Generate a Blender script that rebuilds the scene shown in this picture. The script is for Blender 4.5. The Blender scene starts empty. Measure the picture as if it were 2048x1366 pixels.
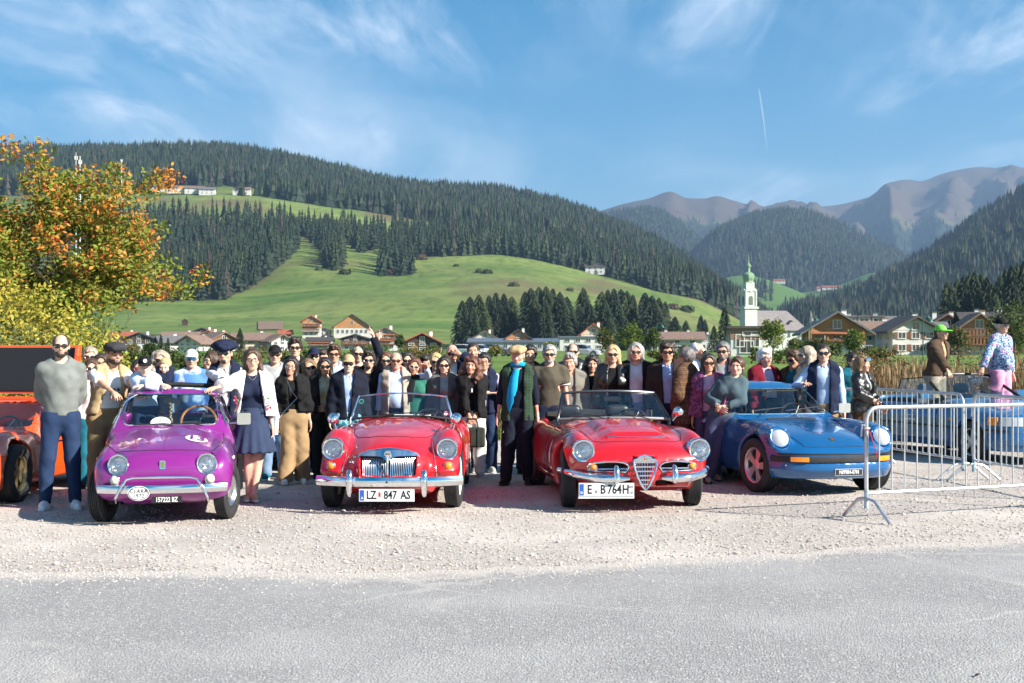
import bpy, bmesh, math, random
import numpy as np
from mathutils import Vector, Matrix, Euler
from mathutils.bvhtree import BVHTree
R = math.radians
SC = bpy.context.scene
COL = SC.collection
# ------------------------------------------------------------------ camera
F_PX, HOR, CAM_H = 2600.0, 704.0, 1.64        # focal length and horizon line in pixels of a 2048-wide picture
cd = bpy.data.cameras.new('camera'); cam = bpy.data.objects.new('camera', cd); COL.objects.link(cam)
cd.sensor_width = 36.0; cd.lens = F_PX / 2048 * 36.0
cd.shift_y = (HOR - 683.0) / 2048
cd.clip_start = 0.1; cd.clip_end = 60000
cam.location = (0, 0, CAM_H); cam.rotation_euler = (R(90), 0, 0)
cd.dof.use_dof = True; cd.dof.focus_distance = 14.0; cd.dof.aperture_fstop = 5.6
SC.camera = cam
# ------------------------------------------------------------------ sun, sky, exposure
SUN_AZ, SUN_EL = R(90 + 28), R(31)            # azimuth clockwise from +Y (view direction): from the right
tosun = Vector((math.sin(SUN_AZ) * math.cos(SUN_EL), math.cos(SUN_AZ) * math.cos(SUN_EL), math.sin(SUN_EL)))
sl = bpy.data.lights.new('sun', 'SUN'); sl.energy = 5.0; sl.angle = R(0.55); sl.color = (1.0, 0.93, 0.82)
so = bpy.data.objects.new('sun', sl); COL.objects.link(so); so.location = (60, -10, 60)
so.rotation_euler = (-tosun).to_track_quat('-Z', 'Y').to_euler()
SC.view_settings.view_transform = 'Standard'; SC.view_settings.look = 'None'
SC.view_settings.exposure = 1.25; SC.view_settings.gamma = 1.0
W = bpy.data.worlds.new('World'); SC.world = W; W.use_nodes = True

def build_world():
 nt = W.node_tree; N = nt.nodes; L = nt.links
 for n in list(N): N.remove(n)
 out = N.new('ShaderNodeOutputWorld'); bg = N.new('ShaderNodeBackground')
 bg.inputs['Strength'].default_value = 0.06
 sky = N.new('ShaderNodeTexSky'); sky.sky_type = 'NISHITA'; sky.sun_disc = False
 sky.sun_elevation = SUN_EL; sky.sun_rotation = SUN_AZ
 sky.air_density = 1.0; sky.dust_density = 0.35; sky.ozone_density = 1.6; sky.altitude = 1250
 tc = N.new('ShaderNodeTexCoord')
 sep = N.new('ShaderNodeSeparateXYZ'); L.new(tc.outputs['Generated'], sep.inputs[0])
 def math_(op, a, b=None, c=None, clamp=False):
  m = N.new('ShaderNodeMath'); m.operation = op; m.use_clamp = clamp
  for i, v in enumerate((a, b, c)):
   if v is None: continue
   if isinstance(v, (int, float)): m.inputs[i].default_value = v
   else: L.new(v, m.inputs[i])
  return m.outputs[0]
 zz = math_('ADD', math_('MAXIMUM', sep.outputs[2], 0.0), 0.16)
 px = math_('DIVIDE', sep.outputs[0], zz); py = math_('DIVIDE', sep.outputs[1], zz)
 comb = N.new('ShaderNodeCombineXYZ'); L.new(px, comb.inputs[0]); L.new(py, comb.inputs[1])
 def noise(vec, scale, detail, rough, dist, sx, sy, rot, off):
  mp = N.new('ShaderNodeMapping'); L.new(vec, mp.inputs[0])
  mp.inputs['Scale'].default_value = (sx, sy, 1); mp.inputs['Rotation'].default_value = (0, 0, R(rot))
  mp.inputs['Location'].default_value = (off, off * .7, off * .3)
  t = N.new('ShaderNodeTexNoise'); L.new(mp.outputs[0], t.inputs['Vector'])
  t.inputs['Scale'].default_value = scale; t.inputs['Detail'].default_value = detail
  t.inputs['Roughness'].default_value = rough; t.inputs['Distortion'].default_value = dist
  return t.outputs['Fac']
 def ramp(v, a, b):
  m = N.new('ShaderNodeMapRange'); m.interpolation_type = 'SMOOTHSTEP'; L.new(v, m.inputs[0])
  m.inputs[1].default_value = a; m.inputs[2].default_value = b
  return m.outputs[0]
 big = ramp(noise(comb.outputs[0], 0.9, 3, .5, .4, 1, .8, 20, 3.1), .42, .72)
 wisp = ramp(noise(comb.outputs[0], 2.6, 9, .62, 1.1, 1.0, .38, 28, 7.7), .40, .80)
 fine = ramp(noise(comb.outputs[0], 7.5, 8, .66, 1.6, 1.0, .30, 28, 1.3), .35, .85)
 veil = ramp(noise(comb.outputs[0], 1.3, 6, .55, .7, 1.0, .5, -15, 11.3), .45, .85)
 m1 = math_('MULTIPLY', big, math_('ADD', math_('MULTIPLY', wisp, .75), math_('MULTIPLY', math_('MULTIPLY', fine, wisp), .6)))
 cl = math_('ADD', m1, math_('MULTIPLY', veil, .42), clamp=True)
 cl = math_('MULTIPLY', cl, .95)
 # a little more saturated blue than the bare model, then cloud on top
 hs = N.new('ShaderNodeHueSaturation'); hs.inputs['Saturation'].default_value = 1.58; hs.inputs['Hue'].default_value = .488; hs.inputs['Value'].default_value = 1.0
 L.new(sky.outputs[0], hs.inputs['Color'])
 mix = N.new('ShaderNodeMix'); mix.data_type = 'RGBA'
 L.new(cl, mix.inputs['Factor']); L.new(hs.outputs[0], mix.inputs['A'])
 mix.inputs['B'].default_value = (11.0, 11.5, 12.4, 1)
 L.new(mix.outputs['Result'], bg.inputs['Color']); L.new(bg.outputs[0], out.inputs[0])
build_world()
SC.cycles.use_denoising = True
SC.cycles.max_bounces = 6; SC.cycles.diffuse_bounces = 2; SC.cycles.glossy_bounces = 3
SC.cycles.transmission_bounces = 4; SC.cycles.transparent_max_bounces = 24; SC.cycles.volume_bounces = 0
SC.cycles.caustics_reflective = False; SC.cycles.caustics_refractive = False
SC.cycles.use_adaptive_sampling = True; SC.cycles.adaptive_threshold = 0.02
SC.cycles.sample_clamp_indirect = 6.0
rnd = random.Random(7)
rng = np.random.default_rng(11)

def P(px, py, Y):                              # pixel + distance -> world point
 return Vector(((px - 1024) * Y / F_PX, Y, CAM_H + (HOR - py) * Y / F_PX))
def gy(py): return CAM_H * F_PX / (py - HOR)   # distance of a point of flat ground seen at row py
# ------------------------------------------------------------------ materials
MATS = {}
def mat(name, col=(.5, .5, .5), rough=.6, metal=0., coat=0., var=0., vs=8., bump=0., bs=60., spec=.5, sheen=0., emit=None, detail=4, stretch=None, col2=None, trans=0.):
 if name in MATS: return MATS[name]
 m = bpy.data.materials.new(name); m.use_nodes = True; MATS[name] = m
 nt = m.node_tree; N = nt.nodes; L = nt.links; b = N['Principled BSDF']
 b.inputs['Base Color'].default_value = (*col, 1); b.inputs['Roughness'].default_value = rough
 b.inputs['Metallic'].default_value = metal; b.inputs['Coat Weight'].default_value = coat
 b.inputs['Coat Roughness'].default_value = .03; b.inputs['Specular IOR Level'].default_value = spec
 if sheen: b.inputs['Sheen Weight'].default_value = sheen
 if var or bump:
  tc = N.new('ShaderNodeTexCoord'); vec = tc.outputs['Object']
  if stretch:
   mp = N.new('ShaderNodeMapping'); mp.inputs['Scale'].default_value = stretch
   L.new(vec, mp.inputs[0]); vec = mp.outputs[0]
 if var:
  t = N.new('ShaderNodeTexNoise'); L.new(vec, t.inputs['Vector']); t.inputs['Scale'].default_value = vs; t.inputs['Detail'].default_value = detail
  mr = N.new('ShaderNodeMapRange'); L.new(t.outputs['Fac'], mr.inputs[0]); mr.inputs[1].default_value = .3; mr.inputs[2].default_value = .7
  mx = N.new('ShaderNodeMix'); mx.data_type = 'RGBA'; L.new(mr.outputs[0], mx.inputs['Factor'])
  c2 = col2 if col2 else [min(1, c * (1 + var)) for c in col]
  c1 = col if col2 else [c * (1 - var) for c in col]
  mx.inputs['A'].default_value = (*c1, 1); mx.inputs['B'].default_value = (*c2, 1)
  L.new(mx.outputs['Result'], b.inputs['Base Color'])
 if bump:
  t2 = N.new('ShaderNodeTexNoise'); L.new(vec, t2.inputs['Vector']); t2.inputs['Scale'].default_value = bs; t2.inputs['Detail'].default_value = 5
  bp = N.new('ShaderNodeBump'); bp.inputs['Strength'].default_value = bump; bp.inputs['Distance'].default_value = .02
  L.new(t2.outputs['Fac'], bp.inputs['Height']); L.new(bp.outputs[0], b.inputs['Normal'])
 if emit:
  b.inputs['Emission Color'].default_value = (*emit[:3], 1); b.inputs['Emission Strength'].default_value = emit[3]
 return m
def glassmat(name, tint=(.9, .95, .95), gloss=.08):
 if name in MATS: return MATS[name]
 m = bpy.data.materials.new(name); m.use_nodes = True; MATS[name] = m
 nt = m.node_tree; N = nt.nodes; L = nt.links
 for n in list(N): N.remove(n)
 o = N.new('ShaderNodeOutputMaterial'); mx = N.new('ShaderNodeMixShader'); t = N.new('ShaderNodeBsdfTransparent'); g = N.new('ShaderNodeBsdfGlossy')
 t.inputs[0].default_value = (*tint, 1); g.inputs['Roughness'].default_value = .01; g.inputs[0].default_value = (1, 1, 1, 1)
 lw = N.new('ShaderNodeFresnel'); lw.inputs[0].default_value = 1.5
 a = N.new('ShaderNodeMath'); a.operation = 'MULTIPLY_ADD'; a.inputs[1].default_value = 1.0; a.inputs[2].default_value = gloss; a.use_clamp = True
 ge = N.new('ShaderNodeNewGeometry'); io = N.new('ShaderNodeMapRange'); io.inputs[3].default_value = 1.5; io.inputs[4].default_value = 1 / 1.5; L.new(ge.outputs['Backfacing'], io.inputs[0]); L.new(io.outputs[0], lw.inputs[0])
 L.new(lw.outputs[0], a.inputs[0]); L.new(a.outputs[0], mx.inputs[0]); L.new(t.outputs[0], mx.inputs[1]); L.new(g.outputs[0], mx.inputs[2]); L.new(mx.outputs[0], o.inputs[0])
 return m
# ------------------------------------------------------------------ objects
def link(o, parent=None):
 COL.objects.link(o)
 if parent is not None: o.parent = parent
 return o
def thing(name, label, cat, loc=(0, 0, 0), rz=0., group=None, kind=None):
 o = bpy.data.objects.new(name, None); o.empty_display_size = .2; link(o); o.location = loc; o.rotation_euler = (0, 0, rz)
 return tag(o, label, cat, group, kind)
def tag(o, label=None, cat=None, group=None, kind=None):
 if label: o['label'] = label
 if cat: o['category'] = cat
 if group: o['group'] = group
 if kind: o['kind'] = kind
 return o
def mesh_np(name, v, faces, m=None, smooth=True, sharp=None):
 me = bpy.data.meshes.new(name); v = np.asarray(v, dtype=np.float32)
 if isinstance(faces, np.ndarray):
  k = faces.shape[1]; n = len(faces)
  me.vertices.add(len(v)); me.vertices.foreach_set('co', v.ravel())
  me.loops.add(n * k); me.loops.foreach_set('vertex_index', faces.astype(np.int32).ravel())
  me.polygons.add(n); me.polygons.foreach_set('loop_start', np.arange(0, n * k, k, dtype=np.int32))
  me.update(calc_edges=True)
 else:
  me.from_pydata([tuple(map(float, p)) for p in v], [], faces); me.update()
 if smooth:
  me.polygons.foreach_set('use_smooth', np.ones(len(me.polygons), dtype=bool))
  if sharp: me.set_sharp_from_angle(angle=R(sharp))
 if m is not None:
  for mm in (m if isinstance(m, (list, tuple)) else [m]): me.materials.append(mm)
 return me
def obj(name, me, parent=None, loc=None, rot=None, scale=None):
 o = bpy.data.objects.new(name, me); link(o, parent)
 if loc is not None: o.location = loc
 if rot is not None: o.rotation_euler = rot
 if scale is not None: o.scale = scale if hasattr(scale, '__len__') else (scale,) * 3
 return o
class MB:
 """collects simple solids, builds ONE mesh"""
 def __init__(s): s.v = []; s.f = []; s.mi = []; s.cur = 0
 def add(s, vs, fs):
  b = len(s.v); s.v += [tuple(p) for p in vs]; s.f += [tuple(i + b for i in f) for f in fs]; s.mi += [s.cur] * len(fs); return s
 def box(s, c, d, rot=None):
  x, y, z = (d[0] / 2, d[1] / 2, d[2] / 2)
  vs = [Vector((i * x, j * y, k * z)) for i in (-1, 1) for j in (-1, 1) for k in (-1, 1)]
  if rot is not None:
   M = rot if isinstance(rot, Matrix) else Euler(rot).to_matrix()
   vs = [M @ p for p in vs]
  c = Vector(c)
  return s.add([p + c for p in vs], [(0, 1, 3, 2), (4, 6, 7, 5), (0, 4, 5, 1), (2, 3, 7, 6), (0, 2, 6, 4), (1, 5, 7, 3)])
 def tube(s, pts, r, n=8, cap=True, closed=False, flat=1.0):
  pts = [Vector(p) for p in pts]; m = len(pts); rr = r if hasattr(r, '__len__') else [r] * m
  vs = []; up = None
  for i, p in enumerate(pts):
   a = pts[i - 1] if (i > 0 or closed) else p; b = pts[(i + 1) % m] if (i < m - 1 or closed) else p
   t = (b - a).normalized() if (b - a).length > 1e-9 else Vector((0, 0, 1))
   if up is None: up = Vector((0, 0, 1)) if abs(t.z) < .9 else Vector((0, 1, 0))
   x = t.cross(up)
   if x.length < 1e-6: x = t.cross(Vector((1, 0, 0)))
   x.normalize(); y = x.cross(t).normalized(); up = y
   for k in range(n):
    an = 2 * math.pi * k / n; vs.append(p + x * (math.cos(an) * rr[i]) + y * (math.sin(an) * rr[i] * flat))
  fs = []
  for i in range(m if closed else m - 1):
   j = (i + 1) % m
   for k in range(n): fs.append((i * n + k, i * n + (k + 1) % n, j * n + (k + 1) % n, j * n + k))
  if cap and not closed: fs += [tuple(range(n))[::-1], tuple(range((m - 1) * n, m * n))]
  return s.add(vs, fs)
 def lathe(s, prof, n=24, M=None, cap=False):
  """profile (radius, height) about local z"""
  vs = []; fs = []; m = len(prof)
  for r, h in prof:
   for k in range(n):
    a = 2 * math.pi * k / n; vs.append(Vector((r * math.cos(a), r * math.sin(a), h)))
  for i in range(m - 1):
   for k in range(n): fs.append((i * n + k, i * n + (k + 1) % n, (i + 1) * n + (k + 1) % n, (i + 1) * n + k))
  if cap: fs += [tuple(range(n))[::-1], tuple(range((m - 1) * n, m * n))]
  if M is not None: vs = [M @ p for p in vs]
  return s.add(vs, fs)
 def prism(s, poly, h0, h1, M=None):
  """polygon in local xy extruded along z"""
  n = len(poly); vs = [Vector((x, y, h0)) for x, y in poly] + [Vector((x, y, h1)) for x, y in poly]
  fs = [tuple(range(n))[::-1], tuple(range(n, 2 * n))] + [(i, (i + 1) % n, n + (i + 1) % n, n + i) for i in range(n)]
  if M is not None: vs = [M @ p for p in vs]
  return s.add(vs, fs)
 def mesh(s, name, m, smooth=False, sharp=35):
  me = bpy.data.meshes.new(name); me.from_pydata([tuple(p) for p in s.v], [], s.f)
  for mm in (m if isinstance(m, (list, tuple)) else [m]): me.materials.append(mm)
  if any(s.mi): me.polygons.foreach_set('material_index', s.mi)
  if smooth:
   me.polygons.foreach_set('use_smooth', [True] * len(me.polygons)); me.set_sharp_from_angle(angle=R(sharp))
  me.update(); return me
 def build(s, name, m, parent=None, smooth=False, loc=None, rot=None, sharp=35):
  return obj(name, s.mesh(name, m, smooth, sharp), parent, loc, rot)
def spl(xs, ys):
 """monotone-ish cubic through points -> vectorised function"""
 xs = np.asarray(xs, float); ys = np.asarray(ys, float); d = np.diff(ys) / np.diff(xs)
 m = np.zeros(len(xs)); m[1:-1] = (d[:-1] + d[1:]) / 2; m[0] = d[0]; m[-1] = d[-1]
 for i in range(1, len(xs) - 1):
  if d[i - 1] * d[i] <= 0: m[i] = 0
  else: m[i] = np.sign(d[i]) * min(abs(m[i]), 3 * abs(d[i]), 3 * abs(d[i - 1]))
 def f(x):
  x = np.clip(x, xs[0], xs[-1]); i = np.clip(np.searchsorted(xs, x) - 1, 0, len(xs) - 2)
  h = xs[i + 1] - xs[i]; t = (x - xs[i]) / h
  return ((2 * t**3 - 3 * t**2 + 1) * ys[i] + (t**3 - 2 * t**2 + t) * h * m[i] + (-2 * t**3 + 3 * t**2) * ys[i + 1] + (t**3 - t**2) * h * m[i + 1]).astype(np.float32)
 return f
def smin(a, b, k):
 h = np.maximum(k - np.abs(a - b), 0) / k
 return np.minimum(a, b) - h * h * k * .25
def smax(a, b, k): return -smin(-a, -b, k)
def surface_nets(D, lo, h):
 """D: field on a grid (<0 inside); returns verts and quads"""
 S = D < 0; nx, ny, nz = D.shape
 c = [S[i:nx - 1 + i, j:ny - 1 + j, k:nz - 1 + k] for i in (0, 1) for j in (0, 1) for k in (0, 1)]
 n = sum(x.astype(np.int8) for x in c); act = (n > 0) & (n < 8)
 idx = -np.ones(act.shape, np.int32); ii = np.argwhere(act); idx[act] = np.arange(len(ii))
 acc = np.zeros((len(ii), 3), np.float32); cnt = np.zeros(len(ii), np.float32)
 cor = {}
 for i in (0, 1):
  for j in (0, 1):
   for k in (0, 1): cor[i, j, k] = D[ii[:, 0] + i, ii[:, 1] + j, ii[:, 2] + k]
 for ax in range(3):
  o = [a for a in range(3) if a != ax]
  for u in (0, 1):
   for w in (0, 1):
    a = [0, 0, 0]; a[o[0]] = u; a[o[1]] = w; b = list(a); b[ax] = 1
    d0 = cor[tuple(a)]; d1 = cor[tuple(b)]; cr = (d0 < 0) != (d1 < 0)
    t = np.where(cr, d0 / np.where(cr, d0 - d1, 1), 0)
    p = np.zeros((len(ii), 3), np.float32); p[:, o[0]] = u; p[:, o[1]] = w; p[:, ax] = t
    acc += p * cr[:, None]; cnt += cr
 v = (ii + acc / cnt[:, None]) * h + np.asarray(lo, np.float32)
 q = []
 for ax in range(3):
  sl0 = [slice(None)] * 3; sl1 = [slice(None)] * 3; sl0[ax] = slice(0, -1); sl1[ax] = slice(1, None)
  A = S[tuple(sl0)]; B = S[tuple(sl1)]; ed = np.argwhere(A != B)
  o = [a for a in range(3) if a != ax]
  ok = (ed[:, o[0]] > 0) & (ed[:, o[1]] > 0) & (ed[:, o[0]] < act.shape[o[0]]) & (ed[:, o[1]] < act.shape[o[1]]); ed = ed[ok]
  fl = A[ed[:, 0], ed[:, 1], ed[:, 2]]
  def at(du, dv):
   e = ed.copy(); e[:, o[0]] -= du; e[:, o[1]] -= dv
   return idx[e[:, 0], e[:, 1], e[:, 2]]
  Q = np.stack([at(0, 0), at(1, 0), at(1, 1), at(0, 1)], 1)
  flip = fl if ax != 1 else ~fl
  Q[~flip] = Q[~flip][:, ::-1]
  q.append(Q)
 q = np.concatenate(q); q = q[(q >= 0).all(1)]
 return v.astype(np.float32), q
def implicit(f, lo, hi, h, proj=2):
 """mesh of f(x,y,z)=0 with the vertices pulled onto the surface"""
 ax = [np.arange(lo[i] - 1.5 * h, hi[i] + 1.5 * h, h, dtype=np.float32) for i in range(3)]
 D = f(ax[0][:, None, None], ax[1][None, :, None], ax[2][None, None, :])
 D = np.ascontiguousarray(np.broadcast_to(D, (len(ax[0]), len(ax[1]), len(ax[2]))), dtype=np.float32)
 v, q = surface_nets(D, (ax[0][0], ax[1][0], ax[2][0]), h)
 e = np.float32(h * .25)
 for _ in range(proj):
  x, y, z = v[:, 0], v[:, 1], v[:, 2]; d = f(x, y, z)
  g = np.stack([f(x + e, y, z) - f(x - e, y, z), f(x, y + e, z) - f(x, y - e, z), f(x, y, z + e) - f(x, y, z - e)], 1) / (2 * e)
  gg = (g * g).sum(1); st = np.clip(d / np.maximum(gg, .15), -.5 * h, .5 * h)
  v = v - (g * st[:, None]) * .9
 return v.astype(np.float32), q
def text_mesh(s, size, m, name='lettering', depth=.0015, bold=False, spacing=1.0):
 c = bpy.data.curves.new('t', 'FONT'); c.body = s; c.size = size; c.extrude = depth; c.align_x = 'CENTER'; c.align_y = 'CENTER'
 c.space_character = spacing; c.resolution_u = 2
 if bold: c.offset = size * .018
 o = bpy.data.objects.new('t', c); COL.objects.link(o)
 dg = bpy.context.evaluated_depsgraph_get(); dg.update()
 me = bpy.data.meshes.new_from_object(o.evaluated_get(dg)); me.name = name
 bpy.data.objects.remove(o); bpy.data.curves.remove(c)
 me.materials.clear(); me.materials.append(m)
 return me
def scatter(name, pts, scl, rz, idx, protos, label=None, kind='stuff', tilt=None):
 """ONE object that instances prototype meshes on points (for what nobody could count)"""
 me = bpy.data.meshes.new(name); me.vertices.add(len(pts)); me.vertices.foreach_set('co', np.asarray(pts, np.float32).ravel())
 a = me.attributes.new('scl', 'FLOAT_VECTOR', 'POINT'); a.data.foreach_set('vector', np.asarray(scl, np.float32).ravel())
 rot = np.zeros((len(pts), 3), np.float32); rot[:, 2] = rz
 if tilt is not None: rot[:, 0] = tilt[:, 0]; rot[:, 1] = tilt[:, 1]
 a = me.attributes.new('rot', 'FLOAT_VECTOR', 'POINT'); a.data.foreach_set('vector', rot.ravel())
 a = me.attributes.new('pick', 'INT', 'POINT'); a.data.foreach_set('value', np.asarray(idx, np.int32))
 o = bpy.data.objects.new(name, me); link(o); tag(o, label=label, kind=kind)
 ng = bpy.data.node_groups.new(name, 'GeometryNodeTree')
 ng.interface.new_socket('Geometry', in_out='INPUT', socket_type='NodeSocketGeometry'); ng.interface.new_socket('Geometry', in_out='OUTPUT', socket_type='NodeSocketGeometry')
 N = ng.nodes; L = ng.links; gi = N.new('NodeGroupInput'); go = N.new('NodeGroupOutput'); ip = N.new('GeometryNodeInstanceOnPoints')
 gi2 = N.new('GeometryNodeGeometryToInstance')
 for p in reversed(protos):
  oi = N.new('GeometryNodeObjectInfo'); oi.inputs['Object'].default_value = p; oi.inputs['As Instance'].default_value = False; oi.transform_space = 'ORIGINAL'
  L.new(oi.outputs['Geometry'], gi2.inputs[0])
 def att(nm, ty):
  n = N.new('GeometryNodeInputNamedAttribute'); n.data_type = ty; n.inputs[0].default_value = nm; return n.outputs[0]
 L.new(gi.outputs[0], ip.inputs['Points']); L.new(gi2.outputs[0], ip.inputs['Instance'])
 ip.inputs['Pick Instance'].default_value = True
 L.new(att('pick', 'INT'), ip.inputs['Instance Index']); L.new(att('scl', 'FLOAT_VECTOR'), ip.inputs['Scale'])
 er = N.new('FunctionNodeEulerToRotation'); L.new(att('rot', 'FLOAT_VECTOR'), er.inputs[0]); L.new(er.outputs[0], ip.inputs['Rotation'])
 L.new(ip.outputs[0], go.inputs[0])
 md = o.modifiers.new('scatter', 'NODES'); md.node_group = ng
 return o
# ------------------------------------------------------------------ ground and terrain
def inpoly(u, v, poly):
 u = np.asarray(u); v = np.asarray(v); r = np.zeros(u.shape, bool); n = len(poly); j = n - 1
 for i in range(n):
  (xi, yi), (xj, yj) = poly[i], poly[j]
  c = ((yi > v) != (yj > v)) & (u < (xj - xi) * (v - yi) / ((yj - yi) if yj != yi else 1e-9) + xi)
  r ^= c; j = i
 return r
def vnoise(x, y, seed=0):
 """cheap smooth value noise"""
 xi = np.floor(x).astype(np.int64); yi = np.floor(y).astype(np.int64); xf = x - xi; yf = y - yi
 def hsh(a, b):
  n = (a * 374761393 + b * 668265263 + seed * 1442695041) & 0x7fffffff; n = ((n ^ (n >> 13)) * 1274126177) & 0x7fffffff
  return (n % 10007) / 10007.
 sx = xf * xf * (3 - 2 * xf); sy = yf * yf * (3 - 2 * yf)
 return (hsh(xi, yi) * (1 - sx) + hsh(xi + 1, yi) * sx) * (1 - sy) + (hsh(xi, yi + 1) * (1 - sx) + hsh(xi + 1, yi + 1) * sx) * sy
def fbm(x, y, seed=0, o=4): return sum(vnoise(x * 2**i, y * 2**i, seed + i) * .5**i for i in range(o)) / (2 - .5**(o - 1))

def terrain_mat(name, grass, alt, forest, rock=None):
 m = bpy.data.materials.new(name); m.use_nodes = True; nt = m.node_tree; N = nt.nodes; L = nt.links; b = N['Principled BSDF']
 b.inputs['Roughness'].default_value = .9; b.inputs['Specular IOR Level'].default_value = .15
 geo = N.new('ShaderNodeNewGeometry')
 def noise(sc, det, stretch=(1, 1, 1)):
  mp = N.new('ShaderNodeMapping'); mp.inputs['Scale'].default_value = stretch; L.new(geo.outputs['Position'], mp.inputs[0])
  t = N.new('ShaderNodeTexNoise'); t.inputs['Scale'].default_value = sc; t.inputs['Detail'].default_value = det; L.new(mp.outputs[0], t.inputs['Vector']); return t.outputs['Fac']
 def mix(f, a, bcol, lo=.35, hi=.65):
  mr = N.new('ShaderNodeMapRange'); mr.inputs[1].default_value = lo; mr.inputs[2].default_value = hi; L.new(f, mr.inputs[0])
  x = N.new('ShaderNodeMix'); x.data_type = 'RGBA'; L.new(mr.outputs[0], x.inputs['Factor'])
  for s, c in (('A', a), ('B', bcol)):
   if isinstance(c, tuple): x.inputs[s].default_value = (*c, 1)
   else: L.new(c, x.inputs[s])
  return x.outputs['Result']
 base = mix(noise(.012, 6), grass, alt, .38, .66)
 base = mix(noise(.004, 4, (1, 2.2, 1)), base, tuple(c * 1.35 for c in alt), .5, .75)
 base = mix(noise(.16, 5, (1, .35, 1)), base, tuple(c * .65 for c in grass), .45, .85); base = mix(noise(.05, 3, (.12, 1, 1)), base, tuple(c * 1.25 for c in alt), .52, .8)
 at = N.new('ShaderNodeAttribute'); at.attribute_name = 'cover'
 sep = N.new('ShaderNodeSeparateColor'); L.new(at.outputs['Color'], sep.inputs[0])
 base = mix(sep.outputs[0], base, forest, .2, .8)
 base = mix(sep.outputs[1], base, rock or (.15, .10, .06), .0, 1.)
 L.new(base, b.inputs['Base Color'])
 return m
GRASS, GRASS2 = (.085, .155, .030), (.165, .20, .055)
M_HILL = terrain_mat('meadow_hill', GRASS, GRASS2, (.022, .027, .012))
M_MTN = terrain_mat('mountain', (.13, .17, .05), (.17, .19, .07), (.02, .03, .018), (.085, .062, .048))

# near ground: one sheet from the car park to far behind the houses, rising gently away from the camera
def ground_z(y): return np.interp(y, [0, 24, 60, 150, 330, 500], [0, 0, .35, 1.1, 2.0, 2.0])
def sheet(name, us, ds, zfun, m, cover=None):
 U, D = np.meshgrid(us, ds, indexing='ij'); Z = zfun(U, D); X = (U - 1024) / F_PX * D
 v = np.stack([X, D, Z], -1).reshape(-1, 3); nu, nd = U.shape
 i = np.arange(nu * nd).reshape(nu, nd); q = np.stack([i[:-1, :-1], i[1:, :-1], i[1:, 1:], i[:-1, 1:]], -1).reshape(-1, 4)
 me = mesh_np(name, v, q, m)
 if cover is not None:
  c = np.zeros((nu * nd, 4), np.float32); c[:, 3] = 1; cc = cover(U, D); c[:, 0] = cc[0].ravel(); c[:, 1] = cc[1].ravel()
  a = me.attributes.new('cover', 'FLOAT_COLOR', 'POINT'); a.data.foreach_set('color', c.ravel())
 return tag(obj(name, me), kind='structure')
gm = terrain_mat('meadow', (.075, .150, .026), (.13, .18, .04), (.12, .10, .06))
ys = np.concatenate([np.linspace(-60, 60, 25), np.linspace(66, 500, 40), np.geomspace(520, 12000, 20)])
xs = np.concatenate([-np.geomspace(9000, 60, 25), np.linspace(-55, 55, 23), np.geomspace(60, 9000, 25)])
X_, Y_ = np.meshgrid(xs, ys, indexing='ij')
v_ = np.stack([X_, Y_, ground_z(Y_) - .03], -1).reshape(-1, 3); i_ = np.arange(X_.size).reshape(X_.shape)
me_ = mesh_np('ground', v_, np.stack([i_[:-1, :-1], i_[1:, :-1], i_[1:, 1:], i_[:-1, 1:]], -1).reshape(-1, 4), gm)
tag(obj('ground', me_), kind='structure')

# the big hill on the left: rows of the photograph at a set of distances
HD = np.array([330, 500, 700, 900, 1100, 1300, 1500, 1800, 2100, 2700, 3400.])
HU = np.array([-900, 0, 250, 400, 600, 800, 1000, 1200, 1300, 1400, 1480, 1560, 1700.])
HP = np.array([
 [722, 690, 665, 620, 560, 470, 410, 350, 320, 350, 420],
 [722, 690, 665, 620, 550, 465, 405, 355, 322, 345, 420],
 [722, 688, 650, 605, 540, 455, 402, 352, 317, 345, 420],
 [722, 688, 645, 602, 540, 445, 394, 345, 313, 345, 420],
 [722, 688, 640, 580, 510, 448, 410, 372, 341, 380, 450],
 [722, 688, 640, 575, 515, 468, 440, 410, 384, 420, 490],
 [722, 690, 645, 570, 512, 483, 462, 430, 403, 440, 500],
 [722, 692, 655, 590, 550, 527, 507, 478, 451, 490, 550],
 [722, 695, 665, 610, 574, 550, 534, 515, 498, 540, 600],
 [722, 699, 675, 637, 605, 590, 579, 568, 557, 590, 640],
 [722, 704, 692, 668, 645, 632, 625, 620, 614, 640, 680],
 [722, 708, 702, 696, 690, 686, 683, 681, 680, 690, 700],
 [724, 716, 712, 710, 709, 708, 707, 707, 706, 706, 706.]])
hu = np.linspace(-900, 1700, 261); hd = np.concatenate([np.linspace(330, 1500, 90), np.linspace(1520, 3400, 60)])
_rows = np.stack([spl(HU, HP[:, j])(hu) for j in range(len(HD))], 1)
HG = np.stack([spl(HD, _rows[i])(hd) for i in range(len(hu))], 0)          # picture row for (u, D)
def hill_z0(U, D):
 fi = np.clip((U - hu[0]) / (hu[1] - hu[0]), 0, len(hu) - 1.001); i = fi.astype(int); a = fi - i
 j = np.clip(np.searchsorted(hd, D) - 1, 0, len(hd) - 2); b = np.clip((D - hd[j]) / (hd[j + 1] - hd[j]), 0, 1)
 p = (HG[i, j] * (1 - a) + HG[i + 1, j] * a) * (1 - b) + (HG[i, j + 1] * (1 - a) + HG[i + 1, j + 1] * a) * b
 X = (U - 1024) / F_PX * D
 bump = (fbm(X / 160, D / 210, 5) - .5) * 16 * np.clip((D - 480) / 500, 0, 1) + (fbm(X / 45, D / 60, 9) - .5) * 4 * np.clip((D - 480) / 500, 0, 1)
 return CAM_H + (HOR - p) * D / F_PX + bump
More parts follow.
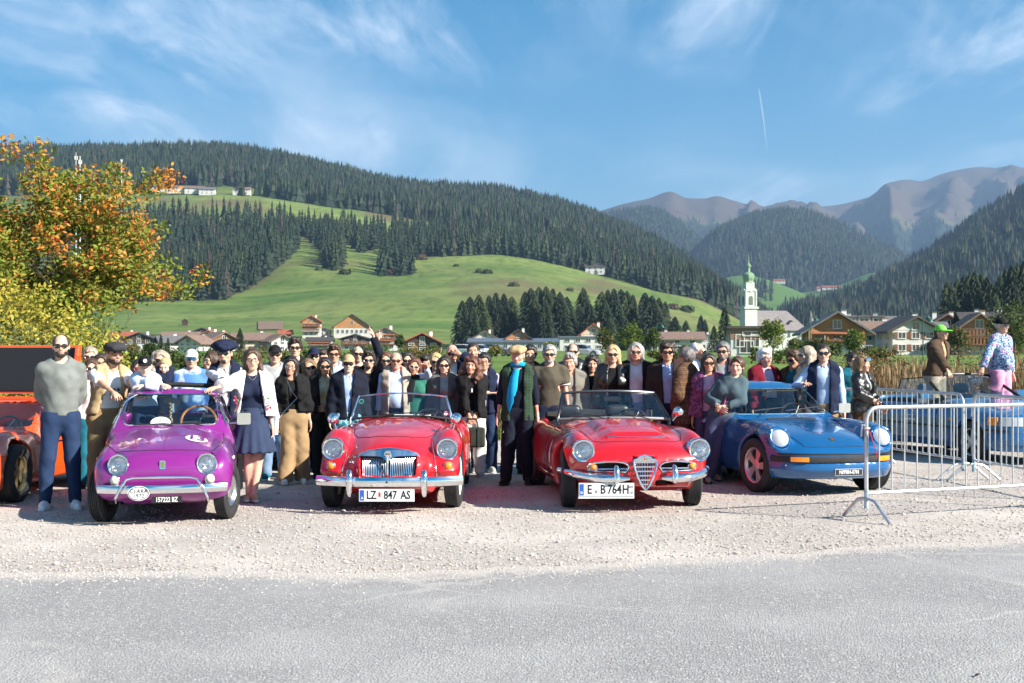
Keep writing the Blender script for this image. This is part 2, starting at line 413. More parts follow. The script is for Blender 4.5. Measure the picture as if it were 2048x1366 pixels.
# forest areas as the picture rows/columns of the ground they stand on
def row_of(U, D): return HOR - (hill_z0(U, D) - CAM_H) * F_PX / D
FOREST = [
 [(120, 606), (445, 600), (500, 577), (560, 532), (590, 502), (606, 470), (560, 460), (450, 452), (300, 452), (120, 455)],
 [(602, 452), (640, 436), (682, 440), (692, 480), (682, 540), (650, 538), (640, 500), (610, 475)],
 [(690, 452), (765, 446), (772, 492), (722, 506), (690, 484)],
 [(752, 552), (826, 552), (820, 512), (768, 516)],
 [(782, 512), (830, 515), (1000, 509), (1080, 521), (1140, 536), (1190, 548), (1250, 562), (1310, 582), (1400, 600), (1470, 632), (1400, 592), (1330, 560), (1250, 532), (1150, 506), (1000, 478), (830, 468), (786, 470)],
 [(-800, 402), (200, 388), (500, 392), (560, 398), (640, 412), (740, 424), (830, 440), (900, 452), (985, 461), (1040, 468), (1110, 480), (1190, 503), (1260, 522), (1300, 548), (1400, 601), (1480, 640), (1560, 690), (1600, 660), (1600, 250), (-800, 250)]]
CLEAR = [[(985, 464), (1100, 482), (1180, 506), (1262, 531), (1240, 541), (1150, 514), (1040, 492), (980, 478)], [(300, 372), (560, 376), (560, 392), (300, 390)], [(640, 398), (660, 398), (660, 410), (640, 410)]]
def forest_mask(U, D):
 p = row_of(U, D); r = np.zeros(U.shape, bool)
 for f in FOREST: r |= inpoly(U, p, f)
 for f in CLEAR: r &= ~inpoly(U, p, f)
 return r
def hill_cover(U, D):
 f = forest_mask(U, D).astype(np.float32); p = row_of(U, D); X = (U - 1024) / F_PX * D
 br = np.clip((fbm(X / 70, D / 110, 21) - .56) * 5, 0, .7) * np.clip((D - 650) / 300, 0, 1)
 near = np.zeros_like(f)
 near[1:-1, 1:-1] = (f[2:, 1:-1] + f[:-2, 1:-1] + f[1:-1, 2:] + f[1:-1, :-2]) / 4
 return np.maximum(f * .9, near * .5), np.clip(br + .35 * near * (1 - f), 0, .8)
sheet('meadow_hill', np.linspace(-900, 1700, 300), np.concatenate([np.linspace(330, 1500, 150), np.linspace(1512, 3400, 60)]), hill_z0, M_HILL, hill_cover)

# ridges further away: crest line given as picture (u, row) at distance d1, foot at d0
class Ridge:
 def __init__(s, name, crest, d1, d0, foot, back, gul, seed, tree_line=None, convex=.9, u0=None, u1=None, gsc=1.):
  s.c = spl([a for a, b in crest], [b for a, b in crest]); s.d1 = d1; s.d0 = d0; s.foot = foot; s.back = back; s.gul = gul; s.seed = seed; s.tl = tree_line; s.cv = convex; s.gsc = gsc
  s.u0 = crest[0][0] if u0 is None else u0; s.u1 = crest[-1][0] if u1 is None else u1; s.name = name
 def crest_z(s, U): return CAM_H + (HOR - s.c(U)) * s.d1 / F_PX
 def z(s, U, D):
  zc = s.crest_z(U); zf = CAM_H + (HOR - s.foot) * s.d0 / F_PX
  t = np.clip((D - s.d0) / (s.d1 - s.d0), 0, 1); X = (U - 1024) / F_PX * s.d1
  pr = t**s.cv
  z = zf + (zc - zf) * pr
  g1 = 1 - np.abs(2 * fbm(X / (520 * s.gsc) + .25 * t, t * .8 + 3, s.seed, 3) - 1); g2 = fbm(X / (150 * s.gsc), D / (190 * s.gsc), s.seed + 7, 4)
  z = z + (g1 - .55) * s.gul * np.sin(np.pi * np.clip(t, 0, 1))**.8 + (g2 - .5) * s.gul * .38 * np.clip(t * (1.0 - t) * 4, 0, 1)
  tb = np.clip((D - s.d1) / (s.back - s.d1), 0, 1)
  return z - tb**1.3 * np.maximum(zc - 20, 0) * .9
 def build(s, nu, nd, m):
  us = np.linspace(s.u0, s.u1, nu); ds = np.concatenate([np.linspace(s.d0, s.d1, nd), np.linspace(s.d1, s.back, 14)[1:]])
  def cov(U, D):
   row = HOR - (s.z(U, D) - CAM_H) * F_PX / D
   if s.tl is None: return np.ones_like(U) * .95, np.zeros_like(U)
   jag = (fbm(U / 26, D / 420, 3) - .5) * 46
   f = np.clip((row - s.tl(U) - jag) / 10 + .5, 0, 1)
   return f * .95, 1 - f
  return sheet(s.name, us, ds, s.z, m, cov)
tlA = spl([1100, 1200, 1290, 1350, 1450, 1560, 1700, 1800], [440, 442, 428, 440, 442, 432, 470, 480])
tlB = spl([1500, 1650, 1750, 1800, 1850, 1950, 2048, 2300], [425, 462, 442, 440, 445, 432, 425, 420])
RA = Ridge('far_mountain', [(950, 470), (1050, 458), (1180, 428), (1250, 407), (1300, 396), (1340, 383), (1375, 396), (1410, 397), (1432, 392), (1470, 402), (1500, 410), (1560, 421), (1640, 440), (1800, 500), (1950, 600)], 6600, 4300, 640, 8200, 260, 3, tlA)
RB = Ridge('far_mountain', [(1450, 470), (1560, 420), (1610, 415), (1680, 409), (1738, 394), (1770, 384), (1800, 373), (1850, 361), (1880, 349), (1920, 339), (1962, 334), (2000, 337), (2048, 344), (2150, 352), (2400, 330)], 7400, 4700, 660, 9000, 460, 8, tlB)
RC = Ridge('forest_mountain', [(1000, 480), (1100, 450), (1200, 438), (1290, 424), (1340, 440), (1400, 488), (1450, 540), (1500, 588), (1560, 640), (1640, 690)], 4700, 3300, 660, 5600, 130, 14)
RD = Ridge('forest_mountain', [(1340, 560), (1400, 505), (1460, 462), (1520, 438), (1585, 429), (1640, 440), (1700, 464), (1760, 492), (1810, 520), (1870, 570), (1960, 650)], 4000, 2950, 655, 5000, 150, 25)
RE = Ridge('forest_slope', [(1560, 688), (1640, 640), (1690, 612), (1740, 588), (1800, 553), (1850, 524), (1900, 490), (1950, 455), (2000, 424), (2048, 396), (2150, 330), (2400, 250)], 2300, 1150, 712, 3000, 60, 33, convex=1.0, gsc=.6)
RM1 = Ridge('valley_meadow', [(1380, 600), (1415, 572), (1450, 556), (1490, 551), (1530, 558), (1570, 572), (1620, 595), (1680, 640)], 2750, 2250, 640, 3100, 22, 41)
RM2 = Ridge('valley_meadow', [(1400, 640), (1480, 606), (1530, 596), (1580, 588), (1640, 580), (1690, 566), (1735, 548), (1765, 545), (1800, 562), (1860, 620)], 2900, 2050, 668, 3300, 26, 47)
for r_ in (RA, RB): r_.build(170, 70, M_MTN)
for r_ in (RC, RD): r_.build(150, 60, M_MTN)
RE.build(150, 80, M_MTN)
for r_ in (RM1, RM2):
 r_.tl = spl([1300, 2000], [900, 901]); r_.build(80, 40, terrain_mat('valley_meadow', (.085, .16, .035), (.14, .19, .055), (.03, .045, .024), (.085, .16, .035)))
# ------------------------------------------------------------------ conifers
def leafmat(name, c1, c2, sc=3., rough=.7, transl=.25):
 if name in MATS: return MATS[name]
 m = mat(name, c1, rough, var=1, vs=sc, col2=c2, spec=.25); nt = m.node_tree; N = nt.nodes; L = nt.links; b = N['Principled BSDF']
 oi = N.new('ShaderNodeObjectInfo'); src = b.inputs['Base Color'].links[0].from_socket
 hv = N.new('ShaderNodeHueSaturation'); mr = N.new('ShaderNodeMapRange'); mr.inputs[3].default_value = .7; mr.inputs[4].default_value = 1.35
 L.new(oi.outputs['Random'], mr.inputs[0]); L.new(mr.outputs[0], hv.inputs['Value']); L.new(src, hv.inputs['Color']); L.new(hv.outputs[0], b.inputs['Base Color'])
 if transl:
  tr = N.new('ShaderNodeBsdfTranslucent'); L.new(hv.outputs[0], tr.inputs[0]); mx = N.new('ShaderNodeMixShader'); mx.inputs[0].default_value = transl
  o = N['Material Output']; L.new(b.outputs[0], mx.inputs[1]); L.new(tr.outputs[0], mx.inputs[2]); L.new(mx.outputs[0], o.inputs[0])
 return m
M_SPR = leafmat('spruce_needles', (.012, .024, .010), (.024, .042, .016), .8, transl=.1)
M_SPR2 = leafmat('larch_needles', (.026, .044, .013), (.05, .068, .02), .8, transl=.15)
M_DEAD = leafmat('dry_needles', (.05, .038, .03), (.075, .058, .045), .8, transl=.1)
M_BARK = mat('bark', (.09, .065, .045), .9, var=.4, vs=6)
def conifer_mesh(name, tiers, seg, seed, m, width=.17, ragged=.35):
 r = random.Random(seed); mb = MB(); mb.cur = 1
 mb.tube([(0, 0, -.02), (0, 0, .5), (0, 0, .97)], [.014, .009, .002], 5)
 mb.cur = 0
 for t in range(tiers):
  f = t / (tiers - 1); z = .07 + .86 * f; rad = width * (1 - f)**.78 * r.uniform(.82, 1.12) + .012
  hgt = (1.35 / tiers) * (1.25 - .5 * f); off = r.uniform(0, 6.28); vs = [(r.uniform(-.006, .006), r.uniform(-.006, .006), min(1.0, z + hgt))]; fs = []
  for k in range(seg):
   a = off + 2 * math.pi * k / seg; q = rad * (r.uniform(1 - ragged * .3, 1.15) if k % 2 == 0 else r.uniform(1 - ragged * 1.5, 1 - ragged * .7))
   vs.append((math.cos(a) * q, math.sin(a) * q, z - r.uniform(.0, .035) - .25 * q))
  vs.append((0, 0, z + .012))
  for k in range(seg): fs += [(0, 1 + k, 1 + (k + 1) % seg), (seg + 1, 1 + (k + 1) % seg, 1 + k)]
  mb.add(vs, fs)
 return mb
def conifer_proto(name, tiers, seg, seed, m, width=.17):
 return conifer_mesh(name, tiers, seg, seed, m, width).mesh(name, [m, M_BARK])
CONES = [conifer_proto('conifer', 7, 9, 1 + i, M_SPR, w) for i, w in enumerate((.13, .155, .18))] + [conifer_proto('conifer', 7, 9, 8, M_SPR2, .17), conifer_proto('conifer', 6, 8, 9, M_DEAD, .12)]
FAR = [conifer_proto('far_conifer', 4, 7, 21 + i, m_, w) for i, (m_, w) in enumerate(((M_SPR, .16), (M_SPR, .19), (M_SPR2, .19), (M_DEAD, .14)))]
def proto_objs(meshes):
 out = []
 for me in meshes:
  o = bpy.data.objects.new('conifer_shape', me); out.append(o)      # not linked: only the source of instances
 return out
CP, FP = proto_objs(CONES), proto_objs(FAR)
def rand_ud(u0, u1, d0, d1, n):
 d = np.sqrt(rng.uniform(d0**2, d1**2, n)); return rng.uniform(u0, u1, n), d
def world(U, D, Z): return np.stack([(U - 1024) / F_PX * D, D, Z], 1)
# near hillside trees: the ones that show largest are things of their own
def crown_tree(name, label, meshes, loc, hgt, wid, rz, group, cat='tree'):
 o = thing(name, label, cat, loc, rz, group)
 c = obj('crown', meshes[0], o); c.scale = (wid, wid, hgt)
 t = obj('trunk', meshes[1], o); t.scale = (wid, wid, hgt)
 return o
def split_conifer(tiers, seg, seed, m, width):
 mb = conifer_mesh('crown', tiers, seg, seed, m, width, .42)
 cr = MB(); tr = MB()
 nt_ = 15   # trunk tube: 3 rings of 5
 tr.add(mb.v[:nt_], [f for f, k in zip(mb.f, mb.mi) if k == 1])
 cr.add(mb.v[nt_:], [tuple(i - nt_ for i in f) for f, k in zip(mb.f, mb.mi) if k == 0])
 return cr.mesh('crown', m), tr.mesh('trunk', M_BARK)
def dense_conifer(seed, m, width, n=1300):
 """many needle sprays along drooping branches: for the trees close enough to show them"""
 r = random.Random(seed); mb = MB()
 for i in range(n):
  f = r.random()**.8; z = .05 + .93 * f; rad = (width * (1 - f**1.5)**.8 * (.75 + .25 * min(1, f * 4)) + .012) * r.uniform(.35, 1.12); a = r.uniform(0, 6.28)
  if math.sin(a * 3 + seed + 9 * f) > .75: rad *= .7
  p = Vector((math.cos(a) * rad, math.sin(a) * rad, z - .3 * rad)); t = Vector((math.cos(a), math.sin(a), -.45)); s = Vector((-math.sin(a), math.cos(a), 0))
  L_ = r.uniform(.025, .055) * (1.2 - .6 * f); w = r.uniform(.010, .022)
  mb.add([p - t * L_ * .6 + s * w, p - t * L_ * .6 - s * w, p + t * L_ + Vector((0, 0, -.012)), p + Vector((0, 0, .016))], [(0, 1, 3), (0, 3, 2), (1, 2, 3)])
 cr = mb.mesh('crown', m)
 tr = MB().tube([(0, 0, -.02), (0, 0, .5), (0, 0, .97)], [.015, .009, .002], 6).mesh('trunk', M_BARK)
 return cr, tr
NEARC = [dense_conifer(40 + i, m_, w) for i, (m_, w) in enumerate(((M_SPR, .20), (M_SPR, .25), (M_SPR2, .27), (M_SPR, .16)))]
MIDC = [split_conifer(9, 11, 50 + i, m_, w) for i, (m_, w) in enumerate(((M_SPR, .15), (M_SPR, .17), (M_SPR2, .18), (M_DEAD, .13)))]
# 1. the clump of tall spruces behind the village
r0 = random.Random(5); k_ = 0; KN = ('narrow dark spruce', 'broad dark spruce', 'paler green larch', 'dry brown spruce')
for u, top, base, D in [(925, 600, 690, 470), (940, 592, 690, 480), (958, 588, 690, 470), (978, 590, 690, 490), (992, 584, 688, 480), (1008, 586, 690, 470), (1024, 592, 690, 490), (946, 612, 694, 450), (968, 606, 694, 455), (1000, 608, 694, 450), (1018, 612, 694, 455),
  (1050, 582, 690, 480), (1062, 575, 690, 470), (1078, 573, 690, 480), (1092, 571, 690, 470), (1106, 576, 690, 485), (1120, 582, 690, 475), (1134, 592, 690, 480), (1070, 596, 694, 450), (1090, 600, 694, 455), (1112, 606, 694, 450), (1140, 610, 694, 455),
  (1167, 574, 690, 520), (1170, 592, 694, 470), (1160, 610, 694, 465), (1180, 606, 694, 465), (1204, 582, 690, 480), (1216, 578, 690, 470), (1228, 576, 690, 480), (1242, 577, 690, 470), (1254, 580, 690, 480), (1266, 588, 690, 475), (1290, 584, 690, 480), (1304, 590, 690, 470), (1318, 594, 690, 480), (1330, 602, 692, 485),
  (1210, 600, 694, 450), (1236, 604, 694, 455), (1260, 608, 694, 450), (1296, 610, 694, 455), (1316, 616, 694, 450), (1350, 632, 694, 470), (1372, 640, 694, 470), (1402, 630, 694, 500), (1410, 638, 694, 505)]:
 D += r0.uniform(-18, 18); zb = float(hill_z0(np.array([float(u)]), np.array([D]))[0]) - .5
 if D < 505: zb = min(zb, 4.0)
 zt = P(u, top, D).z; h = max(zt - zb, 6); m_ = NEARC[k_ % 4]; k_ += 1
 crown_tree('spruce_tree', ('tall dark spruce', 'broad dark spruce', 'paler green larch', 'slender dark spruce')[(k_ - 1) % 4] + ' in the grove between village roofs and green hillside', m_, (P(u, 0, D).x, D, zb), h, h * r0.uniform(.95, 1.25), r0.uniform(0, 6.28), 'spruces in the grove behind the village')
# 2. loose groups on the meadow and the lower edge of the mid-slope forest
def region_trees(polys, d0, d1, u0, u1, n, spacing):
 U, D = rand_ud(u0, u1, d0, d1, n); p = row_of(U, D); ok = np.zeros(n, bool)
 for q in polys: ok |= inpoly(U, p, q)
 U, D = U[ok], D[ok]; X = (U - 1024) / F_PX * D; keep = []; cells = {}
 for i in range(len(U)):
  c = (int(X[i] // spacing), int(D[i] // spacing))
  if any((c[0] + a, c[1] + b) in cells and (X[i] - X[cells[c[0] + a, c[1] + b]])**2 + (D[i] - D[cells[c[0] + a, c[1] + b]])**2 < spacing**2 for a in (-1, 0, 1) for b in (-1, 0, 1)): continue
  cells[c] = i; keep.append(i)
 return U[keep], D[keep]
U, D = region_trees(FOREST[1:4], 700, 1500, 590, 840, 30000, 10.5)
o_ = np.argsort(D)[:95]
for i in o_:
 h = r0.uniform(20, 31); z = float(hill_z0(U[i:i + 1], D[i:i + 1])[0]) - .4
 j_ = r0.choice((0, 0, 1, 1, 2)); crown_tree('spruce_tree', KN[j_] + ' in a loose group on the open hillside meadow', MIDC[j_], ((U[i] - 1024) / F_PX * D[i], D[i], z), h, h * r0.uniform(.85, 1.15), r0.uniform(0, 6.28), 'spruces in loose groups on the meadow')
U, D = region_trees(FOREST[:1], 700, 1500, 120, 620, 60000, 7.5)
o_ = np.argsort(D); near, rest = o_[:140], o_[140:]
for i in near:
 h = r0.uniform(23, 34); z = float(hill_z0(U[i:i + 1], D[i:i + 1])[0]) - .4
 j_ = r0.choice((0, 0, 1, 1, 2, 0, 1, 3)); crown_tree('spruce_tree', KN[j_] + ' along the lower edge of the mid-slope forest above the meadow', MIDC[j_], ((U[i] - 1024) / F_PX * D[i], D[i], z), h, h * r0.uniform(.8, 1.1), r0.uniform(0, 6.28), 'spruces at the edge of the mid-slope forest')
def forest(name, label, U, D, Z, hmin, hmax, protos, probs):
 n = len(U); h = rng.uniform(hmin, hmax, n) * (0.75 + .5 * fbm(U / 18, D / 60, 77)); w = h * rng.uniform(.8, 1.15, n)
 return scatter(name, world(U, D, Z - .5), np.stack([w, w, h], 1), rng.uniform(0, 6.28, n), rng.choice(len(protos), n, p=probs), protos, label)
forest('forest', 'dark spruce forest covering the slope between the two meadows', U[rest], D[rest], hill_z0(U[rest], D[rest]), 22, 33, CP, [.3, .3, .2, .16, .04])
U, D = region_trees(FOREST[4:5], 700, 1800, 770, 1480, 60000, 7.5)
forest('forest', 'band of dark spruces running down across the green hill', U, D, hill_z0(U, D), 20, 28, CP, [.35, .3, .25, .08, .02])
U, D = rand_ud(-300, 1600, 1100, 2250, 30000); ok = np.zeros(len(U), bool); p_ = row_of(U, D); ok |= inpoly(U, p_, FOREST[5])
for c in CLEAR: ok &= ~inpoly(U, p_, c)
U, D = U[ok], D[ok]
forest('forest', 'spruce forest covering the upper hill up to its skyline', U, D, hill_z0(U, D), 18, 30, FP, [.45, .33, .16, .06])
for rd, n, hm, lb in ((RC, 9000, 26, 'blue-green forest on the far valley flank left of the church tower'), (RD, 9000, 26, 'blue-green forest on the rounded mountain behind the church'), (RE, 9000, 27, 'shaded forest on the steep slope above the chalets'), (RA, 4500, 24, 'forest below the brown summits at the head of the valley'), (RB, 6000, 24, 'forest below the bald brown mountain')):
 U, D = rand_ud(rd.u0, min(rd.u1, 2150), rd.d0, rd.d1, n); Z = rd.z(U, D)
 if rd.tl is not None:
  row = HOR - (Z - CAM_H) * F_PX / D; ok = row > rd.tl(U) + (fbm(U / 26, D / 420, 3) - .5) * 46 + rng.uniform(-6, 6, len(U)); U, D, Z = U[ok], D[ok], Z[ok]
 forest('forest', lb, U, D, Z, hm * .8, hm * 1.3, FP, [.43, .37, .1, .10] if rd is RE else [.45, .38, .13, .04])
# tree lines on the valley meadows
us_, ds_ = [], []
for (u0, u1, d, n, rd) in ((1500, 1545, 2500, 40, RM1), (1380, 1640, 2180, 220, RM2), (1600, 1720, 2250, 160, RM2), (1560, 1660, 2330, 50, RM2), (1640, 1700, 2480, 50, RM2)):
 u = rng.uniform(u0, u1, n); us_.append(u); ds_.append(d + rng.uniform(-70, 70, n))
U = np.concatenate(us_); D = np.concatenate(ds_); Z = np.maximum(RM1.z(U, D), RM2.z(U, D))
forest('forest', 'tree lines along the small meadows behind the church', U, D, Z, 16, 26, FP, [.4, .35, .2, .05])
# small bushes on the open meadow
def bush_mesh(seed, m, n=260):
 r = random.Random(seed); mb = MB()
 for i in range(n):
  v = Vector((r.gauss(0, 1), r.gauss(0, 1), abs(r.gauss(0, 1)))).normalized(); v *= r.uniform(.7, 1.0) * (1 + .25 * math.sin(4 * v.x + seed) * math.cos(5 * v.y)); v.z *= .8
  a = Vector((r.gauss(0, 1), r.gauss(0, 1), r.gauss(0, 1))).normalized() * .16; b = v.cross(a).normalized() * .16
  mb.add([v - a, v + b, v + a, v - b], [(0, 1, 2, 3)])
 return mb.mesh('leaves', m)
M_BUSH = leafmat('bush_leaves', (.05, .07, .02), (.10, .11, .035), 4)
M_BUSHR = leafmat('bush_leaves_brown', (.10, .06, .03), (.13, .09, .05), 4)
BUSH = [bush_mesh(3, M_BUSH), bush_mesh(4, M_BUSH), bush_mesh(5, M_BUSHR)]
for (u, row, s, k, lb) in [(843, 519, 5.5, 2, 'reddish round bush on the meadow below the spruce band'), (912, 533, 2.5, 0, 'small dark bush alone on the open green meadow'), (960, 545, 4, 0, 'low dark bush on the meadow in a short row'), (975, 547, 4, 1, 'low dark bush on the meadow in a short row'), (1028, 573, 4, 0, 'round dark bush on the meadow above the spruce grove'), (638, 540, 3, 0, 'small bush on the meadow under the loose spruces'), (690, 548, 5, 1, 'round bush on the meadow beside the loose spruces'), (1140, 582, 3, 1, 'small bush on the meadow above the grove of spruces'), (780, 548, 5, 2, 'pale brownish bush beside the triangular spruce group'), (1345, 618, 5, 2, 'thin brownish tree on the meadow slope'), (1374, 624, 6, 1, 'round green tree on the meadow slope')]:
 # find the distance where the hill shows at this row
 dd = np.linspace(450, 1400, 400); rr = row_of(np.full(400, float(u)), dd); D0 = float(dd[np.argmin(np.abs(rr - row))])
 o = tag(obj('bush', BUSH[k], None, (P(u, 0, D0).x, D0, float(hill_z0(np.array([float(u)]), np.array([D0]))[0])), (0, 0, u), s), lb, 'bush', 'bushes scattered on the hill meadow')
# ------------------------------------------------------------------ village houses
M_WALLW = mat('render_white', (.56, .55, .52), .85, var=.08, vs=1.2, bump=.1, bs=20)
M_WALLC = mat('render_cream', (.62, .52, .38), .85, var=.08, vs=1.2)
M_WALLG = mat('render_grey', (.45, .46, .48), .85, var=.1, vs=1.2)
M_WOODH = mat('chalet_wood', (.22, .10, .045), .75, var=.35, vs=2.5, stretch=(.3, .3, 3.))
M_WOODL = mat('chalet_wood_light', (.42, .20, .075), .7, var=.3, vs=2.5, stretch=(.3, .3, 3.))
M_WOODD = mat('chalet_wood_dark', (.06, .035, .022), .8, var=.35, vs=2.5, stretch=(.3, .3, 3.))
M_TILEB = mat('roof_brown', (.19, .125, .095), .85, var=.25, vs=1.6, bump=.4, bs=9)
M_TILEG = mat('roof_grey', (.13, .125, .125), .75, var=.25, vs=1.6, bump=.4, bs=9)
M_TILED = mat('roof_dark', (.055, .048, .045), .75, var=.25, vs=1.6, bump=.4, bs=9)
M_TILER = mat('roof_red', (.33, .085, .045), .8, var=.25, vs=1.6, bump=.4, bs=9)
M_SOLAR = mat('solar_panel', (.02, .05, .13), .15, coat=.6)
M_PANE = mat('window_pane', (.03, .04, .05), .08, spec=.8)
M_FRAMEW = mat('window_frame', (.7, .69, .66), .5)
M_SHUT = mat('shutter', (.16, .07, .035), .7)
M_FLOWER = mat('balcony_flowers', (.5, .03, .05), .8, var=.8, vs=14, col2=(.06, .16, .03))
M_CHIM = mat('chimney_white', (.75, .73, .7), .8)
WIN = {}
def win_meshes(w, h):
 k = (round(w, 2), round(h, 2))
 if k not in WIN:
  fr = MB(); t = .09
  fr.box((-w / 2, -.03, 0), (t, .12, h)); fr.box((w / 2, -.03, 0), (t, .12, h)); fr.box((0, -.03, h / 2), (w + t, .118, t)); fr.box((0, -.05, -h / 2), (w + t * 1.6, .16, t)); fr.box((0, -.02, 0), (.05, .08, h))
  WIN[k] = (fr.mesh('window', M_FRAMEW), MB().box((0, .0, 0), (w, .05, h)).mesh('pane', M_PANE))
 return WIN[k]
def window(root, x, y, z, w=1.1, h=1.3, rz=0., shut=False):
 a, b = win_meshes(w, h); o = obj('window', a, root, (x, y, z), (0, 0, rz)); obj('pane', b, o)
 if shut:
  for sx in (-1, 1): obj('shutter', MB().box((sx * (w * .78), -.05, 0), (w * .48, .05, h)).mesh('shutter', M_SHUT), o)
 return o
def house(px, D, w, d, hw, hr, label, wall=M_WALLW, roof=M_TILEB, gable='front', upper=None, upper_h=0., rz=0., balcony=0, win=(3, 2), chimneys=1, over=1.0, flowers=False, name='house', z=None, shutters=False, flat=False, solar=False, dormers=0, parts=True, group='houses of the village'):
 """w: frontage, d: depth, hw: eaves height, hr: ridge rise; front faces the camera (-y)"""
 if px < 900 and z is None: D *= 1.42; w *= 1.28; d *= 1.2
 X = (px - 1024) * D / F_PX; zz = float(ground_z(D)) if z is None else z; r = thing(name, label, 'house', (X, D, zz), rz - math.atan2(X, D) * .5, group)
 low = hw - upper_h if upper else hw
 MB().box((0, 0, low / 2 - .5), (w, d, low + 1.0)).build('wall', wall, r)
 if upper: MB().box((0, 0, low + upper_h / 2), (w + .12, d + .12, upper_h)).build('upper_wall', upper, r)
 gm_ = upper or wall
 if flat:
  MB().box((0, 0, hw + .15), (w + over, d + over, .3)).build('roof', roof, r)
 else:
  if gable == 'front': ax = Matrix(((1, 0, 0, 0), (0, 0, -1, 0), (0, 1, 0, 0), (0, 0, 0, 1))); hwid, hlen = w / 2, d / 2
  else: ax = Matrix(((0, 0, 1, 0), (1, 0, 0, 0), (0, 1, 0, 0), (0, 0, 0, 1))); hwid, hlen = d / 2, w / 2
  ax = Matrix.Translation((0, 0, hw)) @ ax
  MB().prism([(-hwid - .05, -.05), (hwid + .05, -.05), (0, hr)], -hlen - .05, hlen + .05, ax).build('gable_wall', gm_, r)
  sl = hr / hwid; ov = over
  for sg in (-1, 1):
   e = hwid + ov; ro = MB().prism([(0, hr + .05), (sg * e, hr - sl * e + .05), (sg * e, hr - sl * e + .33), (0, hr + .35)] if sg > 0 else [(0, hr + .35), (sg * e, hr - sl * e + .33), (sg * e, hr - sl * e + .05), (0, hr + .05)], -hlen - ov, hlen + ov, ax).build('roof_slope', roof, r)
   if solar and sg > 0: MB().prism([(sg * e * .2, hr - sl * e * .2 + .36), (sg * e * .8, hr - sl * e * .8 + .36), (sg * e * .8, hr - sl * e * .8 + .42), (sg * e * .2, hr - sl * e * .2 + .42)], -hlen * .6, hlen * .6, ax).build('solar_panels', M_SOLAR, ro)
  for k in range(dormers):
   t = (k + .5) / dormers - .5; c = Vector((t * w * .7, -d * .27, hw + hr * .55)); dm = MB().box(c, (w * .22, d * .3, 1.7)).build('dormer', gm_, r); MB().box(c + Vector((0, -.1, .95)), (w * .25, d * .36, .25)).build('dormer_roof', roof, dm); window(r, c.x, c.y - d * .15 - .02, c.z + .1, w * .16, 1.0)
 for k in range(chimneys):
  cx = w * (.22 - .4 * k) if gable == 'front' else w * (.25 - .45 * k); zc = hw + (0 if flat else hr * .8) + .45; c = MB().box((cx, d * .08, zc), (.7, .6, 1.3)).build('chimney', M_CHIM, r); MB().box((cx, d * .08, zc + .7), (.9, .8, .14)).build('chimney_cap', roof, c)
 if parts:
  nx, nz = win
  for j in range(nz):
   for i in range(nx):
    x = (i + .5) / nx * w * .9 - w * .45; z_ = (j + .55) * hw / nz; yy = -d / 2 - (.06 if (upper and z_ > low) else 0.) - .03; window(r, x, yy, z_, min(1.3, w / nx * .5), min(1.5, hw / nz * .52), 0, shutters)
  for j in range(nz):
   for i in range(2): window(r, -w / 2 - .08, (i - .5) * d * .45, (j + .55) * hw / nz, 1.0, 1.3, -math.pi / 2); window(r, w / 2 + .08, (i - .5) * d * .45, (j + .55) * hw / nz, 1.0, 1.3, math.pi / 2)
  if gable == 'front' and not flat: window(r, 0, -d / 2 - .1, hw + hr * .35, 1.1, 1.2)
  for j in range(balcony):
   zb = hw * (j + 1.) / (balcony + 1) + .2; b = MB().box((0, -d / 2 - .7, zb), (w * .96, 1.3, .16)).build('balcony', M_WOODH, r); MB().box((0, -d / 2 - 1.3, zb + .95), (w * .96, .12, .12)).build('rail', M_WOODH, b)
   pk = MB()
   for i in range(int(w * 2.2)): pk.box(((i + .5) / int(w * 2.2) * w * .96 - w * .48, -d / 2 - 1.3, zb + .5), (.26, .06, .85))
   tag(pk.build('railing_boards', M_WOODH, b), kind='stuff')
   if flowers: MB().tube([(-w * .46, -d / 2 - 1.45, zb + .95), (-w * .15, -d / 2 - 1.5, zb + 1.0), (w * .15, -d / 2 - 1.45, zb + .93), (w * .46, -d / 2 - 1.5, zb + .97)], .28, 6).build('flower_boxes', M_FLOWER, b)
 return r
def m_at(px, D): return px * D / F_PX          # pixels -> metres at distance D
# left part of the village
house(310, 330, 11.5, 9, 5.6, 0, 'long white building with balconies left in the village under the meadow', M_WALLW, M_TILED, flat=True, win=(6, 2), balcony=1, flowers=True)
house(407, 340, 7.5, 9, 6.4, 1.9, 'dark timber chalet with a wide roof beside the long white building', M_WALLG, M_TILED, upper=M_WOODD, upper_h=3., balcony=1)
house(448, 330, 4.6, 7, 6.2, 0, 'small modern white box house with dark glass below the meadow', M_WALLW, M_TILED, flat=True, win=(2, 2), chimneys=0)
house(282, 290, 7.0, 8, 3.8, 1.7, 'dark low-gabled house at the left edge of the village', M_WALLG, M_TILED, upper=M_WOODD, upper_h=1.6)
house(252, 310, 5.5, 8, 5.0, 1.2, 'house with terracotta roof and flower boxes beside the rowan tree', M_WALLC, M_TILER, gable='side', balcony=1, flowers=True)
house(362, 270, 7.2, 8, 3.4, 1.9, 'house with broad brown roof behind the blonde woman', M_WALLC, M_TILEB, gable='side', chimneys=1)
house(420, 290, 5.6, 7, 4.4, 1.8, 'brown-roofed house with red balcony beneath the timber chalet', M_WALLW, M_TILER, balcony=1, flowers=True)
house(436, 240, 6.2, 7, 2.6, 2.0, 'house with big brown gabled roof and brown timber front', M_WALLW, M_TILEB, upper=M_WOODH, upper_h=1.2, chimneys=1, rz=.5)
house(392, 225, 4.4, 6, 2.0, 1.5, 'small brown-roofed house behind the white-capped man', M_WALLW, M_TILEB, chimneys=0, rz=-.4)
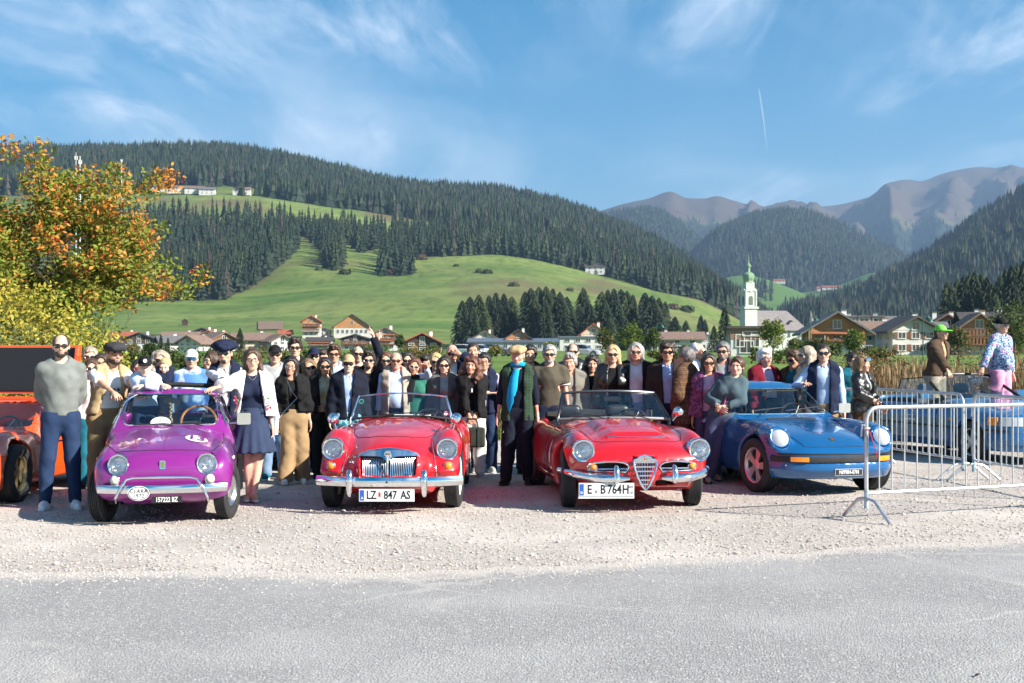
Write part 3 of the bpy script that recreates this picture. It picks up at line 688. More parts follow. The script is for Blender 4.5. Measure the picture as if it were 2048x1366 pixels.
house(340, 235, 4.2, 6, 2.2, 1.3, 'low grey-roofed cottage with a lamp post before it', M_WALLW, M_TILEG, gable='side', chimneys=1, rz=.3)
house(505, 250, 7.5, 8, 3.0, 1.6, 'long brown-roofed house behind the woman in the white jacket', M_WALLC, M_TILEB, gable='side', chimneys=1)
house(556, 245, 4.6, 6, 2.6, 1.5, 'brown-roofed cottage beside the black-capped man', M_WALLW, M_TILEB, rz=.4, chimneys=0)
house(466, 300, 4.0, 6, 3.4, 1.3, 'narrow cream house with reddish roof next to the lone spruce', M_WALLC, M_TILER, chimneys=0)
house(640, 330, 6.4, 7, 3.6, 1.1, 'dark house with red balcony flowers behind the tall man', M_WALLG, M_TILED, gable='side', balcony=1, flowers=True)
house(712, 320, 7.6, 8, 4.2, 1.4, 'timber chalet with flat gable behind the raised hands', M_WALLW, M_TILED, upper=M_WOODD, upper_h=2.2, balcony=1)
house(575, 330, 4, 5, 3.2, 1.2, 'small pale house between chalets at the meadow foot', M_WALLW, M_TILED)
house(772, 250, 4.6, 7, 4.6, 1.5, 'white chalet with flower balconies right of the raised hands', M_WALLW, M_TILEB, balcony=2, flowers=True)
house(846, 215, 6.6, 8, 2.0, 2.0, 'house with wide red-brown gable roof above the heads', M_WOODD, M_TILER, chimneys=1)
# farms on the lower meadow
def hz(px, D): return float(hill_z0(np.array([float(px)]), np.array([float(D)]))[0])
house(624, 560, 7.5, 9, 7.0, 2.2, 'white farmhouse with wooden gable standing alone in the green meadow', M_WALLW, M_TILER, upper=M_WOODL, upper_h=3.0, balcony=2, flowers=True, z=hz(624, 560), group='farms on the meadow')
house(706, 565, 15.5, 14, 4.5, 5.2, 'large farm barn with orange timber gable and dark roof', M_WALLW, M_TILED, upper=M_WOODL, upper_h=.6, win=(7, 1), solar=True, z=hz(706, 565), group='farms on the meadow', chimneys=0)
house(650, 570, 5, 6, 2.8, 1., 'small white shed between farmhouse and barn', M_WALLW, M_TILEG, z=hz(650, 570), win=(2, 1), chimneys=0, group='farms on the meadow')
house(571, 560, 4.4, 5, 1.8, 1.2, 'little red shed beside the ploughed field', M_TILER, M_TILER, gable='side', z=hz(571, 560), win=(1, 1), chimneys=0, name='shed', group='farms on the meadow')
D_ = 690; house(370, D_, 2.8, 3, 2.2, 1.0, 'tiny dark hay hut alone on the green slope', M_WOODD, M_TILED, z=hz(370, D_), win=(1, 1), chimneys=0, over=.3, name='hut', group='farms on the meadow', parts=False)
# middle: before the spruce grove
house(970, 420, 7, 7, 4.2, 2.0, 'small white house with brown hip roof under the spruces', M_WALLW, M_TILEB)
house(1036, 380, 7.0, 8, 3.6, 2.4, 'house with bright timber gable under the spruces', M_WALLW, M_TILED, upper=M_WOODL, upper_h=1.0)
house(1186, 340, 6.5, 8, 4.2, 2.6, 'house with red tiled roof beside the long hall', M_WALLC, M_TILER)
house(1352, 340, 13, 10, 3.0, 1.6, 'low house with brown roof and white chimneys behind the crowd', M_WALLW, M_TILEB, gable='side', chimneys=2)
house(1402, 420, 10, 8, 5, 0, 'white flat-roofed building with window strip under the hill', M_WALLW, M_TILEG, flat=True, win=(6, 2))
hl = house(1070, 380, 38, 16, 2.4, .9, 'long low hall with grey ribbed metal roof and pale walls', M_WALLG, mat('metal_roof', (.20, .22, .27), .4, .5), gable='side', win=(14, 1), chimneys=0, name='hall', over=.6)
rb = MB()
for i in range(60): rb.box((-19 + .644 * i, -4.3, 3.15), (.12, 8.8, .12), (R(6.3), 0, 0))
tag(rb.build('roof_ribs', MATS['metal_roof'], hl), kind='stuff')
house(1165, 340, 12, 10, 3.4, 0, 'white annexe with large windows at the end of the long hall', M_WALLW, MATS['metal_roof'], flat=True, win=(4, 2), name='annexe', chimneys=0)
# right: modern house, chalets
mh = house(1490, 165, 4.1, 7, 3.4, 0, 'modern white house with brown-clad flat-roofed upper floor', M_WALLW, M_TILED, flat=True, upper=mat('cladding_brown', (.24, .14, .10), .6, var=.1), upper_h=1.35, win=(2, 1), chimneys=0)
window(mh, .5, -3.58, 2.75, 2.2, .55); window(mh, -.1, -3.55, 1.1, 1.7, 1.5)
house(1665, 185, 7.6, 10, 3.4, 2.3, 'timber chalet with big gable and dark balcony beside the street lamp', M_WALLW, M_TILEG, upper=M_WOODL, upper_h=1.9, balcony=1, over=1.3, flowers=True)
house(1722, 215, 9.5, 9, 4.2, 1.6, 'long grey-roofed house with dormers and solar panels', M_WALLC, M_TILEG, gable='side', dormers=3, chimneys=2, solar=True)
house(1752, 205, 5.5, 8, 3.2, 1.6, 'brown-roofed house squeezed between the chalets', M_WALLC, M_TILEB, gable='side')
house(1812, 190, 6.6, 9, 3.5, 1.7, 'white chalet with wide eaves and shutters behind the lime cap', M_WALLW, M_TILED, win=(3, 2), shutters=True, over=1.0, chimneys=1, rz=.15)
house(1850, 194, 4.4, 7, 3.0, 1.5, 'white side wing with grey roof attached to the chalet', M_WALLW, M_TILEG, gable='side', win=(4, 1), chimneys=0)
house(1885, 225, 7.0, 9, 4.2, 2.2, 'dark timber house behind the reeds with brown roof', M_WOODH, M_TILEB, chimneys=2)
house(1948, 185, 5.4, 8, 3.6, 1.9, 'house with orange timber gable and balconies behind the floral shirt', M_WALLC, M_TILEB, upper=M_WOODL, upper_h=2.4, balcony=2, chimneys=1)
house(1975, 215, 8, 9, 5.0, 1.5, 'dark-roofed house with tall aerial at the right end of the village', M_WOODD, M_TILED, gable='side', chimneys=2)
house(1640, 240, 6, 7, 4.2, 1.8, 'brown-roofed house beside the church nave', M_WALLC, M_TILEB)
# far hamlets
def far_house(px, row, w, label, d0=700, d1=2000, wall=M_WALLW, roof=M_TILER, ridge=None, hw=6., group='far hamlets on the hills', rise=3.):
 dd = np.linspace(d0, d1, 500)
 z_ = (hill_z0(np.full(500, float(px)), dd) if ridge is None else ridge.z(np.full(500, float(px)), dd)); rr = HOR - (z_ - CAM_H) * F_PX / dd; D0 = float(dd[np.argmin(np.abs(rr - row))]); i = int(np.argmin(np.abs(dd - D0)))
 house(px, D0, w, w * .7, hw, rise, label, wall, roof, gable='side' if w > 14 else 'front', win=(3, 2), chimneys=0, z=float(z_[i]), group=group)
for px_, row_, w_, lb_ in ((240, 381, 20, 'farm with white walls on the upper meadow behind the rowan tree'), (286, 384, 13, 'small reddish farmhouse at the left of the upper meadow hamlet'), (310, 384, 22, 'white inn with grey roof in the upper meadow hamlet'), (345, 386, 12, 'white cottage between the inn and the long terrace on the upper meadow'), (368, 387, 24, 'red-roofed half of the long terrace on the upper meadow'), (390, 388, 22, 'white-balconied half of the long terrace on the upper meadow'), (415, 390, 18, 'dark-roofed house at the right end of the upper hamlet'), (484, 390, 20, 'white house alone at the right of the upper meadow under the forest'), (298, 362, 26, 'roof of a house standing inside the upper forest')):
 far_house(px_, row_, w_, lb_, 1200, 1800, M_WALLW if 'red' not in lb_ else M_WALLC, M_TILEG if 'grey' in lb_ or 'dark' in lb_ else M_TILEB)
far_house(1090, 489, 17, 'white farm with brown roof on the small upper clearing', 1100, 1600); far_house(1134, 491, 14, 'smaller farm right of the clearing farm', 1100, 1600); far_house(1190, 548, 17, 'white chalet at the right end of the big meadow', 800, 1300, roof=M_TILED); far_house(1216, 517, 20, 'long pale farm half hidden by trees on the clearing edge', 1100, 1600, roof=M_TILEG); far_house(1180, 545, 8, 'tiny white shed left of the chalet on the meadow end', 800, 1300); far_house(1439, 615, 8, 'white chapel at the edge of the meadow before the church', 700, 1200, roof=M_TILEG, rise=5)
far_house(1558, 566, 24, 'white farm on the valley meadow right of the church tower', 2300, 2750, ridge=RM1); far_house(1662, 580, 40, 'red-roofed farm on the valley meadow far behind the church', 2200, 2900, roof=M_TILER, ridge=RM2); far_house(1642, 582, 18, 'small white house left of the red-roofed valley farm', 2200, 2900, ridge=RM2); far_house(1516, 598, 16, 'white house on the valley meadow next to the tower', 2100, 2900, ridge=RM2)
# church with green onion dome
CD = 640.; CX = m_at(1497 - 1024, CD); ch = thing('church', 'white church with green onion-domed bell tower and big grey nave roof', 'church', (CX, CD, 2.0), R(14)); s_ = CD / F_PX
M_COP = mat('copper_green', (.19, .30, .17), .55, var=.2, vs=.6); M_STONE = mat('church_white', (.50, .54, .48), .8, var=.06, vs=.5)
def row_z(row): return CAM_H + (HOR - row) * CD / F_PX - 2.0
tw = 26 * s_ * .5
MB().box((0, 0, row_z(618) / 2 - 1), (2 * tw, 2 * tw, row_z(618) + 2)).build('tower_shaft', M_STONE, ch); MB().box((0, 0, row_z(616)), (2 * tw + 1.2, 2 * tw + 1.2, 1.0)).build('cornice', M_STONE, ch)
bz0, bz1 = row_z(615), row_z(581); MB().box((0, 0, (bz0 + bz1) / 2), (2 * tw - .8, 2 * tw - .8, bz1 - bz0)).build('belfry', M_STONE, ch)
for a in range(4):
 M_ = Matrix.Rotation(a * math.pi / 2, 4, 'Z'); zc = (bz0 + bz1) / 2 - .4
 ar = MB(); pl = [(-1.05, -2.6), (1.05, -2.6), (1.05, .8), (.75, 1.5), (0, 1.9), (-.75, 1.5), (-1.05, .8)]; Mm = M_ @ Matrix.Translation((0, -tw + .35, zc)) @ Matrix(((1, 0, 0, 0), (0, 0, -1, 0), (0, 1, 0, 0), (0, 0, 0, 1)))
 ar.prism(pl, -.02, .12, Mm).build('belfry_opening', mat('belfry_dark', (.12, .13, .10), .8), ch)
 for sx in (-1, 1): MB().box(M_ @ Vector((sx * (tw - .55), -tw + .28, (bz0 + bz1) / 2)), (.6, .5, bz1 - bz0) if a % 2 == 0 else (.5, .6, bz1 - bz0)).build('pilaster', M_STONE, ch)
 MB().prism([(-tw, 0), (tw, 0), (tw * .55, 1.1), (0, 2.0), (-tw * .55, 1.1)], -.2, .3, M_ @ Matrix.Translation((0, -tw + .3, bz1 - .5)) @ Matrix(((1, 0, 0, 0), (0, 0, -1, 0), (0, 1, 0, 0), (0, 0, 0, 1)))).build('tower_pediment', M_STONE, ch)
 MB().lathe([(.001, .05), (.75, .05), (.75, 0)], 20, M_ @ Matrix.Translation((0, -tw + .02, bz1 - .1)) @ Matrix.Rotation(R(90), 4, 'X')).build('clock_face', mat('clock_white', (.7, .7, .68), .5), ch)
MB().box((0, 0, (row_z(582) + row_z(565)) / 2), (2 * tw - 2.0, 2 * tw - 2.0, row_z(565) - row_z(582))).build('upper_stage', M_STONE, ch)
q = lambda r: r * s_
MB().lathe([(q(9.2), row_z(567)), (q(10.2), row_z(565)), (q(9.4), row_z(562)), (q(10.8), row_z(558)), (q(12), row_z(553)), (q(11.2), row_z(549)), (q(7.5), row_z(546)), (q(3.8), row_z(544)), (q(3.2), row_z(541)), (q(3.1), row_z(535)), (q(4.6), row_z(534)), (q(4.9), row_z(531)), (q(3.2), row_z(528.5)), (q(1.3), row_z(526)), (q(.8), row_z(520)), (q(.35), row_z(512)), (.02, row_z(511))], 8, Matrix.Rotation(R(22.5), 4, 'Z')).build('onion_dome', M_COP, ch, True, sharp=30)
MB().lathe([(.01, row_z(509.5)), (q(.9), row_z(511)), (.01, row_z(512.5))], 10).build('finial', M_GOLD if 'M_GOLD' in globals() else M_COP, ch)
# nave beside the tower
n0, n1 = m_at(1512 - 1497, CD), m_at(1612 - 1497, CD); nd = 20.
MB().box(((n0 + n1) / 2 + 1, 6, row_z(660) / 2 - 1), (n1 - n0 - 3, nd, row_z(660) + 2)).build('nave_wall', M_STONE, ch)
zr, ze = row_z(620), row_z(661)
MB().add([(n0 - 2, -5.5, ze), (n1 + 1.5, -5.5, ze), (n1 - 5, 6, zr), (n0 - 1, 6, zr), (n1 + 1.5, 17.5, ze), (n0 - 2, 17.5, ze)], [(0, 1, 2, 3), (1, 4, 2), (4, 5, 3, 2), (5, 0, 3)]).build('nave_roof', mat('nave_shingle', (.21, .185, .18), .8, var=.2, vs=.9, bump=.3, bs=3), ch)
for t in (.2, .5, .72): 
 c = Vector((n0 + (n1 - n0) * t, -1.6, ze + (zr - ze) * .42)); MB().prism([(-.8, 0), (.8, 0), (0, .9)], -.6, 2.2, Matrix.Translation(c) @ Matrix(((1, 0, 0, 0), (0, 0, -1, 0), (0, 1, 0, 0), (0, 0, 0, 1)))).build('roof_dormer', M_TILED, ch)
for t in (.15, .4, .65, .88): window(ch, n0 + (n1 - n0) * t, -4.1, row_z(668), 1.6, 3.4)
st = thing('chapel_tower', 'small white chapel turret with pointed grey roof beside the nave', 'tower', (m_at(1621 - 1024, 560), 560, 2), .3); MB().box((0, 0, 5.5), (2.4, 2.4, 13)).build('turret_wall', mat('turret_pink', (.55, .46, .42), .8), st); MB().lathe([(1.9, 12), (.9, 14.6), (.01, 17.5)], 8).build('turret_roof', M_TILEG, st); window(st, 0, -1.22, 10.4, .6, 1.0)
# street lamps with swan necks, masts, field patch, white pole
for px_, D_, lb_, hh in ((1621, 150, 'green street lamp with curved neck before the timber chalet', 4.2), (1846, 120, 'green street lamp with curved neck behind the lime cap', 3.6), (1313, 150, 'thin green street lamp beside the trees behind the crowd', 3.4)):
 z_ = float(ground_z(D_)); X = m_at(px_ - 1024, D_); L_ = thing('street_lamp', lb_, 'lamp', (X, D_, z_), 0, 'street lamps of the village'); mg = mat('lamp_green', (.03, .11, .08), .4, .3)
 MB().tube([(0, 0, 0), (0, 0, hh), (.08, 0, hh + .35), (.35, 0, hh + .5), (.62, 0, hh + .35), (.66, 0, hh + .2)], [.07, .05, .04, .035, .035, .03], 8).build('post', mg, L_, True); MB().lathe([(.001, .26), (.10, .24), (.24, .06), (.26, 0), (.001, .02)], 16, Matrix.Translation((.66, 0, hh))).build('lamp_shade', mg, L_, True)
for px_, D_, top_, r_, lb_ in ((152, 900, 304, .30, 'thin white radio mast standing above the rowan tree'), (160, 860, 312, .5, 'thick white telecom mast beside the thinner one'), (243, 1500, 318, .5, 'pale lattice mast rising from the upper forest')):
 zt = P(px_, top_, D_).z; zb = hz(px_, D_); m_ = thing('radio_mast', lb_, 'mast', (m_at(px_ - 1024, D_), D_, zb)); MB().tube([(0, 0, -1), (0, 0, (zt - zb) * .7), (0, 0, zt - zb)], [r_ * 1.3, r_, r_ * .5], 8).build('pole', M_WHITE if 'M_WHITE' in globals() else M_CHIM, m_, True)
 for k in range(3): MB().box((.9 * math.cos(k * 2.1), .9 * math.sin(k * 2.1), (zt - zb) * .96), (.5, .5, 2.6)).build('antenna', M_CHIM, m_)
# ploughed strip on the meadow
pu, pd = np.meshgrid(np.linspace(516, 566, 12), np.linspace(625, 700, 12), indexing='ij'); i_ = np.arange(144).reshape(12, 12)
v_ = np.stack([(pu - 1024) / F_PX * pd, pd, hill_z0(pu, pd) + .5], -1).reshape(-1, 3); tag(obj('ploughed_field', mesh_np('ploughed_field', v_, np.stack([i_[:-1, :-1], i_[1:, :-1], i_[1:, 1:], i_[:-1, 1:]], -1).reshape(-1, 4), mat('soil', (.20, .13, .085), .95, var=.25, vs=.4))), kind='structure')
# ------------------------------------------------------------------ car park gravel and road
def speck_mat(name, c1, c2, c3, sc, rough, bump, crack=None, dust=None):
 m = bpy.data.materials.new(name); m.use_nodes = True; nt = m.node_tree; N = nt.nodes; L = nt.links; b = N['Principled BSDF']; b.inputs['Roughness'].default_value = rough; b.inputs['Specular IOR Level'].default_value = .2
 tc = N.new('ShaderNodeTexCoord'); v = N.new('ShaderNodeTexVoronoi'); v.inputs['Scale'].default_value = sc; L.new(tc.outputs['Object'], v.inputs['Vector'])
 sp = N.new('ShaderNodeSeparateColor'); L.new(v.outputs['Color'], sp.inputs[0])
 def rng_(f, a, bb):
  r = N.new('ShaderNodeMapRange'); L.new(f, r.inputs[0]); r.inputs[1].default_value = a; r.inputs[2].default_value = bb; return r.outputs[0]
 def mix(f, a, bb):
  x = N.new('ShaderNodeMix'); x.data_type = 'RGBA'; L.new(f, x.inputs['Factor'])
  for s_, c in (('A', a), ('B', bb)):
   if isinstance(c, tuple): x.inputs[s_].default_value = (*c, 1)
   else: L.new(c, x.inputs[s_])
  return x.outputs['Result']
 def noise(s_, d=4, rough_=.55):
  n = N.new('ShaderNodeTexNoise'); n.inputs['Scale'].default_value = s_; n.inputs['Detail'].default_value = d; n.inputs['Roughness'].default_value = rough_; L.new(tc.outputs['Object'], n.inputs['Vector']); return n.outputs['Fac']
 col = mix(sp.outputs[0], c1, c2); col = mix(rng_(sp.outputs[1], .86, .9), col, c3)
 col = mix(rng_(noise(.55, 5), .45, .72), col, tuple(min(1, c * 1.18) for c in c1)); f2 = rng_(noise(1.7, 6), .50, .75)
 mu = N.new('ShaderNodeMath'); mu.operation = 'MULTIPLY'; mu.inputs[1].default_value = .35; L.new(f2, mu.inputs[0]); col = mix(mu.outputs[0], col, c2)
 if crack:
  wv = N.new('ShaderNodeTexNoise'); wv.inputs['Scale'].default_value = 2.2; wv.inputs['Detail'].default_value = 5; L.new(tc.outputs['Object'], wv.inputs['Vector']); ad = N.new('ShaderNodeVectorMath'); ad.operation = 'MULTIPLY_ADD'; ad.inputs[1].default_value = (.55, .55, 0); L.new(wv.outputs['Color'], ad.inputs[0]); L.new(tc.outputs['Object'], ad.inputs[2])
  cv = N.new('ShaderNodeTexVoronoi'); cv.feature = 'DISTANCE_TO_EDGE'; cv.inputs['Scale'].default_value = .33; L.new(ad.outputs[0], cv.inputs['Vector']); f = rng_(cv.outputs['Distance'], .013, .004); ms = N.new('ShaderNodeMath'); ms.operation = 'MULTIPLY'; L.new(f, ms.inputs[0]); L.new(rng_(noise(.4, 3), .45, .6), ms.inputs[1]); ms2 = N.new('ShaderNodeMath'); ms2.operation = 'MULTIPLY'; ms2.inputs[1].default_value = .75; L.new(ms.outputs[0], ms2.inputs[0]); col = mix(ms2.outputs[0], col, crack)
 if dust:
  at = N.new('ShaderNodeAttribute'); at.attribute_name = 'edge'; nz = noise(5.5, 7, .7); sm = N.new('ShaderNodeMath'); sm.operation = 'MULTIPLY_ADD'; L.new(nz, sm.inputs[0]); sm.inputs[1].default_value = 1.6; L.new(at.outputs['Fac'], sm.inputs[2]); col = mix(rng_(sm.outputs[0], 1.05, 1.55), col, dust)
 L.new(col, b.inputs['Base Color'])
 bp = N.new('ShaderNodeBump'); bp.inputs['Strength'].default_value = bump; bp.inputs['Distance'].default_value = .012; L.new(v.outputs['Distance'], bp.inputs['Height']); bp2 = N.new('ShaderNodeBump'); bp2.inputs['Strength'].default_value = bump * .7; bp2.inputs['Distance'].default_value = .03; L.new(noise(14, 6, .7), bp2.inputs['Height']); L.new(bp.outputs[0], bp2.inputs['Normal']); L.new(bp2.outputs[0], b.inputs['Normal'])
 return m
M_GRAV = speck_mat('gravel', (.50, .455, .415), (.365, .33, .30), (.20, .18, .168), 62., .95, .6)
M_ROAD = speck_mat('asphalt', (.315, .31, .305), (.235, .23, .23), (.43, .42, .41), 75., .9, .55, crack=(.42, .40, .38), dust=(.47, .43, .395))
gx_ = np.linspace(-26, 26, 40); gy_ = np.linspace(-4, 24.5, 26); gX, gY = np.meshgrid(gx_, gy_, indexing='ij'); i_ = np.arange(gX.size).reshape(gX.shape)
gY2 = gY + np.where(gY > 24, (fbm(gX / 3, gX * 0, 5) - .5) * 3, 0)
tag(obj('gravel_lot', mesh_np('gravel_lot', np.stack([gX, gY2, np.zeros_like(gX)], -1).reshape(-1, 3), np.stack([i_[:-1, :-1], i_[1:, :-1], i_[1:, 1:], i_[:-1, 1:]], -1).reshape(-1, 4), M_GRAV)), kind='structure')
edge = spl([-30, -12, -3.8, -1.6, -.1, 1.9, 4.5, 8, 14, 30], [10.4, 9.95, 9.67, 9.66, 9.88, 10.5, 11.45, 12.9, 15.3, 21])
rx = np.linspace(-26, 26, 260); tv = np.concatenate([np.linspace(0, 1.2, 14), np.linspace(1.5, 14, 14)])
RX, RT = np.meshgrid(rx, tv, indexing='ij'); e_ = edge(RX) + (fbm(RX * 1.7, RX * 0 + 3, 8) - .5) * .30 + (fbm(RX * 7, RX * 0 + 9, 4) - .5) * .10; RY = e_ - RT; i_ = np.arange(RX.size).reshape(RX.shape)
me_ = mesh_np('road', np.stack([RX, RY, np.full_like(RX, .004)], -1).reshape(-1, 3), np.stack([i_[:-1, :-1], i_[:-1, 1:], i_[1:, 1:], i_[1:, :-1]], -1).reshape(-1, 4)[:, ::-1], M_ROAD)
a_ = me_.attributes.new('edge', 'FLOAT', 'POINT'); a_.data.foreach_set('value', np.clip(1 - RT / .55, 0, 1).astype(np.float32).ravel()); tag(obj('road', me_), kind='structure')
# loose stones on gravel and along the road edge
def stone(seed, m):
 r = random.Random(seed); bm = bmesh.new(); bmesh.ops.create_icosphere(bm, subdivisions=1, radius=1.)
 for v in bm.verts: v.co *= r.uniform(.7, 1.15); v.co.z *= .6
 me = bpy.data.meshes.new('stone'); bm.to_mesh(me); bm.free(); me.materials.append(m); return bpy.data.objects.new('stone_shape', me)
ST = [stone(i, mat('pebble_%d' % i, c, .9, var=.2, vs=3.)) for i, c in enumerate(((.54, .49, .44), (.42, .37, .33), (.50, .45, .41), (.30, .26, .24)))]
n_ = 11000; sx_ = rng.uniform(-9, 9, n_); sy_ = rng.uniform(0, 1, n_)**1.3 * 5.5; y_ = edge(sx_) + sy_; sz_ = rng.uniform(.006, .014, n_) * (1 + (rng.random(n_) > .97) * .9)
n2 = 2600; sx2 = rng.uniform(-6, 7, n2); y2 = edge(sx2) - np.abs(rng.normal(0, .35, n2)); sz2 = rng.uniform(.005, .011, n2)
pts = np.stack([np.r_[sx_, sx2], np.r_[y_, y2], np.r_[sz_, sz2] * .3 + .002], 1); sz = np.r_[sz_, sz2]
scatter('loose_stones', pts, np.stack([sz, sz * rng.uniform(.7, 1.3, len(sz)), sz], 1), rng.uniform(0, 6.28, len(sz)), rng.choice(4, len(sz), p=[.36, .27, .27, .10]), ST, 'pale loose stones strewn over the gravel lot')
# ------------------------------------------------------------------ nearby plants
def leaf_quads(mb, c, rad, n, size, r, asp=2.2, up=.35, squash=1.):
 for _ in range(n):
  v = Vector((r.gauss(0, 1), r.gauss(0, 1), r.gauss(0, 1) * squash)); v = v.normalized() * rad * r.random()**.45; p = c + v
  d = Vector((r.gauss(0, 1), r.gauss(0, 1), r.gauss(0, .6) + up)).normalized(); s = d.cross(Vector((r.gauss(0, 1), r.gauss(0, 1), r.gauss(0, 1)))).normalized(); L_ = size * r.uniform(.7, 1.3); w = L_ / asp
  mb.add([p, p + d * L_ * .5 + s * w * .5, p + d * L_, p + d * L_ * .5 - s * w * .5], [(0, 1, 2, 3)])
LG = leafmat('leaf_green', (.10, .15, .018), (.20, .23, .03), 3.); LY = leafmat('leaf_yellow', (.30, .27, .035), (.46, .38, .06), 3.); LO = leafmat('leaf_orange', (.42, .14, .025), (.52, .25, .05), 3.); LD = leafmat('leaf_dark', (.03, .05, .012), (.065, .085, .022), 3.); LM = leafmat('leaf_mid', (.055, .095, .02), (.11, .15, .035), 3.); LYG = leafmat('leaf_yellow_green', (.16, .19, .03), (.28, .27, .05), 3.); LB = leafmat('leaf_bronze', (.12, .10, .035), (.20, .15, .05), 3.)
# rowan on the left, orange-tipped
r1 = random.Random(21); rt = thing('rowan_tree', 'rowan tree with green leaves turning orange behind the orange car', 'tree', (m_at(130 - 1024, 24.), 24., 0)); br = MB(); tips = []
def limb(p, d, L_, rad, depth):
 q = p; pts_ = [p]; rr_ = [rad]
 for k in range(4): d = (d + Vector((r1.gauss(0, .13), r1.gauss(0, .13), r1.gauss(.04, .08)))).normalized(); q = q + d * (L_ / 4); pts_.append(q); rr_.append(rad * (1 - .17 * (k + 1)))
 br.tube(pts_, rr_, 6)
 if depth == 0: tips.append(q); return
 for k in range(r1.choice((2, 3, 3))):
  nd = (d + Vector((r1.gauss(0, .55), r1.gauss(0, .55), r1.gauss(.32, .38)))).normalized(); limb(pts_[r1.choice((2, 3, 4))], nd, L_ * r1.uniform(.62, .85), rr_[-1] * .75, depth - 1)
for k in range(8): a = k / 8 * 6.28; limb(Vector((.14 * math.cos(a), .14 * math.sin(a), -.1)), Vector((.36 * math.cos(a), .36 * math.sin(a), 1)).normalized(), r1.uniform(1.5, 2.0), .055, 3)
br.build('trunk', mat('rowan_bark', (.10, .075, .055), .8, var=.3, vs=8), rt, True)
cg, cy, co = MB(), MB(), MB()
for t in tips: 
 if t.z > 1.0 or True: pass
zmax = max(t.z for t in tips); extra_t = []
for t in tips:
 n = r1.choice((2, 2, 3))
 for _ in range(n): extra_t.append(t + Vector((r1.gauss(0, .22), r1.gauss(0, .22), r1.gauss(0, .16))))
for t in extra_t:
 f = t.z / zmax; out = math.hypot(t.x, t.y); po = min(.62, max(.05, (f - .42) * 1.2 + .08 * out)); 
 for _ in range(3):
  mb = co if r1.random() < po * .52 else cy if r1.random() < .36 else cg; leaf_quads(mb, t, .27, 34, .098, r1, 2.2, .15)
cg.build('leaves_green', LG, rt); cy.build('leaves_yellow', LYG, rt); co.build('leaves_orange', LO, rt)
ber = MB()
for t in r1.sample(extra_t, min(160, len(extra_t))):
 c = t + Vector((r1.gauss(0, .12), r1.gauss(0, .12), r1.gauss(0, .1)))
 for _ in range(5): b_ = c + Vector((r1.gauss(0, .02), r1.gauss(0, .02), r1.gauss(0, .015))); ber.add([b_ + Vector(v) * .013 for v in ((1, 0, 0), (-1, 0, 0), (0, 1, 0), (0, -1, 0), (0, 0, 1), (0, 0, -1))], [(0, 2, 4), (2, 1, 4), (1, 3, 4), (3, 0, 4), (2, 0, 5), (1, 2, 5), (3, 1, 5), (0, 3, 5)])
tag(ber.build('berries', mat('berries', (.55, .06, .015), .4), rt), kind='stuff')
rt.scale = (1.0, 1.0, 5.0 / zmax)
def shrub(name, label, px_, D_, w, h, mats_, seed, n=60, leaf=.07, per=40, stems=7, cat='shrub', group=None, z=None, depth=None, low=.1):
 r = random.Random(seed); z = float(ground_z(D_)) if z is None else z; s_ = thing(name, label, cat, (m_at(px_ - 1024, D_), D_, z), 0, group); mbs = [MB() for _ in mats_]; tr = MB(); dp = (depth or w) / 2
 for k in range(n):
  v = Vector((r.gauss(0, 1), r.gauss(0, 1), r.gauss(0, 1))).normalized() * r.uniform(.55, 1.0); c = Vector((v.x * w / 2 * .86, v.y * dp * .86, h * (low + (1 - low) * .5) + v.z * h * (1 - low) * .46)); leaf_quads(mbs[r.randrange(len(mats_))], c, min(w, h) * .17, per, leaf, r, 2.)
 for k in range(stems): a = r.uniform(0, 6.28); e = Vector((math.cos(a) * w * .3 * r.random(), math.sin(a) * dp * .6 * r.random(), h * .75)); tr.tube([(e.x * .2, e.y * .2, -.1), e * .5 + Vector((0, 0, .02)), e], [.02 * h / 2, .014 * h / 2, .004], 5)
 tr.build('stems', M_BARK, s_, True)
 for mb, m_ in zip(mbs, mats_): mb.build('leaves', m_, s_)
 return s_
shrub('shrub', 'dense yellow-green shrub behind the orange car at the left edge', 55, 19.0, 2.3, 2.75, [LY, LYG, LY], 5, 95, .075, 70, depth=1.4)
shrub('shrub', 'yellowing bush under the rowan tree behind the sunglasses women', 175, 20.0, 1.7, 2.2, [LY, LYG, LG], 6, 60, .075, 55, depth=1.2)
def dec_tree(label, px_, D_, top_row, wpx, mats_, seed, trunk=M_BARK, n=70, low=.22, name='deciduous_tree', squash=1.):
 z = float(ground_z(D_)); h = P(px_, top_row, D_).z - z; w = m_at(wpx, D_); r = random.Random(seed); t = thing(name, label, 'tree', (m_at(px_ - 1024, D_), D_, z), 0, 'broadleaf trees of the village'); mbs = [MB() for _ in mats_]; tr = MB(); ls = max(.22, .028 * h + D_ * .0007)
 tr.tube([(0, 0, -.3), (.05 * w, 0, h * .35), (0, 0, h * .8)], [.035 * h, .024 * h, .008 * h], 7)
 for k in range(6): a = k * 1.1 + r.random(); e = Vector((math.cos(a) * w * .3, math.sin(a) * w * .3, h * r.uniform(.55, .8))); tr.tube([(0, 0, h * r.uniform(.25, .4)), e * .6 + Vector((0, 0, h * .15)), e], [.015 * h, .009 * h, .003 * h], 5)
 for k in range(n):
  v = Vector((r.gauss(0, 1), r.gauss(0, 1), r.gauss(0, 1))).normalized() * r.uniform(.45, 1.0); taper = 1 - .28 * max(0, v.z) ; c = Vector((v.x * w / 2 * .85 * taper, v.y * w / 2 * .85 * taper, h * (low + (1 - low) / 2) + v.z * h * (1 - low) * .44)); leaf_quads(mbs[r.randrange(len(mats_))], c, min(w, h) * .16, 26, ls, r, 1.7)
 tr.build('trunk', trunk, t, True); cr = None
 for mb, m_ in zip(mbs, mats_): mb.build('crown', m_, t)
 return t
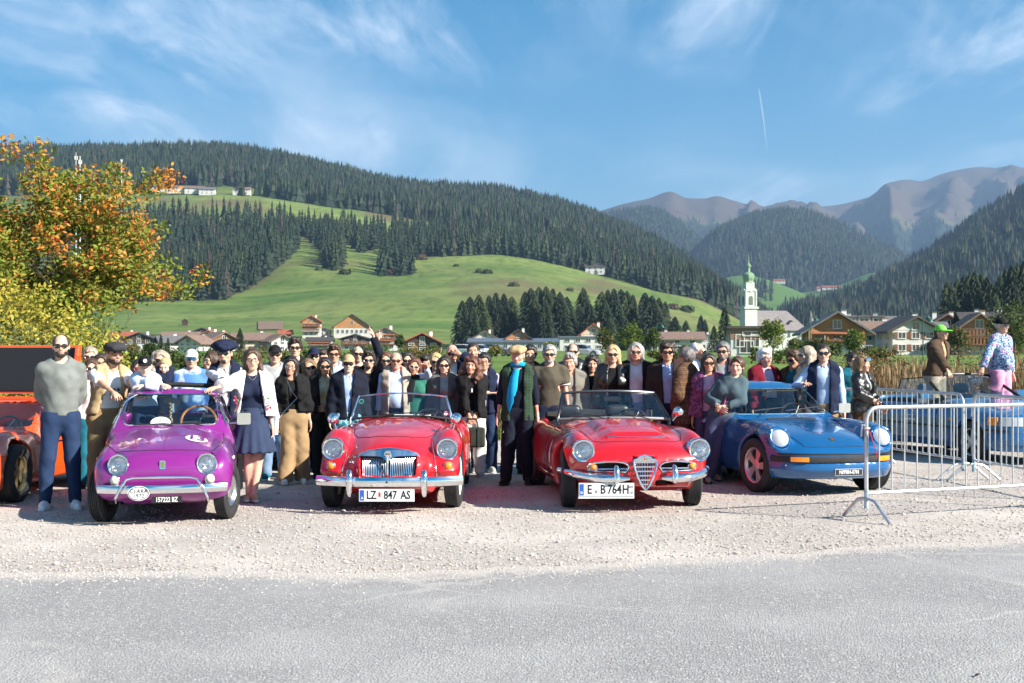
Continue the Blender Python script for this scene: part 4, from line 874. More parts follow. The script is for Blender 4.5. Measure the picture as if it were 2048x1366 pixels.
M_BIRCH = mat('birch_bark', (.6, .58, .54), .7, var=.3, vs=6)
for a in (('round green tree behind the grey long-haired man', 1262, 140, 644, 66, [LM, LG, LD], 1), ('bronze-green tree beside the long hall annexe', 1212, 138, 656, 44, [LB, LM], 2), ('darker tree right of the round green one', 1306, 150, 655, 40, [LD, LM], 3), ('round bright green tree in front of the timber chalet', 1708, 130, 655, 48, [LG, LM], 5), ('brown-green tree behind the lime cap', 1916, 120, 650, 52, [LB, LM], 6), ('olive tree left of the orange-balcony house', 1590, 150, 676, 40, [LM, LB, LD], 8), ('slim yellowish tree before the long hall', 992, 140, 692, 34, [LB, LYG], 9), ('small tree before the long hall left wing', 1100, 150, 684, 28, [LYG, LM], 10), ('bushy tree among roofs by the raised hands', 800, 200, 668, 26, [LM, LD], 11), ('autumn tree among the roofs left of the boy', 265, 150, 688, 34, [LB, LM], 12), ('green tree among the roofs behind the blonde woman', 300, 160, 685, 34, [LM, LD], 13), ('bush-like tree by the flower chalet', 742, 190, 690, 30, [LM, LB], 14), ('autumn bush below the plaid coat man’s house', 1375, 120, 690, 60, [LB, LM], 15), ('dark hedge tree right of the modern house', 1645, 140, 690, 36, [LD, LM], 16), ('dark tree by the chalet corner', 1672, 135, 682, 22, [LD], 17), ('low tree between roofs near the raised hands', 868, 210, 690, 24, [LM], 18)):
 dec_tree(*a)
dec_tree('birch-like tree with pale trunk in front of the modern house', 1545, 118, 634, 62, [LYG, LM, LG], 4, M_BIRCH, 80, .25)
dec_tree('broad dark tree at the right edge behind the floral shirt man', 2020, 100, 602, 120, [LD, LD, LM], 7, n=120, low=.08)
for u, top, D, m_, lb in ((1450, 612, 260, 0, 'tall dark spruce left of the church tower'), (1428, 650, 250, 2, 'smaller spruce beside the tall one left of the church'), (480, 655, 250, 1, 'single spruce between the brown roofs below the meadow'), (322, 668, 240, 3, 'slim spruce before the long white building'), (336, 674, 238, 3, 'shorter slim spruce before the long white building'), (440, 680, 230, 0, 'small dark spruce by the modern box house')):
 zb = float(ground_z(D)); h = P(u, top, D).z - zb; crown_tree('spruce_tree', lb, NEARC[m_], (m_at(u - 1024, D), D, zb - .3), h + .3, h * .95, u, 'spruces among the houses')
k_ = 0
for u, top, D in ((1895, 560, 330), (1905, 572, 325), (1915, 556, 335), (1928, 548, 330), (1940, 544, 335), (1950, 540, 330), (1962, 546, 335), (1974, 552, 330), (1985, 566, 320), (2000, 548, 300), (2012, 536, 305), (2024, 528, 300), (2036, 524, 305), (2048, 520, 300), (2060, 520, 305), (1934, 580, 310), (1958, 585, 310), (1905, 600, 305), (1990, 585, 290), (2030, 570, 285)):
 zb = float(ground_z(D)); h = P(u, top, D).z - zb; crown_tree('pine_tree', ('paler larch', 'narrow dark conifer', 'paler larch', 'broad dark conifer')[k_ % 4] + ' in the small wood above the right-hand chalets', NEARC[(2, 0, 2, 1)[k_ % 4]], (m_at(u - 1024, D), D, zb - .3), h + .3, h * .8, u, 'conifers above the right-hand chalets'); k_ += 1
# dry reeds and grass
def blades(seed, n, h, spread, m, lean=.25, wd=.012, plume=None):
 r = random.Random(seed); mb = MB()
 for i in range(n):
  x, y = r.gauss(0, spread), r.gauss(0, spread); a = r.uniform(0, 6.28); l = r.uniform(.05, lean) * h; hh = h * r.uniform(.65, 1.1); w = wd * r.uniform(.7, 1.3); s = Vector((math.cos(a + 1.57), math.sin(a + 1.57), 0)) * w; p0 = Vector((x, y, 0)); p1 = p0 + Vector((math.cos(a) * l * .35, math.sin(a) * l * .35, hh * .6)); p2 = p0 + Vector((math.cos(a) * l, math.sin(a) * l, hh)); mb.cur = 0
  mb.add([p0 - s, p0 + s, p1 + s * .8, p1 - s * .8, p2], [(0, 1, 2, 3), (3, 2, 4)])
  if plume and r.random() < .5: mb.cur = 1; q = p2; mb.add([q - Vector((0, 0, .16)), q + s * 3 + Vector((0, 0, -.05)), q + Vector((0, 0, .10)), q - s * 3 + Vector((0, 0, -.05))], [(0, 1, 2, 3)])
 return bpy.data.objects.new('tuft_shape', mb.mesh('tuft', [m, plume or m]))
RD1 = leafmat('reed_straw', (.26, .19, .09), (.36, .28, .15), 2.); RD2 = leafmat('reed_rust', (.17, .095, .05), (.23, .14, .075), 2.); RD3 = leafmat('reed_green', (.10, .13, .03), (.17, .19, .05), 2.)
RP = [blades(1, 60, 1.4, .22, RD1, .75, .007, RD2), blades(2, 60, 1.5, .24, RD2, .7, .007, RD1), blades(3, 50, 1.0, .25, RD3, .9, .009), blades(4, 60, 1.7, .22, RD1, .6, .007)]
n_ = 1500; rx_ = rng.uniform(6.6, 17, n_); ry_ = rng.uniform(25.5, 33, n_); ok = (fbm(rx_ / 1.6, ry_ / 1.6, 4) > .30) & (rx_ > (1640 - 1024) / F_PX * ry_); ok &= fbm(rx_ / 1.1, ry_ / 1.1, 31) > .38; rx_, ry_ = rx_[ok], ry_[ok]; s_ = rng.uniform(.6, 1.0, len(rx_)) * (.45 + .75 * fbm(rx_ / 2.4, ry_ / 2.4, 14))
scatter('dry_reeds', np.stack([rx_, ry_, ground_z(ry_) - .02], 1), np.stack([s_] * 3, 1), rng.uniform(0, 6.28, len(rx_)), rng.choice(4, len(rx_), p=[.30, .18, .32, .20]), RP, 'tall dry brown reeds and grasses behind the barriers')
GT = [blades(11, 22, .22, .12, leafmat('grass_blade', (.09, .16, .025), (.17, .22, .045), 2.), .6, .008), blades(12, 22, .30, .12, leafmat('grass_blade_dry', (.20, .20, .06), (.28, .25, .09), 2.), .6, .008)]
n_ = 7000; gy2 = 24 + rng.random(n_)**1.5 * 45; gx2 = rng.uniform(-.5, .5, n_) * gy2 * .9; s_ = rng.uniform(.7, 1.5, n_)
scatter('grass', np.stack([gx2, gy2, ground_z(gy2) - .03], 1), np.stack([s_] * 3, 1), rng.uniform(0, 6.28, n_), rng.choice(2, n_, p=[.75, .25]), GT, 'short meadow grass behind the crowd')
for k, (px_, D_, w_, h_, ms, lb) in enumerate(((1700, 24.4, 1.3, 1.0, [LM, LD], 'low olive shrub behind the woman in the driving helmet'), (1770, 24.0, 1.6, .85, [LD, LM], 'low dark shrub behind the cabriolet boot'), (1840, 23.6, 1.2, .8, [LM, LB], 'low brownish shrub by the lime cap person'), (1950, 23.8, 1.5, .9, [LM, LG], 'low green shrub behind the cabriolet windscreen'), (2040, 23.2, 1.4, .95, [LG, LM], 'leafy green shrub at the right end behind the cabriolet'), (1640, 26, 1.2, 1.0, [LB, LM], 'rusty low bush where the reeds begin'))):
 shrub('shrub', lb, px_, D_, w_, h_, ms, 60 + k, 34, .06, 32, 5, group='low shrubs at the edge of the gravel')
for k, (px_, D_, lb) in enumerate(((1690, 27, 'rusty brown bush at the left of the reeds'), (1765, 29, 'rusty bush standing in the middle of the reeds'), (1925, 28.5, 'rusty bush among the reeds behind the floral shirt man'), (2035, 27.5, 'rusty bush at the right end of the reeds'))):
 shrub('shrub', lb, px_, D_, 1.9, 1.75, [leafmat('leaf_rust', (.15, .07, .03), (.22, .11, .05), 3.), LB, RD3], 90 + k, 46, .06, 36, 9, group='rusty bushes among the reeds')
# hedges behind the field
for k, (px_, D_, w_, h_, lb) in enumerate(((1560, 105, 6.5, 1.4, 'clipped green hedge in front of the birch-like tree'), (1640, 112, 5, 2.0, 'dark hedge in front of the timber chalet'), (1740, 110, 5, 1.3, 'low hedge beside the round green tree'), (1330, 112, 4.6, 1.2, 'dark low hedge behind the quilted waistcoat man'), (300, 66, 4.6, 1.5, 'hedge below the left village houses behind the cap man'), (410, 64, 4.4, 1.45, 'garden hedge behind the white-capped man'), (520, 67, 4.4, 1.5, 'garden hedge behind the woman with the white jacket'), (625, 65, 4.4, 1.45, 'hedge behind the tall dark-haired man'), (735, 66, 4.4, 1.5, 'hedge behind the raised hands'), (845, 68, 4.4, 1.45, 'hedge below the red-brown gable roof'), (940, 66, 3.6, 1.3, 'low hedge behind the bald man'))):
 shrub('hedge', lb, px_, D_, w_, h_, [LD, LM] if k % 3 else [LM, LB], 80 + k, 60, .28 if D_ > 90 else .14, 30 if D_ > 90 else 60, 3, cat='hedge', depth=1.6, low=.0, group='hedges behind the field')
# ------------------------------------------------------------------ car kit
def paint(name, c, metal=.0, rough=.28): return mat(name, c, rough, metal, coat=1.0, var=.04, vs=3.)
M_CHROME = mat('chrome', (.82, .83, .85), .09, 1.0)
M_STEEL = mat('brushed_steel', (.55, .56, .57), .3, 1.0)
M_RUB = mat('rubber', (.018, .018, .02), .75, var=.3, vs=20, bump=.1, bs=120)
M_BLK = mat('black_trim', (.012, .012, .013), .45)
M_BLKG = mat('gloss_black', (.008, .008, .009), .12, coat=.6)
M_GAP = mat('panel_gap', (.006, .005, .005), .9)
M_GLASS = glassmat('car_glass', (.80, .88, .88), .05)
M_GLASSD = glassmat('tinted_glass', (.42, .52, .54), .06)
M_LENS = glassmat('lamp_glass', (.97, .98, 1.0), .06)
M_AMBER = mat('amber_lens', (.9, .26, .01), .12, coat=1., var=.15, vs=90)
M_CREAM = mat('cream_lens', (.75, .70, .58), .2, coat=1.)
M_WHITE = mat('white_paint', (.8, .8, .78), .35)
M_PLATE = mat('plate_white', (.72, .73, .73), .35)
M_PBLUE = mat('plate_blue', (.02, .09, .42), .35)
M_INK = mat('ink_black', (.01, .01, .011), .5)
M_LEA = mat('black_leather', (.016, .016, .018), .42, var=.3, vs=15, bump=.15, bs=40)
M_WOOD = mat('wheel_wood', (.42, .15, .035), .3, coat=.7, var=.25, vs=12)
M_ALU = mat('alloy', (.62, .63, .65), .32, .85)
M_RED = mat('red_enamel', (.5, .01, .01), .3, coat=.5)
M_GOLD = mat('gold', (.75, .5, .15), .25, 1.)
class Car:
 def __init__(s, name, label, X, Y, yaw, group=None):
  s.root = thing(name, label, 'car', (X, Y, 0), R(-90 + yaw), group)
 def body(s, f, lo, hi, h, m, name='body', sharp=48):
  v, q = implicit(f, lo, hi, h); s.v = v; s.q = q
  me = mesh_np(name, v, q, m, True, sharp); s.bo = obj(name, me, s.root)
  s.bvh = BVHTree.FromPolygons([Vector(p) for p in v.tolist()], q.tolist()); return s.bo
 def cast(s, o, d, default=None):
  r = s.bvh.ray_cast(Vector(o), Vector(d).normalized()); return (r[0], r[1]) if r[0] is not None else (default, None)
 def front(s, y, z): return s.cast((3, y, z), (-1, 0, 0))
 def top(s, x, y): return s.cast((x, y, 3), (0, 0, -1))
 def side(s, x, z, sg): return s.cast((x, 3 * sg, z), (0, -sg, 0))
 def seam(s, pts, how, r=.004, m=None, name='panel_gap', parent=None, closed=False, off=.0, n=5, flat=1.):
  """thin line laid on the body. how: 'top' (x,y), 'front' (y,z), 'left'/'right' (x,z)"""
  ps = []
  P_ = list(pts) + ([pts[0]] if closed else [])
  for a, b in zip(P_[:-1], P_[1:]):
   k = max(1, int(math.hypot(b[0] - a[0], b[1] - a[1]) / .03))
   for i in range(k): ps.append((a[0] + (b[0] - a[0]) * i / k, a[1] + (b[1] - a[1]) * i / k))
  if not closed: ps.append(P_[-1])
  out = []
  for p in ps:
   c, nn = s.top(*p) if how == 'top' else s.front(*p) if how == 'front' else s.side(*p, 1 if how == 'left' else -1)
   if c is not None: out.append(c + nn * off)
  if len(out) < 2: return None
  return MB().tube(out, r, n, closed=closed and len(out) > 3, flat=flat).build(name, m or M_GAP, parent or s.bo, True)
 def decal(s, me, how, origin, ax_u, ax_v, name, parent=None, off=.003):
  """wrap a flat mesh (local xy) onto the body; origin/axes in the projection plane"""
  for v in me.vertices:
   p = (origin[0] + ax_u[0] * v.co.x + ax_v[0] * v.co.y, origin[1] + ax_u[1] * v.co.x + ax_v[1] * v.co.y)
   c, nn = s.top(*p) if how == 'top' else s.front(*p) if how == 'front' else s.side(*p, 1 if how == 'left' else -1)
   if c is not None: v.co = c + nn * (off + max(0, v.co.z))
  me.update(); return obj(name, me, parent or s.bo)
def rrect(y0, y1, z0, z1, r, n=5):
 """rounded rectangle outline"""
 o = []
 for cx, cy, a in ((y1 - r, z1 - r, 0), (y0 + r, z1 - r, 90), (y0 + r, z0 + r, 180), (y1 - r, z0 + r, 270)):
  for i in range(n + 1): t = R(a + 90 * i / n); o.append((cx + r * math.cos(t), cy + r * math.sin(t)))
 return o
def disc_mesh(name, rx, ry, m, n=28, rings=3):
 vs = [(0, 0, 0)]; fs = []
 for k in range(1, rings + 1):
  for i in range(n): a = 2 * math.pi * i / n; vs.append((rx * k / rings * math.cos(a), ry * k / rings * math.sin(a), 0))
 for i in range(n): fs.append((0, 1 + i, 1 + (i + 1) % n))
 for k in range(rings - 1):
  b = 1 + k * n
  for i in range(n): fs.append((b + i, b + n + i, b + n + (i + 1) % n, b + (i + 1) % n))
 return mesh_np(name, vs, fs, m, False)
def ring_mesh(name, rx, ry, w, m, n=36):
 vs = []; fs = []
 for i in range(n):
  a = 2 * math.pi * i / n; c, s_ = math.cos(a), math.sin(a); vs += [(rx * c, ry * s_, .001), ((rx - w) * c, (ry - w) * s_, .001)]
 for i in range(n): j = (i + 1) % n; fs.append((2 * i, 2 * j, 2 * j + 1, 2 * i + 1))
 return mesh_np(name, vs, fs, m, False)
MX = Matrix(((0, 0, 1, 0), (1, 0, 0, 0), (0, 1, 0, 0), (0, 0, 0, 1)))      # local z -> car x (forward), local x -> car y (left)
def at_x(p, tilt=0., yaw=0.): return Matrix.Translation(Vector(p)) @ Matrix.Rotation(yaw, 4, 'Z') @ Matrix.Rotation(-tilt, 4, 'Y') @ MX
def headlamp(car, p, r, tilt=0., yaw=0., ring=.018, dome=.05, rim=M_CHROME, lensm=None, name='headlight', depth=.05):
 M = at_x(p, tilt, yaw)
 o = MB().lathe([(r - .002, -depth), (r + ring, -depth), (r + ring + .004, .0), (r + ring * .7, .016), (r + ring * .1, .014), (r - .004, .002)], 40, M).build(name, rim, car.root, True)
 MB().lathe([(r, .0), (r * .9, -.035), (r * .6, -.065), (r * .25, -.08), (.001, -.082)], 32, M).build('reflector', mat('lamp_reflector', (.75, .77, .8), .22, 1., bump=.35, bs=45), o, True)
 MB().lathe([(.001, -.01), (r * .15, -.012), (r * .17, -.05), (.001, -.052)], 16, M).build('bulb_cover', M_CHROME, o, True)
 MB().lathe([(r, .004), (r * .85, .004 + dome * .32), (r * .6, .004 + dome * .68), (r * .3, .004 + dome * .93), (.001, .004 + dome)], 36, M).build('lens', lensm or M_LENS, o, True)
 return o
def round_lamp(car, p, r, m, tilt=0., yaw=0., name='indicator', dome=.03, rim=M_CHROME):
 M = at_x(p, tilt, yaw)
 o = MB().lathe([(r, -.03), (r + .008, -.03), (r + .010, .004), (r + .004, .010), (r - .002, .004)], 28, M).build(name, rim, car.root, True)
 MB().lathe([(r, .003), (r * .8, dome * .6), (r * .45, dome * .9), (.001, dome)], 24, M).build('lens', m, o, True); return o
def tyre_mesh(r, w, rim_r):
 hw = w / 2; pr = [(rim_r, hw * .72), (rim_r + .012, hw * .92), (rim_r + (r - rim_r) * .45, hw * 1.04), (r - .03, hw * .98), (r - .010, hw * .86), (r, hw * .76)]
 n = 5
 for i in range(n):                         # tread ribs with grooves
  a = hw * .76 - (2 * hw * .76) * i / n; b = hw * .76 - (2 * hw * .76) * (i + 1) / n; g = (a - b) * .12
  if i: pr.append((r, a - g))
  pr.append((r, b + g))
  if i < n - 1: pr += [(r - .009, b + g * .9), (r - .009, b - g * .9)]
 pr += [(r, -hw * .76), (r - .010, -hw * .86), (r - .03, -hw * .98), (rim_r + (r - rim_r) * .45, -hw * 1.04), (rim_r + .012, -hw * .92), (rim_r, -hw * .72)]
 return MB().lathe(pr, 44).mesh('tyre', M_RUB, True, 28)
def wheel_set(car, r, w, rim_r, track, wb, style, rimm, capm=None, steer=0., track_r=None, zoff=0.):
 """four wheels; axis local z -> outward"""
 ty = tyre_mesh(r, w, rim_r); hw = w / 2
 rb = MB().lathe([(rim_r, -hw * .7), (rim_r - .012, -hw * .55), (rim_r - .016, hw * .4), (rim_r - .004, hw * .62), (rim_r + .008, hw * .74), (rim_r + .004, hw * .80), (rim_r - .012, hw * .74), (rim_r - .022, hw * .5)], 40)
 if style == 'disc':       # pressed steel with slots and hub cap
  rb.lathe([(rim_r - .022, hw * .5), (rim_r * .80, hw * .30), (rim_r * .62, hw * .42), (rim_r * .5, hw * .46), (rim_r * .2, hw * .40), (.001, hw * .40)], 40)
 elif style == 'wire':
  for k in range(24):
   a = 2 * math.pi * k / 24; b = a + (.35 if k % 2 else -.35); zz = hw * (.55 if k % 2 else .25)
   rb.tube([((rim_r - .014) * math.cos(a), (rim_r - .014) * math.sin(a), zz * .6), (.05 * math.cos(b), .05 * math.sin(b), hw * (.75 if k % 2 else .3))], .0035, 4)
  rb.lathe([(.055, hw * .1), (.055, hw * .7), (.04, hw * .95), (.001, hw * 1.0)], 16)
  rb.lathe([(rim_r - .03, -hw * .4), (.001, -hw * .4)], 20)
 elif style == 'spoke':    # five-spoke alloy
  rb.lathe([(rim_r * .34, hw * .1), (rim_r * .34, hw * .55), (rim_r * .25, hw * .62), (.001, hw * .62)], 20)
  for k in range(5):
   a = 2 * math.pi * k / 5; M = Matrix.Rotation(a, 4, 'Z')
   rb.prism([(rim_r * .25, -.030), (rim_r * .6, -.040), (rim_r * .985, -.062), (rim_r * .985, .062), (rim_r * .6, .040), (rim_r * .25, .030)], hw * .25, hw * .52, M)
 elif style == 'steel':    # white/silver steel wheel, outer dish
  rb.lathe([(rim_r - .022, hw * .5), (rim_r * .86, hw * .2), (rim_r * .70, hw * .25), (rim_r * .45, hw * .5), (rim_r * .40, hw * .3), (.001, hw * .3)], 40)
  for k in range(8):
   a = 2 * math.pi * (k + .5) / 8; rb.box((rim_r * .78 * math.cos(a), rim_r * .78 * math.sin(a), hw * .27), (.05, .075, .02), (0, 0, a))
 rim = rb.mesh('rim', rimm, True, 40)
 back = MB().lathe([(rim_r - .01, -hw * .35), (.12, -hw * .5), (.12, -hw * 1.2), (.001, -hw * 1.2)], 24).mesh('brake_drum', M_BLK, True)
 cap = MB().lathe([(rim_r * .5, hw * .44), (rim_r * .46, hw * .62), (rim_r * .3, hw * .78), (.001, hw * .84)], 28).mesh('hub_cap', capm, True) if capm else None
 for (fx, sg) in ((0, 1), (0, -1), (-wb, 1), (-wb, -1)):
  t = track if fx == 0 else (track_r or track)
  wo = obj('wheel', ty, car.root, (fx, sg * t / 2, r + zoff))
  rot = Matrix.Rotation(steer if fx == 0 else 0, 3, 'Z') @ Matrix.Rotation(-sg * math.pi / 2, 3, 'X')
  wo.rotation_euler = rot.to_euler()
  obj('rim', rim, wo); obj('brake_drum', back, wo)
  if cap: obj('hub_cap', cap, wo)
def plate(car, p, w, h, m, text, tm, size, yaw=0., parts=(), tilt=0., name='number_plate', border=None):
 M = at_x(p, tilt, yaw); o = MB().prism([(-w / 2, -h / 2), (w / 2, -h / 2), (w / 2, h / 2), (-w / 2, h / 2)], -.008, .004, M).build(name, border or m, car.root)
 e = .004; MB().prism([(-w / 2 + e, -h / 2 + e), (w / 2 - e, -h / 2 + e), (w / 2 - e, h / 2 - e), (-w / 2 + e, h / 2 - e)], .004, .006, M).build('plate_face', m, o)
 for (s_, x, sz, mm) in text:
  me = text_mesh(s_, sz, mm, 'characters', .0008, True, .98); me.transform(M @ Matrix.Translation((x, 0, .0075)) @ Matrix.Diagonal((.80, 1.05, 1, 1))); obj('characters', me, o)
 for (x0, x1, y0, y1, mm) in parts:
  MB().prism([(x0, y0), (x1, y0), (x1, y1), (x0, y1)], .006, .0072, M).build('plate_band', mm, o)
 return o
def bar_loft(pts, prof, name, m, parent, up=Vector((0, 0, 1))):
 """sweep a profile (out, up) along points; each with its outward normal in plan"""
 vs = []; n = len(prof); k = len(pts)
 for i, p in enumerate(pts):
  p = Vector(p); a = Vector(pts[max(0, i - 1)]); b = Vector(pts[min(k - 1, i + 1)]); t = (b - a).normalized(); out = t.cross(up).normalized()
  for (o_, u_) in prof: vs.append(p + out * o_ + up * u_)
 fs = [(i * n + j, i * n + (j + 1) % n, (i + 1) * n + (j + 1) % n, (i + 1) * n + j) for i in range(k - 1) for j in range(n)]
 fs += [tuple(range(n))[::-1], tuple(range((k - 1) * n, k * n))]
 me = mesh_np(name, vs, fs, m, True, 50); bm = bmesh.new(); bm.from_mesh(me); bmesh.ops.recalc_face_normals(bm, faces=bm.faces); bm.to_mesh(me); bm.free()
 return obj(name, me, parent)
def glass_patch(fcab, lo, hi, h, keep, m, name, parent):
 """pane following the cabin's own surface where keep(x,y,z) holds"""
 v, q = implicit(fcab, lo, hi, h, 2); c = v[q].mean(1); ok = keep(c[:, 0], c[:, 1], c[:, 2]); q = q[ok]
 if len(q) == 0: return None
 u, inv = np.unique(q, return_inverse=True); return obj(name, mesh_np(name, v[u], inv.reshape(-1, 4), m), parent)
def seat(car, x, y, z, w=.46, m=None, head=True, hz=.62, tilt=.25):
 m = m or M_LEA
 def sd(X, Y, Z):
  Xr = X + (Z) * tilt
  back = smax(smax(np.abs(Y) - w / 2, np.abs(Xr) - .06, .08), smax(Z - hz, -Z, .05), .08)
  cu = smax(smax(np.abs(Y) - w / 2, np.abs(X - .22) - .25, .08), np.abs(Z - .02) - .08, .07)
  return smin(back, cu, .04)
 v, q = implicit(sd, (-.35, -w / 2 - .03, -.1), (.52, w / 2 + .03, hz + .02), .03); o = obj('seat', mesh_np('seat', v, q, m), car.root, (x, y, z))
 if head:
  def hd(X, Y, Z): return smax(smax(np.abs(Y) - .15, np.abs(X) - .045, .07), np.abs(Z) - .085, .07)
  v, q = implicit(hd, (-.06, -.16, -.1), (.06, .16, .1), .02); obj('headrest', mesh_np('headrest', v, q, m), o, (-hz * tilt - .03, 0, hz + .09))
 return o
def steering(car, x, y, z, r, m, tilt=.5):
 M = Matrix.Translation((x, y, z)) @ Matrix.Rotation(math.pi / 2 - tilt, 4, 'Y') @ Matrix.Rotation(math.pi, 4, 'X')
 pts = [M @ Vector((r * math.cos(2 * math.pi * i / 28), r * math.sin(2 * math.pi * i / 28), 0)) for i in range(28)]
 o = MB().tube(pts, .014, 8, closed=True).build('steering_wheel', m, car.root, True); sp = MB()
 for a in (90, 210, 330): sp.tube([M @ Vector((0, 0, 0)), M @ Vector((r * math.cos(R(a)), r * math.sin(R(a)), 0))], .008, 5)
 sp.tube([M @ Vector((0, 0, 0)), M @ Vector((0, 0, .25))], .02, 8); sp.build('spokes', mat('spoke_grey', (.10, .10, .11), .4, .5), o, True); return o
def wiper(car, a, b, c, name='wiper'):
 """arm from pivot a to joint b, blade centred at b along c"""
 a, b, c = Vector(a), Vector(b), Vector(c)
 o = MB().tube([a, a.lerp(b, .5) + Vector((.02, 0, .01)), b], .006, 5).build(name, M_BLK, car.root, True)
 MB().tube([b - c, b, b + c], .006, 5).build('blade', M_BLK, o, True); return o
def car_field(T, W, XF, XR, B, k1=.09, k2=.07):
 def f(x, y, z):
  ay = np.abs(y)
  g = smax((z - T(x, ay)) * .92, ay - W(x, z), k1)
  g = smax(g, x - XF(ay, z), k2); g = smax(g, XR(ay, z) - x, k2)
  return smax(g, B(x) - z, .04)
 return f
def arch(x, y, z, cx, cz, r, yin): return np.maximum(np.sqrt((x - cx)**2 + (z - cz)**2) - r, yin - np.abs(y))
def lamp_cut(x, y, z, ly, lz, r, x0): return np.maximum(np.sqrt((np.abs(y) - ly)**2 + (z - lz)**2) - r, x0 - x)
def ramp01(v, a, b): return np.clip((v - a) / (b - a), 0, 1)

def roadster_mg():
 car = Car('roadster_car', 'red vintage roadster with vertical-slat chrome grille and low glass windscreen', -1.255, 13.8, 0.)
 pt = paint('signal_red', (.52, .006, .012))
 Tb = spl([-3.3, -3.1, -2.7, -2.3, -2.1, -1.3, -1.12, -1.0, -.5, 0, .4, .58, .66, .75], [.5, .62, .77, .81, .76, .70, .88, .905, .875, .82, .735, .665, .60, .45])
 wb = spl([-3.3, -1.0, 0, .4, .66], [.70, .74, .56, .44, .36])
 Tw = spl([-3.3, -2.9, -2.5, -2.1, -1.7, -1.2, -.7, -.3, .05, .25, .36, .44], [.5, .74, .82, .795, .735, .75, .795, .835, .83, .775, .72, .60])
 yc = spl([-3.3, -2.5, -1.5, 0, .45], [.46, .56, .58, .585, .585])
 XFp = spl([0, .2, .33, .42, .50, .60, .68, .74, .8], [.67, .66, .615, .50, .43, .40, .35, .24, -.05])
 Wx = spl([-3.35, -3.2, -3.0, -2.6, -2.2, -1.7, -1.0, -.4, .1, .4], [.30, .52, .66, .75, .745, .70, .71, .745, .757, .745])
 def T(x, ay):
  a = Tb(x) - .17 * (ay / wb(x))**2.6; b = Tw(x) - .135 * ((ay - yc(x)) / .19)**2
  return smax(a, np.maximum(b, .2), .05)
 def W(x, z): return Wx(x) - .22 * np.maximum(.34 - z, 0) - .45 * np.maximum(z - .5, 0)**2
 def XF(ay, z):
  nose = XFp(ay); w = ramp01(ay, .40, .52)
  return nose - (1 - w) * .42 * np.maximum(z - .5, 0) - w * (1.6 * np.maximum(np.abs(z - .64) - .05, 0)**2 ) - .55 * np.maximum(.33 - z, 0) + w * .15 * ramp01(.56 - z, 0., .14)
 f0 = car_field(T, W, XF, lambda a, z: -3.25 + .35 * (a / .7)**3 + .3 * np.maximum(.4 - z, 0), lambda x: .17 + .12 * ramp01(x, .3, .7) + .12 * ramp01(-x, 2.6, 3.2))
 def f(x, y, z):
  g = f0(x, y, z)
  for cx in (0., -2.45): g = smax(g, -arch(x, y, z, cx, .325, .365, .42), .03)
  ck = smax(smax(np.abs(x + 1.62) - .56, np.abs(y) - .565, .16), .40 - z, .06)
  g = smax(g, -ck, .025)
  pk = np.maximum(np.maximum(np.abs(y) - .285 + .10 * np.maximum(.5 - z, 0), np.abs(z - .49) - .105), .42 - x)
  g = np.maximum(g, -lamp_cut(x, y, z, .588, .64, .098, .20))
  return np.maximum(g, -pk)
 car.body(f, (-3.3, -.78, .12), (.72, .78, .98), .0175, pt)
 wheel_set(car, .325, .155, .20, 1.28, 2.45, 'wire', M_WHITE, steer=R(-4))
 for sg in (1, -1):
  headlamp(car, (.405, sg * .588, .64), .096, yaw=sg * .05, depth=.09)
  round_lamp(car, car.front(sg * .600, .472)[0] + Vector((.008, 0, 0)), .04, M_AMBER, yaw=sg * .2)
  car.seam([(-.95, sg * .60), (-.3, sg * .47), (.1, sg * .43), (.36, sg * .425)], 'top', .006, pt, 'wing_piping', off=.002)
  car.seam([(sg * .425, .70), (sg * .45, .6), (sg * .47, .5), (sg * .485, .38), (sg * .49, .32)], 'front', .005, M_CHROME, 'wing_piping', off=.002)
  car.seam([(-1.12, .70), (-1.14, .5), (-1.2, .28)], 'left' if sg > 0 else 'right'); car.seam([(-1.95, .72), (-1.98, .5), (-1.9, .28), (-1.2, .28)], 'left' if sg > 0 else 'right')
  c, n = car.top(-.12, sg * .63)
  o = MB().tube([c, c + Vector((0, sg * .02, .07))], .008, 6).build('wing_mirror', M_CHROME, car.root, True)
  MB().lathe([(.062, .0), (.058, -.02), (.035, -.05), (.001, -.06)], 24, at_x(c + Vector((.0, sg * .03, .10)), yaw=sg * .2) @ Matrix.Rotation(math.pi, 4, 'X') @ Matrix.Translation((0, 0, -.0))).build('mirror_shell', M_CHROME, o, True)
  MB().lathe([(.001, 0), (.062, 0)], 24, at_x(c + Vector((-.002, sg * .03, .10)), yaw=sg * .2)).build('mirror_glass', M_CHROME, o)
 car.seam([(-.92, -.50), (-.5, -.47), (-.1, -.43), (.12, -.36), (.26, -.22), (.31, 0), (.26, .22), (.12, .36), (-.1, .43), (-.5, .47), (-.92, .50)], 'top', .0045)
 car.seam([(-.92, -.5), (-.95, -.25), (-.955, 0), (-.95, .25), (-.92, .5)], 'top', .0045)
 # grille: frame, shell, slats, centre bar, badge
 gx = lambda y, z: .655 - .18 * (y / .3)**2 * .35 - .30 * max(z - .42, 0)
 out = [(-.285, .372), (-.30, .45), (-.312, .56), (-.29, .595), (-.2, .628), (-.1, .645), (0, .652), (.1, .645), (.2, .628), (.29, .595), (.312, .56), (.30, .45), (.285, .372), (.15, .366), (0, .364), (-.15, .366)]
 g = MB().tube([(gx(y, z) + .006, y, z) for y, z in out], .016, 8, closed=True).build('grille', M_CHROME, car.root, True)
 top = MB(); n = 24
 vs = []
